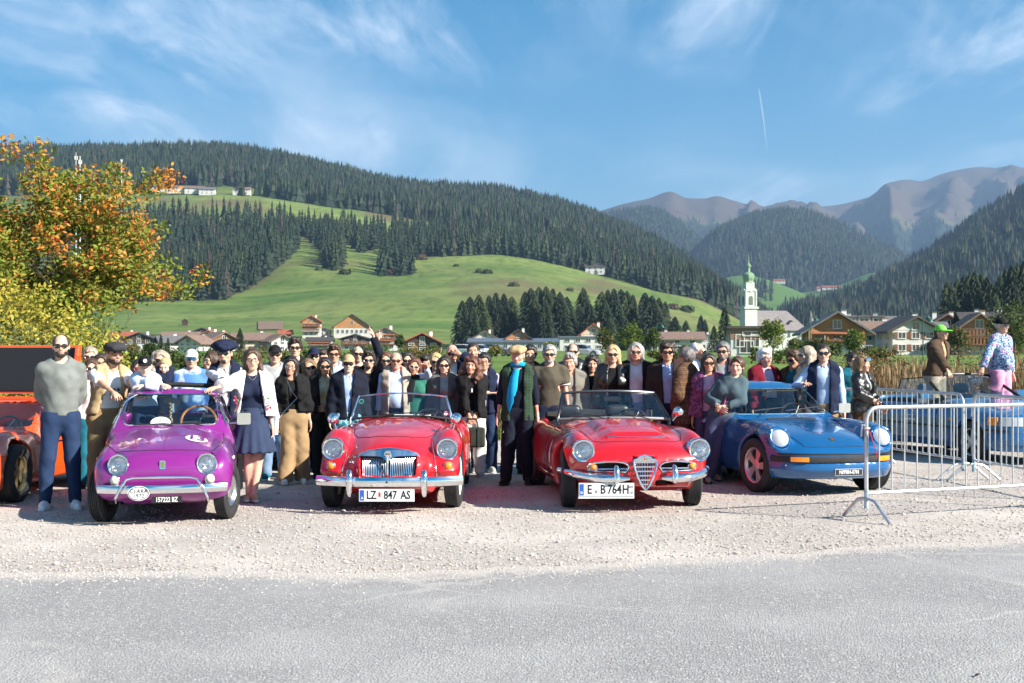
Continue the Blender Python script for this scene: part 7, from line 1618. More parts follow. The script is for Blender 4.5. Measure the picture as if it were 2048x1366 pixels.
def glasses_meshes(lens, frame, size):
 key = (lens, frame, size)
 if key in GL: return GL[key]
 fr = MB(); ln = MB(); w, hh = .0265 * size, .0188 * size
 for sx in (-1, 1):
  o = []
  for i in range(16):
   a = 2 * math.pi * i / 16; ca, sa = math.cos(a), math.sin(a); x = sx * .034 + w * math.copysign(abs(ca)**.7, ca); z = .004 + hh * math.copysign(abs(sa)**.75, sa) - .003 * (sa < 0) * 0
   y = -.1085 + .55 * (abs(x) - .034) * .42 + .006 * (abs(x) / .06)**2; o.append(Vector((x, y, z)))
  fr.tube(o, .0026 if lens != 'clear' else .0022, 5, closed=True); c = sum(o, Vector()) / 16 + Vector((0, -.003, 0)); ln.add([c] + o, [(0, 1 + i, 1 + (i + 1) % 16) for i in range(16)])
  fr.tube([o[0] if sx > 0 else o[0], Vector((sx * .076, -.075, .010)), Vector((sx * .083, .0, .010)), Vector((sx * .082, .03, -.006))], .0024, 5)
 fr.tube([(-.010, -.1115, .010), (0, -.114, .012), (.010, -.1115, .010)], .0026, 5)
 GL[key] = (fr.mesh('glasses', FRAMES[frame], True), ln.mesh('lenses', LENSES[lens], False)); return GL[key]
def hair_field(style, seed=1):
 rr = random.Random(seed); lo = dict(long=-.40, wavy=-.40, vlong=-.46, curly=-.30, mid=-.24, bob=-.16, tied=-.14, pony=-.3).get(style, -.12); F = Field((-.19, -.16, lo - .03), (.19, .19, .17), .0125)
 def cap(g, back=0.): F.ell((0, .022, .030 + back), (.076 + g, .097 + g, .091 + g), .02)
 face = lambda rx=.066, top=.070, y=-.118, ry=.095: F.ell((0, y, top - .12), (rx, ry, .12), .015, True)
 low = lambda z, y0: F.cut(lambda X, Y, Z: np.minimum(z - Z, Y + 9) if y0 is None else np.minimum((z - Z), (Y - y0) * -1 + 0 * Z) * 1.0)
 if style in ('short', 'crop', 'quiff', 'messy'):
  g = dict(short=.013, crop=.009, quiff=.015, messy=.017)[style]; cap(g)
  if style == 'quiff': F.ell((0, -.045, .115), (.055, .05, .03), .03)
  if style == 'messy':
   for i in range(14): a = rr.uniform(0, 6.28); F.ell((math.cos(a) * .065, math.sin(a) * .075 + .01, .07 + rr.uniform(-.03, .045)), (.03, .03, .025), .015)
  F.cut(lambda X, Y, Z: np.maximum(np.minimum(.078 - Z + 0 * X, -.045 - Y + 0 * X), np.minimum(-.005 - Z - .35 * (Y - .0), .045 - Y + 0 * X)) + 0)
  F.cut(lambda X, Y, Z: -.085 - Z + 0 * X + 0 * Y)
  for sx in (-1, 1): F.ell((sx * .088, .012, -.01), (.02, .026, .036), .006, True)
  F.wrinkle(.006 if style != 'crop' else .002, 70, seed)
 elif style == 'underhat':
  cap(.008); F.cut(lambda X, Y, Z: np.maximum(Z - .055 + 0 * X, np.minimum(-.005 - Z - .35 * Y, .045 - Y + 0 * X))); F.cut(lambda X, Y, Z: np.maximum(-.075 - Z + 0 * Y, -.03 - Y + 0 * Z) + 0 * X)
  for sx in (-1, 1): F.ell((sx * .088, .012, -.01), (.02, .026, .036), .006, True)
 elif style == 'receding':
  cap(.012); F.ell((0, -.055, .125), (.07, .095, .075), .01, True); F.cut(lambda X, Y, Z: np.maximum(np.minimum(.085 - Z + 0 * X, -.035 - Y + 0 * X), np.minimum(-.005 - Z - .35 * Y, .045 - Y + 0 * X))); F.cut(lambda X, Y, Z: -.085 - Z + 0 * X + 0 * Y)
  for sx in (-1, 1): F.ell((sx * .088, .012, -.01), (.02, .026, .036), .006, True)
 elif style == 'sides':
  cap(.012); F.ell((0, -.03, .11), (.09, .13, .075), .01, True); F.cut(lambda X, Y, Z: np.maximum(-.02 - Y + 0 * X, -.08 - Z + 0 * Y)); F.cut(lambda X, Y, Z: np.minimum(-.005 - Z - .35 * Y, .045 - Y + 0 * X))
 else:
  g = .014; cap(g)
  if style == 'tied': F.ell((0, .125, -.0), (.045, .045, .05), .02)
  elif style == 'pony': F.cone((0, .12, .02), (.02, .15, -.26), .04, .022, .03)
  elif style == 'bob':
   for sx in (-1, 1): F.cone((sx * .070, .02, .03), (sx * .078, .0, -.13), .035, .03, .03)
   F.cone((0, .085, 0), (0, .08, -.12), .05, .045, .05)
  elif style == 'mid':
   for sx in (-1, 1): F.cone((sx * .070, .015, .03), (sx * .088, -.005, -.14), .036, .040, .03); F.cone((sx * .088, -.005, -.14), (sx * .10, -.02, -.21), .038, .022, .03)
   F.cone((0, .085, 0), (0, .085, -.18), .055, .05, .05)
  elif style in ('long', 'vlong'):
   L = -.33 if style == 'long' else -.40
   for sx in (-1, 1): F.cone((sx * .070, .01, .04), (sx * .086, .0, -.13), .028, .028, .03); F.cone((sx * .086, -.0, -.13), (sx * .100, -.05, L), .030, .018, .03)
   F.cone((0, .085, 0), (0, .10, -.3), .06, .07, .05)
  elif style in ('wavy', 'curly'):
   wd = 1.12 if style == 'curly' else 1.0; L = -.22 if style == 'curly' else -.30
   for sx in (-1, 1): F.cone((sx * .075 * wd, .015, .03), (sx * .105 * wd, .0, -.12), .036, .045, .03); F.cone((sx * .105 * wd, .0, -.12), (sx * .10, -.03, L), .045, .028, .03)
   F.cone((0, .085, 0), (0, .09, -.2), .07, .085, .05)
   for i in range(70):
    a = rr.uniform(-.6, math.pi + .6); z = rr.uniform(L, .09); r0 = (.085 if z > 0 else .11) * wd; F.ell((math.cos(a) * r0, math.sin(a) * r0 * .9 + .02, z), (.022, .022, .026), .012)
  face(.079, .121 if style not in ('curly', 'wavy') else .104)
  F.cut(lambda X, Y, Z: -( np.sqrt((X / .075)**2 + ((Y + .02) / .115)**2 + ((Z + .15) / .16)**2) - 1) * .06 if style not in ('tied', 'pony') else np.minimum(-.01 - Z - .5 * Y, .07 - Y + 0 * X))
  if style in ('tied', 'pony'):
   F.cut(lambda X, Y, Z: np.minimum(-.10 - Z + 0 * X, .10 - Y + 0 * X))
   for sx in (-1, 1): F.ell((sx * .090, .008, -.012), (.02, .024, .034), .006, True)
  F.wrinkle({'curly': .008, 'wavy': .006}.get(style, .0045), 60, seed)
 return F
HM = {}
def hair_mesh(style, col):
 k = (style, col)
 if k not in HM:
  if style not in HM: HM[style] = hair_field(style, len(HM) + 3).mesh()
  v, q = HM[style]; HM[k] = mesh_np('hair', v, q, HAIRM[col])
 return HM[k]
BEARD = {}
def beard_mesh(style, col):
 k = (style, col)
 if k not in BEARD:
  F = Field((-.09, -.14, -.15), (.09, .03, .0), .0085); F.ell((0, -.026, -.036), (.0628, .0738, .0735), .03); F.cone((-.012, -.072, -.091), (.012, -.072, -.091), .0228, .0228, .025); F.cone((-.048, .0, -.066), (-.014, -.06, -.092), .0215, .0205, .025); F.cone((.048, .0, -.066), (.014, -.06, -.092), .0215, .0205, .025)
  if style == 'full': F.cut(lambda X, Y, Z: np.maximum(Z + .045 + .9 * np.maximum(0, .03 - np.abs(X)) * 0 - np.maximum(0, np.abs(X) - .045) * 2.2, Y - .0))
  else: F.cut(lambda X, Y, Z: np.maximum(Z + .046 + 0 * X, np.abs(X) - .030 + 0 * Z))
  F.ell((0, -.108, -.064), (.024, .03, .0085), .004, True); v, q = F.mesh(); BEARD[k] = mesh_np('beard', v, q, HAIRM[col])
 return BEARD[k]
HATM = {}
def hat_mesh(style, m):
 k = (style, m.name)
 if k in HATM: return HATM[k]
 F = Field((-.15, -.25, -.06), (.15, .16, .20), .0095)
 if style == 'flat':
  F.ell((0, .005, .075), (.092, .118, .055), .03); F.ell((0, -.045, .085), (.095, .10, .040), .03); F.cone((-.055, -.125, .058), (.055, -.125, .058), .022, .022, .03); F.cut(lambda X, Y, Z: (.040 + .06 * (Y + .1) * 0 - Z) + 0 * X + 0 * Y); F.wrinkle(.003, 45, 3)
 elif style == 'baggy':
  F.ell((0, .012, .10), (.115, .13, .055), .03); F.ell((.0, -.03, .085), (.10, .10, .04), .03); F.cone((-.05, -.12, .06), (.05, -.12, .06), .02, .02, .03); F.cut(lambda X, Y, Z: .045 - Z + 0 * X + 0 * Y); F.wrinkle(.007, 42, 5)
 elif style == 'ball':
  F.ell((0, .018, .040), (.086, .106, .098), .02); F.cut(lambda X, Y, Z: .030 + .10 * np.maximum(Y - .05, 0) * -1 - Z + 0 * X)
  F.D = np.minimum(F.D, smax(np.abs(F.grid()[2] - (.046 - .55 * (F.grid()[0])**2 * 4 + .10 * (F.grid()[1] + .1))) - .006, np.sqrt((F.grid()[0] / .078)**2 + ((F.grid()[1] + .085) / .115)**2) * .1 - .1, .005) + 0 * F.D)
 elif style == 'helmet':
  F.ell((0, .022, .030), (.096, .115, .108), .02); F.ell((0, -.115, -.055), (.066, .09, .12), .015, True); F.cut(lambda X, Y, Z: -.10 - Z + 0 * X + 0 * Y)
 HATM[k] = fld_mesh('hat', F, m); return HATM[k]
def ik(S, T, l1, l2, hint):
 S, T = Vector(S), Vector(T); d = T - S; L = min(d.length, (l1 + l2) * .999); dn = d.normalized(); T = S + dn * L
 a = (l1 * l1 - l2 * l2 + L * L) / (2 * L); h = math.sqrt(max(0, l1 * l1 - a * a)); hv = Vector(hint); hv = (hv - dn * hv.dot(dn)); hv = hv.normalized() if hv.length > 1e-6 else Vector((0, 1, 0))
 return S + dn * a + hv * h, T
# fabric
def cloth(name, c, var=.16, bump=.10, vs=9., rough=.88, sheen=.0): return mat('cloth_' + name, c, rough, var=var, vs=vs, bump=bump, bs=45, spec=.2, sheen=sheen)
def pattern_cloth(name, kind, c1, c2, c3=None, sc=14.):
 if 'cloth_' + name in MATS: return MATS['cloth_' + name]
 m = mat('cloth_' + name, c1, .9, spec=.2); nt = m.node_tree; N = nt.nodes; L = nt.links; b = N['Principled BSDF']; tc = N.new('ShaderNodeTexCoord')
 def mixc(f, a, bb):
  x = N.new('ShaderNodeMix'); x.data_type = 'RGBA'; L.new(f, x.inputs['Factor'])
  for s_, c in (('A', a), ('B', bb)):
   if isinstance(c, tuple): x.inputs[s_].default_value = (*c, 1)
   else: L.new(c, x.inputs[s_])
  return x.outputs['Result']
 def cmp(f, lo, hi):
  r = N.new('ShaderNodeMapRange'); L.new(f, r.inputs[0]); r.inputs[1].default_value = lo; r.inputs[2].default_value = hi; return r.outputs[0]
 if kind == 'plaid':
  out = c1
  for ax, c, s_ in (('X', c2, 1.), ('Z', c2, 1.), ('X', c3 or c2, 2.6), ('Z', c3 or c2, 2.6)):
   w = N.new('ShaderNodeTexWave'); w.bands_direction = ax; w.inputs['Scale'].default_value = sc * s_ * .32; L.new(tc.outputs['Object'], w.inputs['Vector']); f = cmp(w.outputs['Fac'], .62, .8); mu = N.new('ShaderNodeMath'); mu.operation = 'MULTIPLY'; mu.inputs[1].default_value = .5; L.new(f, mu.inputs[0]); out = mixc(mu.outputs[0], out, c)
 elif kind == 'floral':
  v = N.new('ShaderNodeTexVoronoi'); v.inputs['Scale'].default_value = sc; L.new(tc.outputs['Object'], v.inputs['Vector']); n = N.new('ShaderNodeTexNoise'); n.inputs['Scale'].default_value = sc * 1.6; n.inputs['Detail'].default_value = 6; n.inputs['Distortion'].default_value = 2.5; L.new(tc.outputs['Object'], n.inputs['Vector'])
  out = mixc(cmp(n.outputs['Fac'], .47, .53), c1, c2); out = mixc(cmp(v.outputs['Distance'], .30, .24), out, c3)
 else:
  w = N.new('ShaderNodeTexNoise'); w.inputs['Scale'].default_value = sc; w.inputs['Detail'].default_value = 3; L.new(tc.outputs['Object'], w.inputs['Vector']); out = mixc(cmp(w.outputs['Fac'], .48, .54), c1, c2)
 L.new(out, b.inputs['Base Color']) if not isinstance(out, tuple) else None
 return m
C = dict(black=(.010, .010, .011), navy=(.012, .018, .045), dnavy=(.008, .011, .022), white=(.78, .78, .78), grey=(.20, .215, .21), lgrey=(.33, .34, .345), charcoal=(.035, .036, .040), beige=(.42, .30, .17), khaki=(.30, .20, .105), denim=(.018, .036, .088), ldenim=(.17, .26, .40), blue=(.05, .16, .50), lblue=(.36, .50, .78), skyblue=(.45, .58, .80), green=(.03, .15, .11), dgreen=(.02, .05, .03), olive=(.075, .065, .042), teal=(.01, .12, .17), brown=(.075, .04, .022), purple=(.20, .06, .16), lilac=(.50, .40, .58), burg=(.16, .008, .02), pink=(.70, .30, .48), cream=(.55, .45, .30), taupe=(.30, .26, .22), slate=(.045, .075, .095), blond=(.5, .35, .2), stone=(.19, .18, .15))
SHOE = {}
def shoe_mesh(kind, col):
 k = (kind, col)
 if k not in SHOE:
  F = Field((-.07, -.24, -.03), (.07, .11, .16), .0105); F.cone((0, .05, .045), (0, -.05, .042), .042, .045, .03); F.cone((0, -.05, .042), (0, -.15, .036), .044, .036, .03); F.cone((0, .035, .05), (0, .03, .12), .042, .040, .03)
  F.cut(lambda X, Y, Z: np.maximum(-Z, Z - (.10 if kind != 'boot' else .15)) + 0 * X + 0 * Y); up = F.mesh()
  S = Field((-.07, -.24, -.03), (.07, .11, .05), .0105); S.cone((0, .05, .02), (0, -.05, .02), .046, .048, .03); S.cone((0, -.05, .02), (0, -.155, .02), .048, .040, .03); S.cut(lambda X, Y, Z: np.maximum(-.001 - Z, Z - .026) + 0 * X + 0 * Y)
  SHOE[k] = (mesh_np('shoe', *up, cloth('shoe_' + col, C[col] if col in C else (.5, .48, .45), .1, .1)), mesh_np('sole', *S.mesh(), mat('sole_' + ('w' if kind == 'sneaker' else 'b'), (.7, .69, .66) if kind == 'sneaker' else (.015, .014, .013), .6)))
 return SHOE[k]
class Person:
 pass
NP = [0]
def person(px, top, Y, label, yaw=0., sex='m', skin='light', hair=('short', 'dark'), gl=None, hat=None, shirt=('white', 'long'), jacket=None, pants=('navy', 'trousers'), arms=('down', 'down'), lean=(0., 0.), head=(0., 0., 0.), beard=None, smile=0, shoes=('shoe', 'black'), belly=0., z0=0., h=None, legs=None, hem=.90, fine=False, hand=('relaxed', 'relaxed'), wide=1., coat_hem=None, group='people gathered behind the cars', dx=0., child=0., brow_c=None):
 NP[0] += 1; sd = NP[0] * 17 + 3; fem = 1 if sex == 'f' else 0
 X = (px - 1024) * Y / F_PX + dx
 extra = {'ball': .02, 'flat': .022, 'baggy': .045, 'helmet': .03}.get(hat[0] if hat else '', .0 if hair and hair[0] in ('none',) else .012)
 H_ = h or (CAM_H + (HOR - top) * Y / F_PX - z0 - extra); k = H_ / (1.745 - .02 * abs(lean[0]) * 0)
 rz = -math.atan2(X, Y) + R(yaw); root = thing('person', label, 'person', (X, Y, z0), rz, group); Mi = (Matrix.Translation((X, Y, z0)) @ Matrix.Rotation(rz, 4, 'Z')).inverted()
 hs = 1 + .55 * child                                        # children have larger heads
 def J(x, y, z):                                             # scaled joint with lean above the hips
  u = max(0, z - .93); return Vector((x + lean[0] * u, y + lean[1] * u, z - .5 * (lean[0]**2 + lean[1]**2) * u)) * k
 sw = (.176 - .026 * fem) * wide; T_ = {}
 sh = [J(-sw, .012, 1.400), J(sw, .012, 1.400)]; hip = [J(-.092, 0, .90), J(.092, 0, .90)]
 if legs is None: ank = [Vector((-.115, .03, .085)) * k, Vector((.115, .02, .085)) * k]; kne = [Vector((-.108, -.012, .49)) * k, Vector((.108, -.012, .49)) * k]
 else: kne = [Vector(legs[0]) * k, Vector(legs[2]) * k]; ank = [Vector(legs[1]) * k, Vector(legs[3]) * k]
 # arms
 elb, wri = [], []
 for i, sx in ((0, -1), (1, 1)):
  a = arms[i]; hint = (sx * .6, .8, -.1)
  if a == 'down': t = J(sx * (sw + .075), -.03, .845); hint = (sx * .3, 1, 0)
  elif a == 'front': t = J(sx * .035, -.20, .88); hint = (sx * 1, .35, -.2)
  elif a == 'behind': t = J(sx * .05, .17, .93); hint = (sx * 1, .3, 0)
  elif a == 'pocket': t = J(sx * .20, -.06, .93); hint = (sx * 1, .8, 0)
  elif a == 'hip': t = J(sx * .17, -.11, 1.02); hint = (sx * 1, .25, 0)
  elif a == 'belly': t = J(sx * .04, -.20, 1.06); hint = (sx * 1, .3, -.3)
  elif a == 'chest': t = J(sx * .05, -.21, 1.18); hint = (sx * 1, .1, -.5)
  elif a == 'up': t = J(sx * .17, -.06, 1.98); hint = (sx * 1, .2, 0)
  elif a == 'face': t = J(sx * .12, -.17, 1.60); hint = (sx * 1, -.2, -.6)
  elif a == 'walk': t = J(sx * (sw + .06), -.22, .95); hint = (sx * .3, 1, -.3)
  elif a == 'back': t = J(sx * (sw + .10), .16, .92); hint = (sx * .5, 1, 0)
  else: t = Mi @ Vector(a[:3]); hint = a[3] if len(a) > 3 else (sx * .8, .2, -.8)
  e, w_ = ik(sh[i], t, .285 * k, .255 * k, hint); elb.append(e); wri.append(w_)
 nb = J(0, .02, 1.465); hc = J(0, -.012 + .0, 1.628 - .03 * child) + Vector((0, 0, 0)); hsc = k * hs if child else .5 * k + .49
 if child: hsc = .86
 hc = Vector((hc.x, hc.y, H_ - (.122 * hsc if not child else .122 * hsc))) if lean == (0., 0.) else hc
 hd = Matrix.Translation(hc) @ Euler((R(head[2]), R(head[1]), R(head[0]) + (-R(yaw) * 0)), 'ZYX').to_matrix().to_4x4() @ Matrix.Scale(hsc, 4)
 def torso(F, g, kk=.04):
  f = .66
  F.cone(J(0, .01, .93), J(0, .0, 1.08), (.148 + .012 * fem) * k * wide + g, (.137 - .014 * fem) * k * wide + g, kk, f); F.cone(J(0, 0, 1.08), J(0, .0, 1.30), (.137 - .014 * fem) * k * wide + g, (.166 - .022 * fem) * k * wide + g, kk, f); F.cone(J(0, 0, 1.30), J(0, .015, 1.40), (.166 - .022 * fem) * k * wide + g, .118 * k + g, kk, .7)
  F.cone(sh[0].lerp(sh[1], .1), sh[0].lerp(sh[1], .9), .052 * k + g, .052 * k + g, kk); F.cone(sh[0].lerp(nb, .25), nb + Vector((-.02, 0, .02)) * k, .045 * k + g * .6, .05 * k + g * .4, kk); F.cone(sh[1].lerp(nb, .25), nb + Vector((.02, 0, .02)) * k, .045 * k + g * .6, .05 * k + g * .4, kk)
  if fem and not child:
   for sx in (-1, 1): F.ell(J(sx * .075, -.082, 1.265), np.array((.068, .058, .07)) * k + g, .04)
  if belly: F.ell(J(0, -.05, 1.08), np.array((.13 + belly * .3, .11 + belly, .16)) * k + g, .06)
  for sx in (-1, 1): F.ell(J(sx * .075, .075, .93), np.array((.085, .08, .09)) * k + g * .6, .04)
 def arm(F, i, g, t_end, flare=0., kk=.03):
  """t_end in 0..2: 1 = elbow, 2 = wrist"""
  s_, e, w_ = sh[i], elb[i], wri[i]; u = min(1, t_end); p = s_.lerp(e, u); F.cone(s_, p, .047 * k + g, (.047 - .009 * u) * k + g + flare * (t_end <= 1), kk)
  if t_end > 1: u = t_end - 1; p = e.lerp(w_, u); F.cone(e, p, .038 * k + g, (.038 - .010 * u) * k + g + flare, kk)
  return p
 def leg(F, i, g, gk, ga, kk=.03, z_end=None):
  F.cone(hip[i], kne[i], .088 * k + g, .056 * k + gk, .04); F.cone(kne[i], ank[i], .054 * k + gk, .038 * k + ga, kk); F.ell(kne[i].lerp(ank[i], .28) + Vector((0, .02, 0)), np.array((.05, .055, .11)) * k + gk * .6, .03)
 allp = [sh[0], sh[1], *elb, *wri, *kne, *ank, *hip]; lo_ = np.min([list(p) for p in allp], 0) - .16; hi_ = np.max([list(p) for p in allp], 0) + .16; lo_[2] = max(-.0, lo_[2]); lo_[1] -= .08 + belly; hi_[1] += .05
 vis = .028 if fine else .034
 # body: one mesh (trunk, limbs, head, hands)
 B = Field(lo_, hi_, vis); torso(B, -.006)
 for i in (0, 1): arm(B, i, -.004, 2); leg(B, i, -.006, -.004, 0.); B.cone(ank[i], ank[i] + Vector((0, -.12, -.05)) * k, .036 * k, .03 * k)
 B.cone(nb, J(0, .0, 1.55), .052 * k, .05 * k, .03)
 vv, qq = B.mesh(); VS, QS = [vv], [qq]; n0 = len(vv)
 hv, hq = HEADS[fem]; VS.append(((np.array(hd.to_3x3()) @ hv.T).T + np.array(hd.translation)).astype(np.float32)); QS.append(hq + n0); n0 += len(hv)
 for i, sx in ((0, -1), (1, 1)):
  tv, tq = HANDS[hand[i]]; z_ = -(wri[i] - elb[i]).normalized(); a = arms[i]
  pal = Vector((-sx, -.1, 0)) if a in ('down', 'back', 'walk') else Vector((0, 1, .1)) if a in ('front', 'belly', 'chest', 'hip', 'pocket') else Vector((0, -1, 0)) if a in ('up', 'behind') else Vector((0, .3, -1)) if not isinstance(a, str) else Vector((0, 1, 0))
  y_ = -(pal - z_ * pal.dot(z_)).normalized(); x_ = y_.cross(z_); M3 = Matrix((x_, y_, z_)).transposed(); v = tv.copy(); flip = 1 if a in ('down', 'back', 'walk') and sx < 0 else -1 if a in ('down', 'back', 'walk') else -sx if a not in ('up', 'behind') else sx
  # thumb should point up/forward
  v[:, 0] *= flip; q = tq if flip > 0 else tq[:, ::-1]; s_ = (.97 if not fem else .9) * (.55 + .45 * k) * (1 - .25 * child)
  VS.append(((np.array(M3) @ (v * s_).T).T + np.array(wri[i])).astype(np.float32)); QS.append(q + n0); n0 += len(v)
 obj('body', mesh_np('body', np.concatenate(VS), np.concatenate(QS), SKIN[skin]), root)
 # clothes
 def wear(name, m, g, sleeve, hem_z, amp=.007, open_=None, vneck=0., flare=0., parent=root, bottom_flare=0.):
  F = Field(lo_, hi_, .0185 if fine else .024); torso(F, g)
  if bottom_flare: F.cone(J(0, .01, 1.05), J(0, .01, hem_z), .14 * k * wide + g, .16 * k * wide + g + bottom_flare, .05, .72)
  ends = []
  te = dict(short=.62, long=1.93, roll=1.45, three=1.6, none=.0, vest=.0)[sleeve]
  if te:
   for i in (0, 1): ends.append((i, arm(F, i, g * .75 + .004 + (.012 if sleeve == 'short' else 0), te, flare)))
  F.wrinkle(amp, 40, sd + len(name)); hz = hem_z * k
  F.cut(lambda x, y, z: (J(0, 0, hem_z).z - z) + 0 * x + 0 * y)
  for i, p in ends:                                     # square the cuffs
   d = ((elb[i] - sh[i]) if te <= 1 else (wri[i] - elb[i])).normalized(); sp = np.array(p); r_ = .13
   F.cut(lambda x, y, z: np.minimum((x - sp[0]) * d.x + (y - sp[1]) * d.y + (z - sp[2]) * d.z, r_ - np.sqrt((x - sp[0])**2 + (y - sp[1])**2 + (z - sp[2])**2)))
  if sleeve in ('vest', 'none'):
   for i, sx in ((0, -1), (1, 1)):
    o_ = sh[i] + Vector((sx * .012, 0, -.01)) * k; F.cone(o_ + Vector((sx * .02, 0, .05)) * k, o_ + Vector((sx * .05, 0, -.11)) * k, .062 * k, .062 * k, .01, sub=True)
  # neck hole
  F.cone(J(0, -.02, 1.50), J(0, -.05 - vneck * .1, 1.56), .066 * k, .075 * k, .015, sub=True)
  if vneck: F.cone(J(0, -.13, 1.47 - vneck), J(0, -.10, 1.50), .012, .06 * k, .015, sub=True)
  if open_ is not None:                                  # open front: wedge, wider at the bottom or top
   w0, w1 = open_; z0_, z1_ = J(0, 0, hem_z).z, J(0, 0, 1.50).z
   def og(x, y, z):
    t = np.clip((z - z0_) / (z1_ - z0_), 0, 1); xc = lean[0] * np.maximum(z / k - .93, 0) * k
    return np.minimum((w0 + (w1 - w0) * t) * k - np.abs(x - xc), -.02 * k - y + lean[1] * np.maximum(z / k - .93, 0) * k)
   F.cut(og)
  return obj(name, fld_mesh(name, F, m), parent)
 cm = shirt[0] if not isinstance(shirt[0], str) else cloth(shirt[0], C[shirt[0]])
 wear('shirt', cm, .010 if not jacket else .002, shirt[1], hem if not jacket else max(hem, .92), amp=.0075 if not jacket else .003, vneck=(.05 if len(shirt) > 2 else 0.))
 if len(shirt) > 2 and shirt[2] == 'collar':
  mb = MB()
  for sx in (-1, 1): mb.add([nb + Vector((sx * .012, -.098, -.005)) * k, nb + Vector((sx * .062, -.03, .045)) * k, nb + Vector((sx * .075, .02, .01)) * k, nb + Vector((sx * .065, -.10, -.045)) * k, nb + Vector((sx * .035, -.115, -.06)) * k], [(0, 1, 2, 3, 4)])
  mb.build('collar', cm, root)
 if jacket:
  jm = jacket[0] if not isinstance(jacket[0], str) else cloth(jacket[0], C[jacket[0]])
  wear('jacket', jm, .027 if jacket[1] != 'vest' else .026, jacket[1], coat_hem or .86, .009, jacket[2] if len(jacket) > 2 else (.05, .06), flare=.006, bottom_flare=.01)
 pm = pants[0] if not isinstance(pants[0], str) else cloth(pants[0], C[pants[0]]); style = pants[1]
 F = Field(np.minimum(lo_, (-.45, -.35, 0)) if style == 'skirt' else lo_, np.maximum(hi_, (.45, .35, 0)) if style == 'skirt' else hi_, .021 if fine else .028)
 if style == 'skirt':
  F.cone(J(0, .01, 1.06), J(0, .01, .95), .125 * k, .17 * k, .03, .75); F.cone(J(0, .01, .95), Vector((0, .0, .52)) * k, .17 * k, .285 * k, .03, .85); x, y, z = F.grid(); F.D = F.D + (.020 * np.sin(np.arctan2(y, x) * 13) * np.clip((.98 * k - z) * 2, 0, 1)).astype(np.float32); F.cut(lambda x, y, z: np.maximum(.56 * k - z, z - 1.09 * k) + 0 * x + 0 * y)
  F.ell((0, 0, .50 * k), (.24 * k, .20 * k, .16), .01, True)
 else:
  g, gk, ga = dict(trousers=(.006, .024, .026), slim=(.002, .010, .012), wide=(.008, .032, .052), shorts=(.014, .04, .04))[style]
  F.cone(J(0, .01, .93), J(0, .0, 1.05), (.146 + .012 * fem) * k * wide + .008, (.139 - .012 * fem) * k * wide + .010, .04, .68)
  for sx in (-1, 1): F.ell(J(sx * .075, .075, .93), np.array((.085, .08, .09)) * k + .01, .04)
  if belly: F.ell(J(0, -.04, 1.02), np.array((.13 + belly * .2, .11 + belly * .8, .10)) * k, .05)
  for i in (0, 1): leg(F, i, g, gk, ga)
  F.wrinkle(.0065, 34, sd + 5); zb = (.035 if style != 'shorts' else .52) * k; ptop = J(0, 0, min(1.045, (max(hem, .92) if jacket else hem) + .05)).z; F.cut(lambda x, y, z: np.maximum(zb - z, (z - ptop)) + 0 * x + 0 * y)
 obj('skirt' if style == 'skirt' else 'shorts' if style == 'shorts' else 'trousers', fld_mesh('trousers', F, pm), root)
 up, so_ = shoe_mesh(*shoes)
 for i, sx in ((0, -1), (1, 1)):
  f_ = Vector((ank[i].x, ank[i].y - .03 * k, max(0, ank[i].z - .085 * k))); s_ = .96 * (.4 + .6 * k) * (.93 if fem else 1.03)
  o = obj('shoe', up, root, f_, (0, 0, sx * R(9)), s_); obj('sole', so_, o)
 # head pieces share meshes
 def hp(name, me, parent=root):
  o = obj(name, me, parent); o.matrix_local = hd; return o
 if hair and hair[0] != 'none': hp('hair', hair_mesh('underhat' if hat and hair[0] in ('short', 'crop', 'messy', 'quiff') else hair[0], hair[1]))
 if gl is None or gl[0] == 'clear':
  for sx in (-1, 1):
   o = obj('eye', EYE, root); o.matrix_local = hd @ Matrix.Translation((sx * .033, -.0815, .003)) @ Matrix.Diagonal((1, 1, .62, 1))
 hp('eyebrows', brow(brow_c or (hair[1] if hair and hair[1] in HAIRM else 'brown')))
 hp('lips', LIPS['f' if fem else 'm'])
 if smile: hp('teeth', TEETH)
 if gl:
  a, b = glasses_meshes(gl[0], gl[1] if len(gl) > 1 else 'black', gl[2] if len(gl) > 2 else 1.); o = hp('glasses', a); obj('lenses', b, o)
 if beard: hp('beard', beard_mesh(*beard))
 if hat: hp('hat', hat_mesh(hat[0], hat[1] if not isinstance(hat[1], str) else cloth('hat_' + hat[1], C[hat[1]])))
 p = Person(); p.root = root; p.hd = hd; p.k = k; p.J = J; p.sh = sh; p.elb = elb; p.wri = wri; p.nb = nb; p.hsc = hsc; p.hp = hp; p.M = Matrix.Translation((X, Y, z0)) @ Matrix.Rotation(rz, 4, 'Z'); return p
# ------------------------------------------------------------------ the crowd
def g2(c1, c2, nm, sc=10.): return pattern_cloth(nm, 'blot', c1, c2, sc=sc)
SUN, SUNB = ('dark',), ('brown', 'tort')
plaid_b = pattern_cloth('brown_plaid', 'plaid', (.10, .055, .032), (.22, .11, .055), (.03, .02, .018), 16)
plaid_d = pattern_cloth('dark_plaid', 'plaid', (.022, .020, .035), (.14, .03, .05), (.05, .05, .07), 14)
plaid_g = pattern_cloth('green_check', 'plaid', (.025, .055, .032), (.05, .09, .055), (.012, .02, .014), 26)
floral = pattern_cloth('floral_shirt', 'floral', (.42, .55, .72), (.03, .06, .16), (.62, .12, .24), 13)
lepd = g2((.34, .29, .22), (.02, .018, .015), 'leopard', 38)
leather = mat('leather_jacket', (.010, .010, .011), .30, coat=.3, var=.3, vs=12, bump=.5, bs=26)
puffer_b = cloth('puffer_beige', (.40, .34, .28), .08, .1, rough=.55)
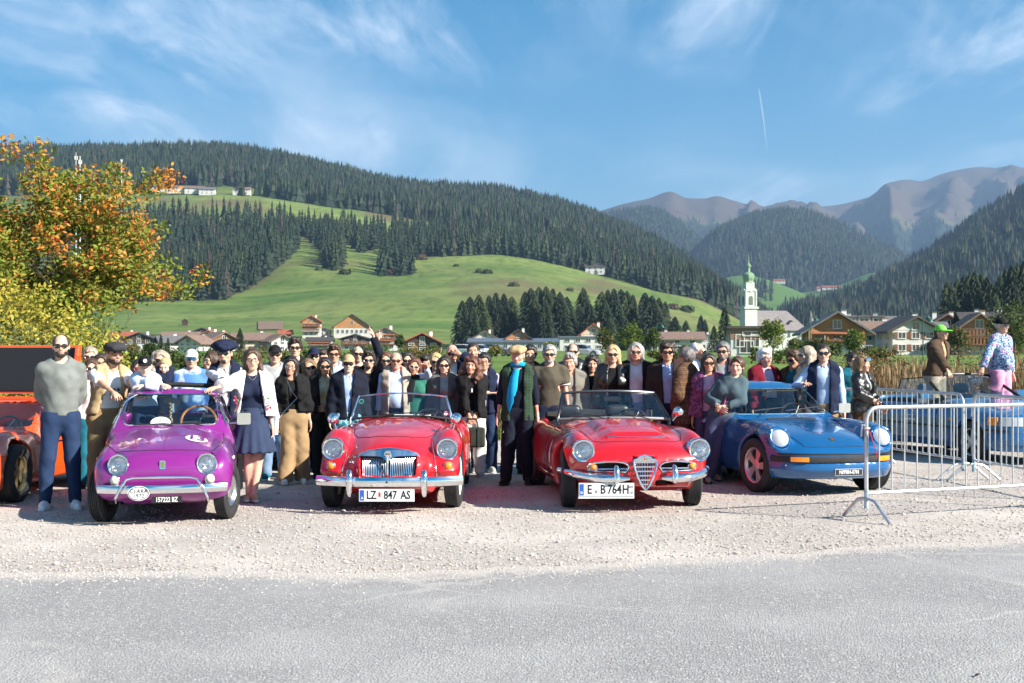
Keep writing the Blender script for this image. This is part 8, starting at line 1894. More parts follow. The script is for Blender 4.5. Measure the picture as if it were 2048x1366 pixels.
blazer = cloth('white_blazer', (.80, .79, .77), .04, .08)
def add(p, name, mb, m, smooth=True): return mb.build(name, m, p.root, smooth)
def flat_print(p, pts, m, name):
 return MB().add(pts, [tuple(range(len(pts)))]).build(name, m, p.root)
# --- front row, standing free of the cars
p = person(122, 667, 13.6, 'bearded man in grey sweatshirt and blue jeans standing beside the orange car', hair=('receding', 'dark'), gl=('dark', 'black', 1.05), shirt=(cloth('sweatshirt', (.17, .185, .175)), 'long'), pants=('denim', 'slim'), arms=('behind', 'behind'), shoes=('sneaker', 'white'), beard=('full', 'dark'), skin='light', smile=1, fine=True, hem=.93, legs=((-.125, -.012, .49), (-.155, .02, .085), (.11, -.012, .49), (.135, .0, .085)), brow_c='dark')
p = person(222, 700, 14.1, 'man in grey flat cap, beige waistcoat and white T-shirt leaning on the microcar', yaw=24, hair=('short', 'dark'), hat=('flat', 'charcoal'), gl=('brown', 'tort'), shirt=('white', 'short'), jacket=('beige', 'vest', (.13, .05)), pants=('khaki', 'trousers'), arms=((-3.98, 13.35, 1.12, (-.3, -.4, -1)), (-3.85, 13.6, 1.16, (.3, -.2, -1))), lean=(.06, -.16), beard=('full', 'dark'), skin='tan', smile=1, hem=1.0, coat_hem=.97, h=1.74, fine=True, dx=-.06)
MB().add([p.J(-.065, -.168, 1.26), p.J(.045, -.168, 1.26), p.J(.045, -.172, 1.19), p.J(-.065, -.172, 1.19)], [(0, 3, 2, 1)]).build('shirt_print', g2((.02, .02, .02), (.6, .6, .6), 'print_black', 60), p.root); MB().add([p.J(-.06, -.172, 1.185), p.J(.04, -.172, 1.185), p.J(.04, -.172, 1.14), p.J(-.06, -.172, 1.14)], [(0, 3, 2, 1)]).build('shirt_print', g2((.75, .06, .35), (.78, .75, .76), 'print_pink', 60), p.root)
add(p, 'belt', MB().tube([p.J(.148 * math.cos(a), .10 * math.sin(a) + .005, 1.03) for a in np.linspace(0, 2 * math.pi, 25)[:-1]], .012, 6, closed=True, flat=1.6), M_BLK)
p = person(505, 697, 14.26, 'woman in glasses, white embroidered jacket and pleated navy skirt beside the microcar', sex='f', hair=('vlong', 'brown'), gl=('clear', 'black', 1.1), shirt=('navy', 'none'), jacket=(blazer, 'three', (.15, .07)), pants=(cloth('skirt', (.028, .042, .085), .12), 'skirt'), arms=((-3.20, 13.62, 1.235, (.2, -.3, -1)), 'down'), shoes=('sneaker', 'blond'), skin='light', fine=True, coat_hem=.98, legs=((-.055, -.01, .49), (-.04, .03, .10), (.07, .0, .49), (.02, -.05, .10)), head=(0, -4, 0))
er = random.Random(4); fl = [MB() for _ in range(3)]
for sx in (-1, 1):
 for i in range(16):
  c = p.J(sx * (.155 + er.uniform(0, .05)), -.142 - er.uniform(0, .004), 1.04 + er.uniform(0, .2) * (1 if sx < 0 else .8)); fl[er.randrange(3)].lathe([(.001, .004), (er.uniform(.006, .014), 0)], 7, Matrix.Translation(c) @ Matrix.Rotation(R(90), 4, 'X'))
for mb, c, nm in zip(fl, ((.45, .02, .05), (.45, .18, .3), (.06, .2, .05)), ('red', 'rose', 'leaf')): mb.build('embroidery', mat('thread_' + nm, c, .8), p.root)
add(p, 'waist_tie', MB().tube([p.J(.125 * math.cos(a), .092 * math.sin(a) + .005, 1.055) for a in np.linspace(0, 2 * math.pi, 25)[:-1]], .018, 6, closed=True, flat=1.5).tube([p.J(-.06, -.10, 1.06), p.J(-.085, -.13, 1.075), p.J(-.11, -.11, 1.04), p.J(-.05, -.12, .90)], [.012, .016, .014, .010], 6, flat=.5), MATS['cloth_skirt'])
add(p, 'necklace', MB().tube([p.J(-.06, -.06, 1.475), p.J(-.03, -.115, 1.42), p.J(0, -.135, 1.395), p.J(.03, -.115, 1.42), p.J(.06, -.06, 1.475)], .0025, 5), M_STEEL)
p = person(588, 722, 16.2, 'young woman with round glasses, black cardigan and wide khaki cargo trousers', sex='f', hair=('vlong', 'black'), gl=('clear', 'metal', 1.05), shirt=('black', 'short'), jacket=('black', 'long', (.06, .06)), pants=('khaki', 'wide'), arms=('down', 'down'), shoes=('sneaker', 'white'), skin='tan', smile=1, fine=True, hem=1.0, coat_hem=1.0, head=(-8, 10, 0), lean=(-.06, 0), legs=((-.075, -.03, .49), (-.12, -.10, .09), (.10, .0, .49), (.115, .03, .085)), h=1.56)
add(p, 'bag_strap', MB().tube([p.J(-.07, -.05, 1.46), p.J(-.02, -.165, 1.30), p.J(.06, -.175, 1.20), p.J(-.12, -.155, 1.02), p.J(-.21, -.10, .90)], .006, 5), M_STEEL)
o_ = tag(obj('folder', MB().box((0, 0, 0), (.02, .17, .27)).mesh('folder', mat('paper', (.72, .72, .74), .7)), None, p.M @ (p.wri[0] + Vector((.0, -.03, -.02))), (0, .08, -.2)), 'white folder held at her side by the woman in khaki cargo trousers', 'folder')
p = person(1036, 689, 16.1, 'elderly man with beige cap and bright blue scarf, dark clothes and green waistcoat', yaw=-8, hair=('short', 'silver'), hat=('flat', mat('cap_tan', (.40, .29, .15), .85)), shirt=('dnavy', 'roll'), jacket=(plaid_g, 'vest', (.09, .08)), pants=('dnavy', 'trousers'), arms=('down', 'down'), skin='red', fine=True, coat_hem=.80, wide=1.02, legs=((-.12, -.012, .49), (-.15, -.04, .085), (.11, -.012, .49), (.13, .04, .085)), head=(-6, 0, 6))
sc_m = cloth('scarf_blue', (.01, .33, .62), .12, .15)
add(p, 'scarf', MB().tube([p.nb + Vector((.085 * math.cos(a), .075 * math.sin(a) - .005, .035 - .02 * math.sin(a))) for a in np.linspace(0, 2 * math.pi, 17)[:-1]], .034, 8, closed=True).tube([p.J(-.01, -.115, 1.45), p.J(-.04, -.165, 1.36), p.J(-.065, -.185, 1.20), p.J(-.075, -.185, 1.05), p.J(-.09, -.18, .93)], [.035, .045, .055, .06, .012], 8, flat=.4).tube([p.J(.0, -.11, 1.46), p.J(-.015, -.155, 1.36), p.J(-.03, -.175, 1.22), p.J(-.035, -.18, 1.12)], [.035, .04, .045, .02], 8, flat=.4), sc_m)
o_ = tag(obj('sunglasses', glasses_meshes('dark', 'black', 1.)[0], None, p.M @ (p.wri[0] + Vector((0, -.05, -.12))), (R(40), 0, R(30))), 'dark sunglasses held in the hand of the man with the blue scarf', 'sunglasses')
p = person(944, 722, 17.0, 'woman with curly auburn hair, black jacket and white trousers holding a dark bag', sex='f', hair=('curly', 'auburn'), shirt=('black', 'long'), jacket=('black', 'long', (.08, .06)), pants=('white', 'trousers'), arms=('front', 'front'), shoes=('sneaker', 'lgrey'), skin='tan', smile=1, fine=True, head=(-14, 10, 0), h=1.57)
MB().box(p.J(0, -.185, 1.27), (.018, .006, .05)).build('shirt_print', M_PLATE, p.root)
b_ = thing('tote_bag', 'dark olive tote bag held in front by the woman in white trousers', 'bag', p.M @ (p.J(0, -.26, .60)), p.root.rotation_euler.z)
bm_ = cloth('bag', (.035, .037, .030), .2); F_ = Field((-.2, -.1, -.16), (.2, .1, .16), .016); F_.D = smax(smax(np.abs(F_.grid()[0]) - .17, np.abs(F_.grid()[1]) - .06, .03) + 0 * F_.D, np.abs(F_.grid()[2]) - .13 + 0 * F_.D, .03); obj('bag_body', fld_mesh('bag_body', F_, bm_), b_)
for y in (-.05, .05): MB().tube([(-.08, y, .12), (-.06, y * .5, .24), (.06, y * .5, .24), (.08, y, .12)], .008, 6).build('handle', M_BLK, b_, True)
for x in (-.085, .085): MB().box((x, -.066, 0), (.03, .008, .25)).build('strap', cloth('bag_strap', (.03, .05, .045)), b_)
p = person(1474, 744, 16.25, 'girl in slate fleece jacket leaning back against the blue coupe', yaw=-6, sex='f', hair=('tied', 'brown'), shirt=(cloth('fleece', (.060, .095, .115), .08), 'long'), pants=(cloth('jeans_girl', (.05, .065, .13)), 'slim'), arms=('belly', 'belly'), shoes=('shoe', 'taupe'), skin='light', fine=True, h=1.60, lean=(.30, .16), dx=-.20, legs=((-.16, -.05, .47), (-.27, -.03, .085), (-.03, -.03, .48), (-.17, .0, .085)), hem=.88, head=(-10, 4, 0))
add(p, 'zip', MB().tube([p.J(.0, -.100, 1.42), p.J(.0, -.126, 1.28), p.J(0, -.106, 1.10), p.J(0, -.118, .93)], .010, 5), mat('zip_pink', (.5, .06, .22), .5))
# --- round the microcar
person(180, 694, 16.6, 'silver-haired man with aviator sunglasses behind the man in the flat cap', hair=('short', 'ash'), gl=('dark', 'metal', 1.05), shirt=('lblue', 'long', 'collar'), skin='light', pants=('denim', 'trousers'), arms=('pocket', 'pocket'))
person(184, 722, 15.7, 'woman in white with round sunglasses and pulled-back hair behind the waistcoat man', sex='f', hair=('tied', 'brown'), gl=('dark', 'metal'), shirt=('white', 'long'), skin='light', h=1.55, pants=('teal', 'trousers'))
person(202, 707, 16.2, 'dark-haired woman with sunglasses half hidden behind the flat cap man', sex='f', hair=('tied', 'dark'), gl=('dark', 'tort', 1.1), shirt=('pink', 'long'), skin='tan', pants=('black', 'trousers'))
person(278, 718, 16.3, 'dark-haired woman with red-tinted sunglasses behind the boy in the roof hatch', sex='f', hair=('long', 'black'), gl=('red', 'metal', 1.05), shirt=('black', 'long'), skin='tan', pants=('black', 'trousers'))
Fm = FIAT.root.matrix_basis.copy(); Fm = Matrix.Translation(FIAT.root.location) @ FIAT.root.rotation_euler.to_matrix().to_4x4()
bp_ = Fm @ Vector((-1.20, -.20, 0))
boy_h = [Fm @ Vector((-.99, -.30, 1.285)), Fm @ Vector((-.99, -.06, 1.285))]
pb = person(290, 737, bp_.y, 'small boy in black cap and pale blue shirt leaning out of the roof hatch', hair=('short', 'blond'), hat=('ball', 'black'), shirt=('skyblue', 'long', 'collar'), skin='fair', pants=('denim', 'trousers'), arms=((*boy_h[1], (-1, -.4, -.3)), (*boy_h[0], (1, -.4, -.3))), lean=(0, -.10), h=1.10, child=.5, z0=.47, fine=True, smile=1, head=(0, 0, 8), dx=0)
MB().lathe([(.001, .004), (.022, .003), (.024, 0)], 14, pb.hd @ Matrix.Translation((0, -.090, .085)) @ Matrix.Rotation(R(72), 4, 'X')).build('cap_emblem', M_PLATE, pb.root)
p8 = person(321, 701, 16.6, 'blonde woman with sunglasses and denim shirt holding a baby', sex='f', hair=('wavy', 'ash'), gl=('dark', 'black', 1.1), shirt=(cloth('denim_shirt', (.22, .36, .60)), 'long', 'collar'), jacket=(g2((.02, .035, .08), (.35, .45, .6), 'navy_print', 26), 'vest', (.06, .06)), skin='light', smile=1, arms=('belly', 'belly'), pants=('denim', 'trousers'))
person(330, 729, 16.22, 'blond baby in navy jumper held by the blonde woman', hair=('crop', 'blond'), shirt=('navy', 'long'), skin='fair', h=.70, z0=.86, child=.75, pants=('navy', 'slim'), arms=('front', 'front'), head=(-12, 0, 14))
person(383, 697, 16.5, 'man in white cap and blue mirrored sunglasses wearing a blue and white polo', hair=('crop', 'silver'), hat=('ball', 'white'), gl=('blue', 'metal', 1.15), shirt=(g2((.08, .20, .55), (.55, .66, .85), 'polo_blue', 3.2), 'long', 'collar'), skin='light', arms=('down', 'down'), belly=.03)
person(424, 703, 17.0, 'brown-haired woman in profile with glasses behind the beret man', sex='f', yaw=-55, hair=('bob', 'brown'), gl=('clear', 'black'), shirt=('black', 'long'), skin='light')
p12 = person(452, 688, 15.1, 'goateed man in navy beret, white shirt and dark waistcoat leaning on the microcar roof', yaw=-12, hair=('crop', 'dark'), hat=('baggy', 'navy'), gl=('dark', 'black', 1.05), shirt=('white', 'long', 'collar'), jacket=('navy', 'vest', (.06, .08)), skin='light', beard=('goatee', 'dark'), arms=((-3.02, 14.12, 1.29, (-.6, -.3, -1)), 'down'), pants=('black', 'trousers'), smile=1, lean=(0, -.08), h=1.74, fine=True, hem=.98)
person(550, 688, 16.7, 'man in black cap and sunglasses wearing a grey T-shirt', hair=('crop', 'dark'), hat=('ball', 'black'), gl=('dark', 'black', 1.1), shirt=('lgrey', 'short'), pants=('ldenim', 'trousers'), shoes=('sneaker', 'teal'), skin='light', wide=1.05)
person(590, 676, 17.3, 'tall dark-haired man with sunglasses and black T-shirt standing above the others', hair=('quiff', 'dark'), gl=SUN, shirt=('black', 'short'), skin='light', wide=1.05, smile=1)
person(628, 693, 17.9, 'man in navy baseball cap with white emblem and sunglasses', hair=('crop', 'dark'), hat=('ball', 'navy'), gl=('dark', 'tort'), shirt=('black', 'long'), skin='light', smile=1)
person(619, 719, 17.1, 'woman with short light brown hair and sunglasses peering between two neighbours', sex='f', hair=('bob', 'light'), gl=SUN, shirt=('black', 'long'), skin='light', h=1.54, head=(10, -8, 0))
person(648, 699, 18.6, 'person with dark curls and brown sunglasses almost hidden in the back row', hair=('messy', 'dark'), gl=SUNB, shirt=('black', 'long'), skin='light')
p = person(650, 720, 16.9, 'woman with long black hair, sunglasses, black jacket over a cream blouse', sex='f', hair=('vlong', 'black'), gl=('dark', 'black', 1.1), shirt=('cream', 'long', 'collar'), jacket=('black', 'three', (.05, .09)), skin='olive', smile=1, arms=('down', 'belly'), pants=('black', 'slim'), h=1.56, fine=True)
person(668, 690, 17.9, 'tanned brown-haired man with sunglasses and blue shirt in the back row', hair=('quiff', 'brown'), gl=SUNB, shirt=('lblue', 'long', 'collar'), skin='tan', smile=1)
person(697, 712, 16.6, 'youth in tan cap and sunglasses with zipped navy jacket and teal patterned shorts', hair=('messy', 'light'), hat=('ball', 'beige'), gl=('dark', 'black', 1.1), shirt=('lblue', 'long', 'collar'), jacket=('dnavy', 'long', (.012, .07)), skin='fair', smile=1, arms=('down', 'down'), pants=(g2((.01, .12, .17), (.25, .45, .5), 'shorts_teal', 20), 'shorts'), shoes=('sneaker', 'white'), fine=True, h=1.60)
p = person(717, 690, 18.5, 'grey cropped man with black sunglasses raising one arm in a victory sign', hair=('receding', 'salt'), gl=('dark', 'black', 1.1), shirt=('dnavy', 'long'), skin='light', arms=('down', (P(748, 672, 18.5).x, 18.4, P(748, 672, 18.5).z, (1, 0, 0))), hand=('relaxed', 'v'))
person(737, 702, 17.4, 'young man with moustache, dark quiff, sunglasses and black jacket', hair=('quiff', 'dark'), gl=('dark', 'metal', 1.05), shirt=('black', 'long'), jacket=('black', 'long', (.03, .06)), skin='light', beard=('goatee', 'dark'), pants=('black', 'trousers'))
person(772, 704, 18.5, 'woman with sunglasses in the back row waving a hand with raised fingers', sex='f', hair=('bob', 'auburn'), gl=('dark', 'black', 1.1), shirt=('charcoal', 'long'), skin='light', arms=((P(757, 678, 18.6).x, 18.5, P(757, 678, 18.6).z, (-1, 0, 0)), 'down'), hand=('v', 'relaxed'))
# --- behind the roadster
p = person(792, 703, 17.25, 'smiling older man with brown sunglasses, pale blue shirt and beige padded waistcoat', hair=('receding', 'salt'), gl=SUNB, shirt=('skyblue', 'long', 'collar'), jacket=(puffer_b, 'vest', (.10, .08)), skin='red', smile=1, belly=.05, arms=('down', (P(853, 735, 17.2).x, 17.1, P(853, 735, 17.2).z, (1, .3, -.2))), pants=('navy', 'trousers'), fine=True, wide=1.05)
p = person(829, 722, 17.3, 'woman with auburn hair, white-framed sunglasses, green jumper and black scarf', sex='f', hair=('long', 'auburn'), gl=('brown', 'white', 1.05), shirt=('green', 'long'), skin='tan', smile=1, arms=('down', 'down'), h=1.55, fine=True, head=(-4, 8, 0))
add(p, 'scarf', MB().tube([p.nb + Vector((.075 * math.cos(a), .07 * math.sin(a) - .01, .01)) for a in np.linspace(0, 2 * math.pi, 15)[:-1]], .034, 7, closed=True).tube([p.J(-.03, -.12, 1.42), p.J(-.06, -.175, 1.28), p.J(-.06, -.18, 1.10)], [.04, .045, .03], 7, flat=.5), cloth('black', C['black']))
person(815, 704, 18.3, 'woman with long dark hair and sunglasses behind the couple at the roadster', sex='f', hair=('long', 'dark'), gl=SUN, shirt=('black', 'long'), skin='light')
person(853, 711, 18.8, 'bearded man with glasses and pale shirt in the back row', hair=('messy', 'dark'), gl=('clear', 'black'), shirt=('lblue', 'long', 'collar'), skin='light', beard=('full', 'dark'), smile=1)
person(872, 706, 18.0, 'fair-haired woman with sunglasses and leopard-print top under a black jacket', sex='f', hair=('tied', 'blond'), gl=('dark', 'black', 1.1), shirt=(lepd, 'long'), jacket=('black', 'long', (.09, .06)), skin='light')
person(888, 721, 17.3, 'woman with straight black hair, sunglasses and grey overshirt', sex='f', hair=('vlong', 'black'), gl=SUN, shirt=('lgrey', 'long'), jacket=(cloth('overshirt', (.11, .105, .10)), 'long', (.06, .06)), skin='light', smile=1, h=1.57, coat_hem=.75, fine=True)
person(904, 689, 18.1, 'bald man touching his sunglasses, navy jacket over a white shirt', hair=('none', 'brown'), gl=SUN, shirt=('white', 'long', 'collar'), jacket=('navy', 'long', (.06, .07)), skin='red', arms=('down', 'face'), head=(0, 0, 8))
person(946, 684, 18.3, 'tall man with very short dark hair and stubble in a navy jacket', hair=('crop', 'dark'), shirt=('dnavy', 'long'), jacket=('navy', 'long', (.05, .06)), skin='tan', smile=1)
person(968, 706, 17.7, 'man with glasses, black hair and navy padded waistcoat over a pale shirt', hair=('short', 'black'), gl=('clear', 'black'), shirt=('lilac', 'roll', 'collar'), jacket=('navy', 'vest', (.05, .07)), skin='tan', smile=1, arms=('down', 'chest'), hand=('relaxed', 'fist'), pants=('denim', 'trousers'), shoes=('sneaker', 'lgrey'))
person(1060, 690, 17.6, 'young man with short black hair and black T-shirt behind the blue scarf man', hair=('short', 'black'), shirt=('black', 'short'), skin='tan')
# --- behind the open convertible
p = person(1099, 690, 17.4, 'grey-haired man with sunglasses and olive T-shirt with white neckband', hair=('short', 'grey'), gl=SUN, shirt=(cloth('ringer', (.085, .075, .055)), 'short'), skin='light', beard=('full', 'grey'), arms=('down', 'down'), fine=True, wide=1.03)
add(p, 'neckband', MB().tube([p.nb + Vector((.070 * math.cos(a), .068 * math.sin(a) - .012, .012 - .022 * (math.sin(a) < 0) * -math.sin(a))) for a in np.linspace(0, 2 * math.pi, 21)[:-1]], .010, 6, closed=True), cloth('white', C['white']))
for i in (0, 1):
 d = (p.elb[i] - p.sh[i]).normalized(); c_ = p.sh[i].lerp(p.elb[i], .62); add(p, 'cuff_band', MB().lathe([(.071, -.012), (.074, 0), (.071, .012)], 16, Matrix.Translation(c_) @ d.to_track_quat('Z', 'Y').to_matrix().to_4x4()), cloth('white', C['white']))
person(1146, 686, 18.5, 'man in black shiny jacket and dark sunglasses behind the grey-haired older man', hair=('receding', 'dark'), gl=('dark', 'black', 1.1), shirt=('black', 'long'), jacket=(leather, 'long', (.02, .05)), skin='light')
person(1140, 707, 17.5, 'older man with grey hair, beige top and grey-green field jacket', hair=('quiff', 'grey'), shirt=('taupe', 'long'), jacket=('stone', 'long', (.08, .06)), skin='red', wide=1.02, fine=True, head=(-10, 0, 0))
person(1185, 711, 17.9, 'young woman with wavy dark hair laughing, dressed in black', sex='f', hair=('wavy', 'dark'), shirt=('black', 'long'), skin='tan', smile=1, head=(0, 6, 0))
person(1226, 690, 17.4, 'blonde woman with long hair, wraparound sunglasses and black leather jacket', sex='f', hair=('vlong', 'blond'), gl=('dark', 'black', .95), shirt=('black', 'long'), jacket=(leather, 'long', (.07, .06)), skin='light', wide=1.1, fine=True)
person(1272, 685, 17.4, 'man with grey shoulder-length hair, tinted glasses, white T-shirt and black jacket', hair=('bob', 'grey'), gl=('brown', 'metal', 1.05), shirt=(cloth('tee_white', (.62, .60, .68)), 'short'), jacket=('black', 'long', (.09, .08)), skin='red', wide=1.06, fine=True, pants=('ldenim', 'trousers'))
person(1335, 685, 17.1, 'dark-haired man with sunglasses, blue shirt and brown quilted waistcoat', hair=('messy', 'dark'), gl=('dark', 'black', 1.08), shirt=('lblue', 'long', 'collar'), jacket=(cloth('quilt_brown', (.032, .022, .020)), 'long', (.04, .07)), skin='tan', fine=True, pants=('navy', 'trousers'))
person(1372, 695, 16.8, 'man in brown plaid coat seen from behind, head turned away', yaw=-120, hair=('short', 'salt'), shirt=('white', 'long', 'collar'), jacket=(plaid_b, 'long', (.02, .04)), skin='tan', coat_hem=.74, pants=('brown', 'trousers'), fine=True, arms=('down', 'pocket'))
person(1395, 684, 17.8, 'balding white-haired man in profile with glasses and white shirt', yaw=70, hair=('receding', 'white'), gl=('dark', 'metal'), shirt=('white', 'long', 'collar'), skin='red')
person(1418, 707, 16.6, 'woman with long dark hair, big sunglasses and purple fleece jacket over a pink top', sex='f', hair=('vlong', 'dark'), gl=('brown', 'tort', 1.15), shirt=(cloth('top_pink', (.62, .42, .56)), 'long'), jacket=(g2((.24, .085, .19), (.12, .04, .10), 'fleece_purple', 26), 'long', (.09, .07)), skin='tan', smile=1, coat_hem=.80, fine=True, pants=(cloth('jeans_girl', (.05, .065, .13)), 'slim'), shoes=('shoe', 'taupe'))
person(1446, 684, 17.6, 'man with cropped grey hair, sunglasses and dark plaid jacket', yaw=-10, hair=('short', 'salt'), gl=SUN, shirt=('lgrey', 'short'), jacket=(plaid_d, 'long', (.07, .07)), skin='red', beard=('full', 'salt'), fine=True)
# --- round the blue coupe
person(1529, 698, 18.2, 'white-haired man with glasses, lilac shirt and burgundy cardigan looking sideways', yaw=40, hair=('messy', 'white'), gl=('clear', 'metal'), shirt=('lilac', 'long', 'collar'), jacket=('burg', 'long', (.11, .09)), skin='red', smile=1, belly=.03, wide=1.05)
person(1588, 701, 18.2, 'man with brown hair and sunglasses looking down, brown jacket over blue shirt', yaw=-35, hair=('quiff', 'brown'), gl=SUN, shirt=('teal', 'long', 'collar'), jacket=('brown', 'long', (.07, .07)), skin='olive', head=(0, 0, 10))
person(1614, 692, 17.9, 'woman with grey-blond bob and sunglasses turned to her neighbour', sex='f', yaw=-60, hair=('mid', 'ash'), gl=SUN, shirt=('cream', 'long'), skin='light')
p54 = person(1647, 687, 16.95, 'man in sunglasses, pale blue shirt and navy body warmer resting a hand on the coupe', hair=('crop', 'dark'), gl=('dark', 'black', 1.08), shirt=('skyblue', 'long', 'collar'), jacket=('navy', 'vest', (.07, .08)), skin='light', arms=((P(1602, 768, 16.9).x, 16.75, P(1602, 768, 16.9).z, (-.7, .4, -.6)), 'down'), fine=True, wide=1.06, coat_hem=.84, pants=('khaki', 'trousers'))
person(1706, 707, 20.5, 'man with glasses and teal jacket standing in front of the dry reeds', yaw=25, hair=('short', 'dark'), gl=('clear', 'black'), shirt=('dgreen', 'long'), jacket=('teal', 'long', (.04, .06)), skin='light', hem=.9)
p = person(1724, 715, 18.6, 'woman in leather driving helmet with goggles, long blond hair and black jacket', yaw=62, sex='f', hair=('vlong', 'light'), hat=('helmet', leather), shirt=('lgrey', 'long'), jacket=(leather, 'long', (.05, .06)), skin='tan', smile=1, arms=('belly', 'walk'), pants=('brown', 'wide'), h=1.58, fine=True)
gg = MB()
for sx in (-1, 1): gg.lathe([(.001, .012), (.024, .010), (.028, .0), (.028, -.01)], 16, p.hd @ Matrix.Translation((sx * .034, -.098, .075)) @ Matrix.Rotation(R(75), 4, 'X'))
gg.build('goggles', M_CHROME, p.root, True)
# --- at the cabriolet
p57 = person(1872, 662, 20.6, 'person in lime green cap and brown jacket climbing out of the cabriolet', yaw=58, hair=('short', 'dark'), hat=('ball', mat('cap_lime', (.16, .62, .06), .7)), shirt=('beige', 'long'), jacket=(cloth('brown_jacket', (.075, .048, .032)), 'long', (.02, .05)), skin='tan', arms=((P(1902, 752, 20.0).x, 20.0, P(1902, 752, 20.0).z, (.4, .4, -1)), 'back'), pants=('taupe', 'trousers'), z0=.36, lean=(0, -.12), h=1.70, fine=True, coat_hem=.93)
p58 = person(2002, 638, 20.9, 'man in black cap and floral shirt with pink trousers standing inside the cabriolet', yaw=55, hair=('crop', 'silver'), hat=('ball', 'black'), gl=('dark', 'metal'), shirt=(floral, 'long', 'collar'), skin='red', arms=((P(1905, 775, 20.6).x + .35, 20.5, P(1935, 772, 20.6).z + .05, (-.3, .3, -1)), 'down'), pants=('pink', 'trousers'), z0=.42, belly=.03, hem=.88, wide=1.05, fine=True, h=1.76)
# ------------------------------------------------------------------ crowd-control barriers
M_GALV = mat('galvanised_steel', (.52, .54, .56), .38, .75, var=.18, vs=14)
BAR = MB().tube([(0, 0, .27), (0, 0, 1.085)], .0075, 6).mesh('bar', M_GALV, True)
M_BLUEP = mat('blue_paint_worn', (.10, .25, .36), .5, .3, var=.5, vs=30, col2=(.5, .52, .54))
def barrier(x0, y0, x1, y1, label, feet=(1, 1), h=1.10, n=15):
 L_ = math.hypot(x1 - x0, y1 - y0); b = thing('crowd_barrier', label, 'barrier', (x0, y0, 0), math.atan2(y1 - y0, x1 - x0), 'steel crowd barriers'); r = .13
 fr = [(0, 0, .13), (0, 0, h - r)] + [(r - r * math.cos(R(a)), 0, h - r + r * math.sin(R(a))) for a in (22, 45, 68, 90)] + [(L_ - r + r * math.sin(R(a)), 0, h - r + r * math.cos(R(a))) for a in (0, 22, 45, 68, 90)] + [(L_, 0, .13)]
 MB().tube(fr, .020, 10).build('frame', M_GALV, b, True); MB().tube([(.01, 0, .27), (L_ - .01, 0, .27)], .016, 8).build('lower_rail', M_GALV, b, True)
 for i in range(n): obj('bar', BAR, b, ((i + 1) * L_ / (n + 1), 0, 0), None, (1, 1, (h - .28) / .815 if False else 1))
 for k, x in ((0, 0), (1, L_)):
  if not feet[k]: continue
  MB().tube([(x, -.36, .012), (x, -.30, .06), (x, -.13, .20), (x, 0, .225), (x, .13, .20), (x, .30, .06), (x, .36, .012)], .017, 8).build('foot', M_GALV, b, True); MB().tube([(x, 0, .12), (x, 0, .30)], .0215, 10).build('foot_sleeve', M_BLUEP, b, True)
 MB().tube([(0, 0, .92), (-.05, 0, .94), (-.06, 0, .82)], .009, 6).build('hook', M_GALV, b, True)
 return b
barrier(3.44, 12.62, 5.70, 13.56, 'steel barrier in front with a red ribbon on its post')
barrier(5.28, 19.05, 5.76, 16.60, 'steel barrier running back beside the blue cabriolet', n=16)
barrier(5.86, 16.50, 6.16, 14.20, 'steel barrier from the cabriolet wheel towards the road', n=16)
barrier(2.85, 19.6, 5.10, 18.9, 'steel barrier behind the man in the body warmer')
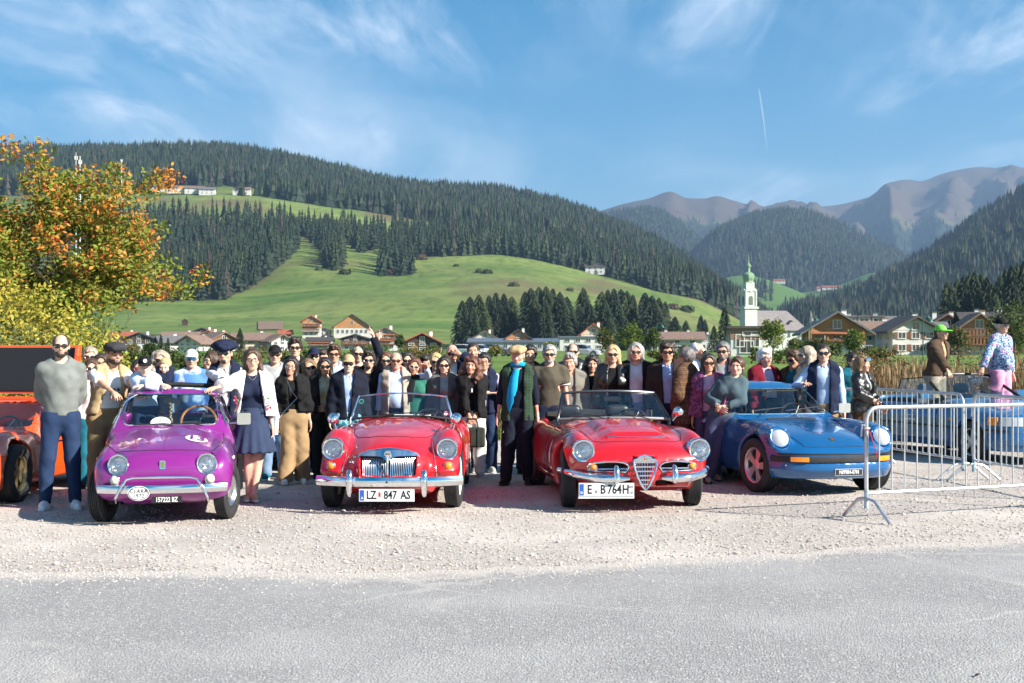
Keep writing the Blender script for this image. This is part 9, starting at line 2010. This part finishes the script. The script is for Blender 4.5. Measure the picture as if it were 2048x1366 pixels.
rb = thing('ribbon', 'red and white ribbon tied to the post of the front barrier', 'ribbon', (3.44, 12.60, 0)); MB().tube([(-.01, -.025, .90), (.02, -.03, .86), (.05, -.02, .78), (.075, -.03, .70), (.09, -.02, .62)], [.010, .020, .016, .014, .018], 6, flat=.25).build('ribbon_tail', mat('ribbon_red', (.55, .02, .03), .6), rb, True); MB().tube([(.025 * math.cos(a), .025 * math.sin(a) - .0, .90) for a in np.linspace(0, 6.28, 13)[:-1]], .008, 6, closed=True).build('ribbon_knot', mat('ribbon_white', (.7, .68, .68), .6), rb, True)
# small things lying about
o = thing('dark_leaf', 'small dark withered leaf lying on the asphalt road', 'leaf', (m_at(1955 - 1024, 6.55), 6.55, .006), .7); MB().add([(-.03, 0, .004), (0, .012, .010), (.035, .004, .006), (.01, -.014, .012), (-.012, -.01, .02)], [(0, 1, 4), (1, 2, 3, 4), (0, 4, 3)]).build('blade', mat('leaf_withered', (.03, .02, .015), .8), o)
o = thing('paper_stack', 'white papers lying on the roadster dashboard behind its windscreen', 'papers', (-1.25, 15.12, .87)); MB().box((0, 0, .012), (.24, .17, .02), (R(14), 0, .1)).build('sheet', mat('paper', (.72, .72, .74), .7), o); MB().box((.19, .02, .02), (.2, .15, .02), (R(14), 0, -.2)).build('sheet', MATS['paper'], o)
cm_ = bpy.data.materials.new('contrail'); cm_.use_nodes = True; nt = cm_.node_tree; b_ = nt.nodes['Principled BSDF']; b_.inputs['Base Color'].default_value = (.9, .9, .9, 1); b_.inputs['Roughness'].default_value = 1.; b_.inputs['Alpha'].default_value = .22
o = thing('contrail', 'thin white aircraft contrail in the sky above the church', 'contrail', P(1526, 237, 20000)); MB().tube([P(a, b, 20000) - P(1526, 237, 20000) for a, b in ((1518, 176), (1522, 205), (1527, 240), (1534, 298))], [3, 13, 11, 2], 8).build('vapour', cm_, o, True)
# ------------------------------------------------------------------ mountain air
hz_ = MB().box((0, 6100, 690), (19600, 12600, 1386)); hm = bpy.data.materials.new('haze'); hm.use_nodes = True; nt = hm.node_tree
for n in list(nt.nodes): nt.nodes.remove(n)
ho = nt.nodes.new('ShaderNodeOutputMaterial'); pv = nt.nodes.new('ShaderNodeVolumePrincipled'); pv.inputs['Color'].default_value = (.45, .68, 1.0, 1); pv.inputs['Density'].default_value = 1.0e-4; pv.inputs['Anisotropy'].default_value = .25
nt.links.new(pv.outputs[0], ho.inputs['Volume'])
o = hz_.build('haze', hm); tag(o, 'thin blue mountain haze over the valley', kind='stuff')
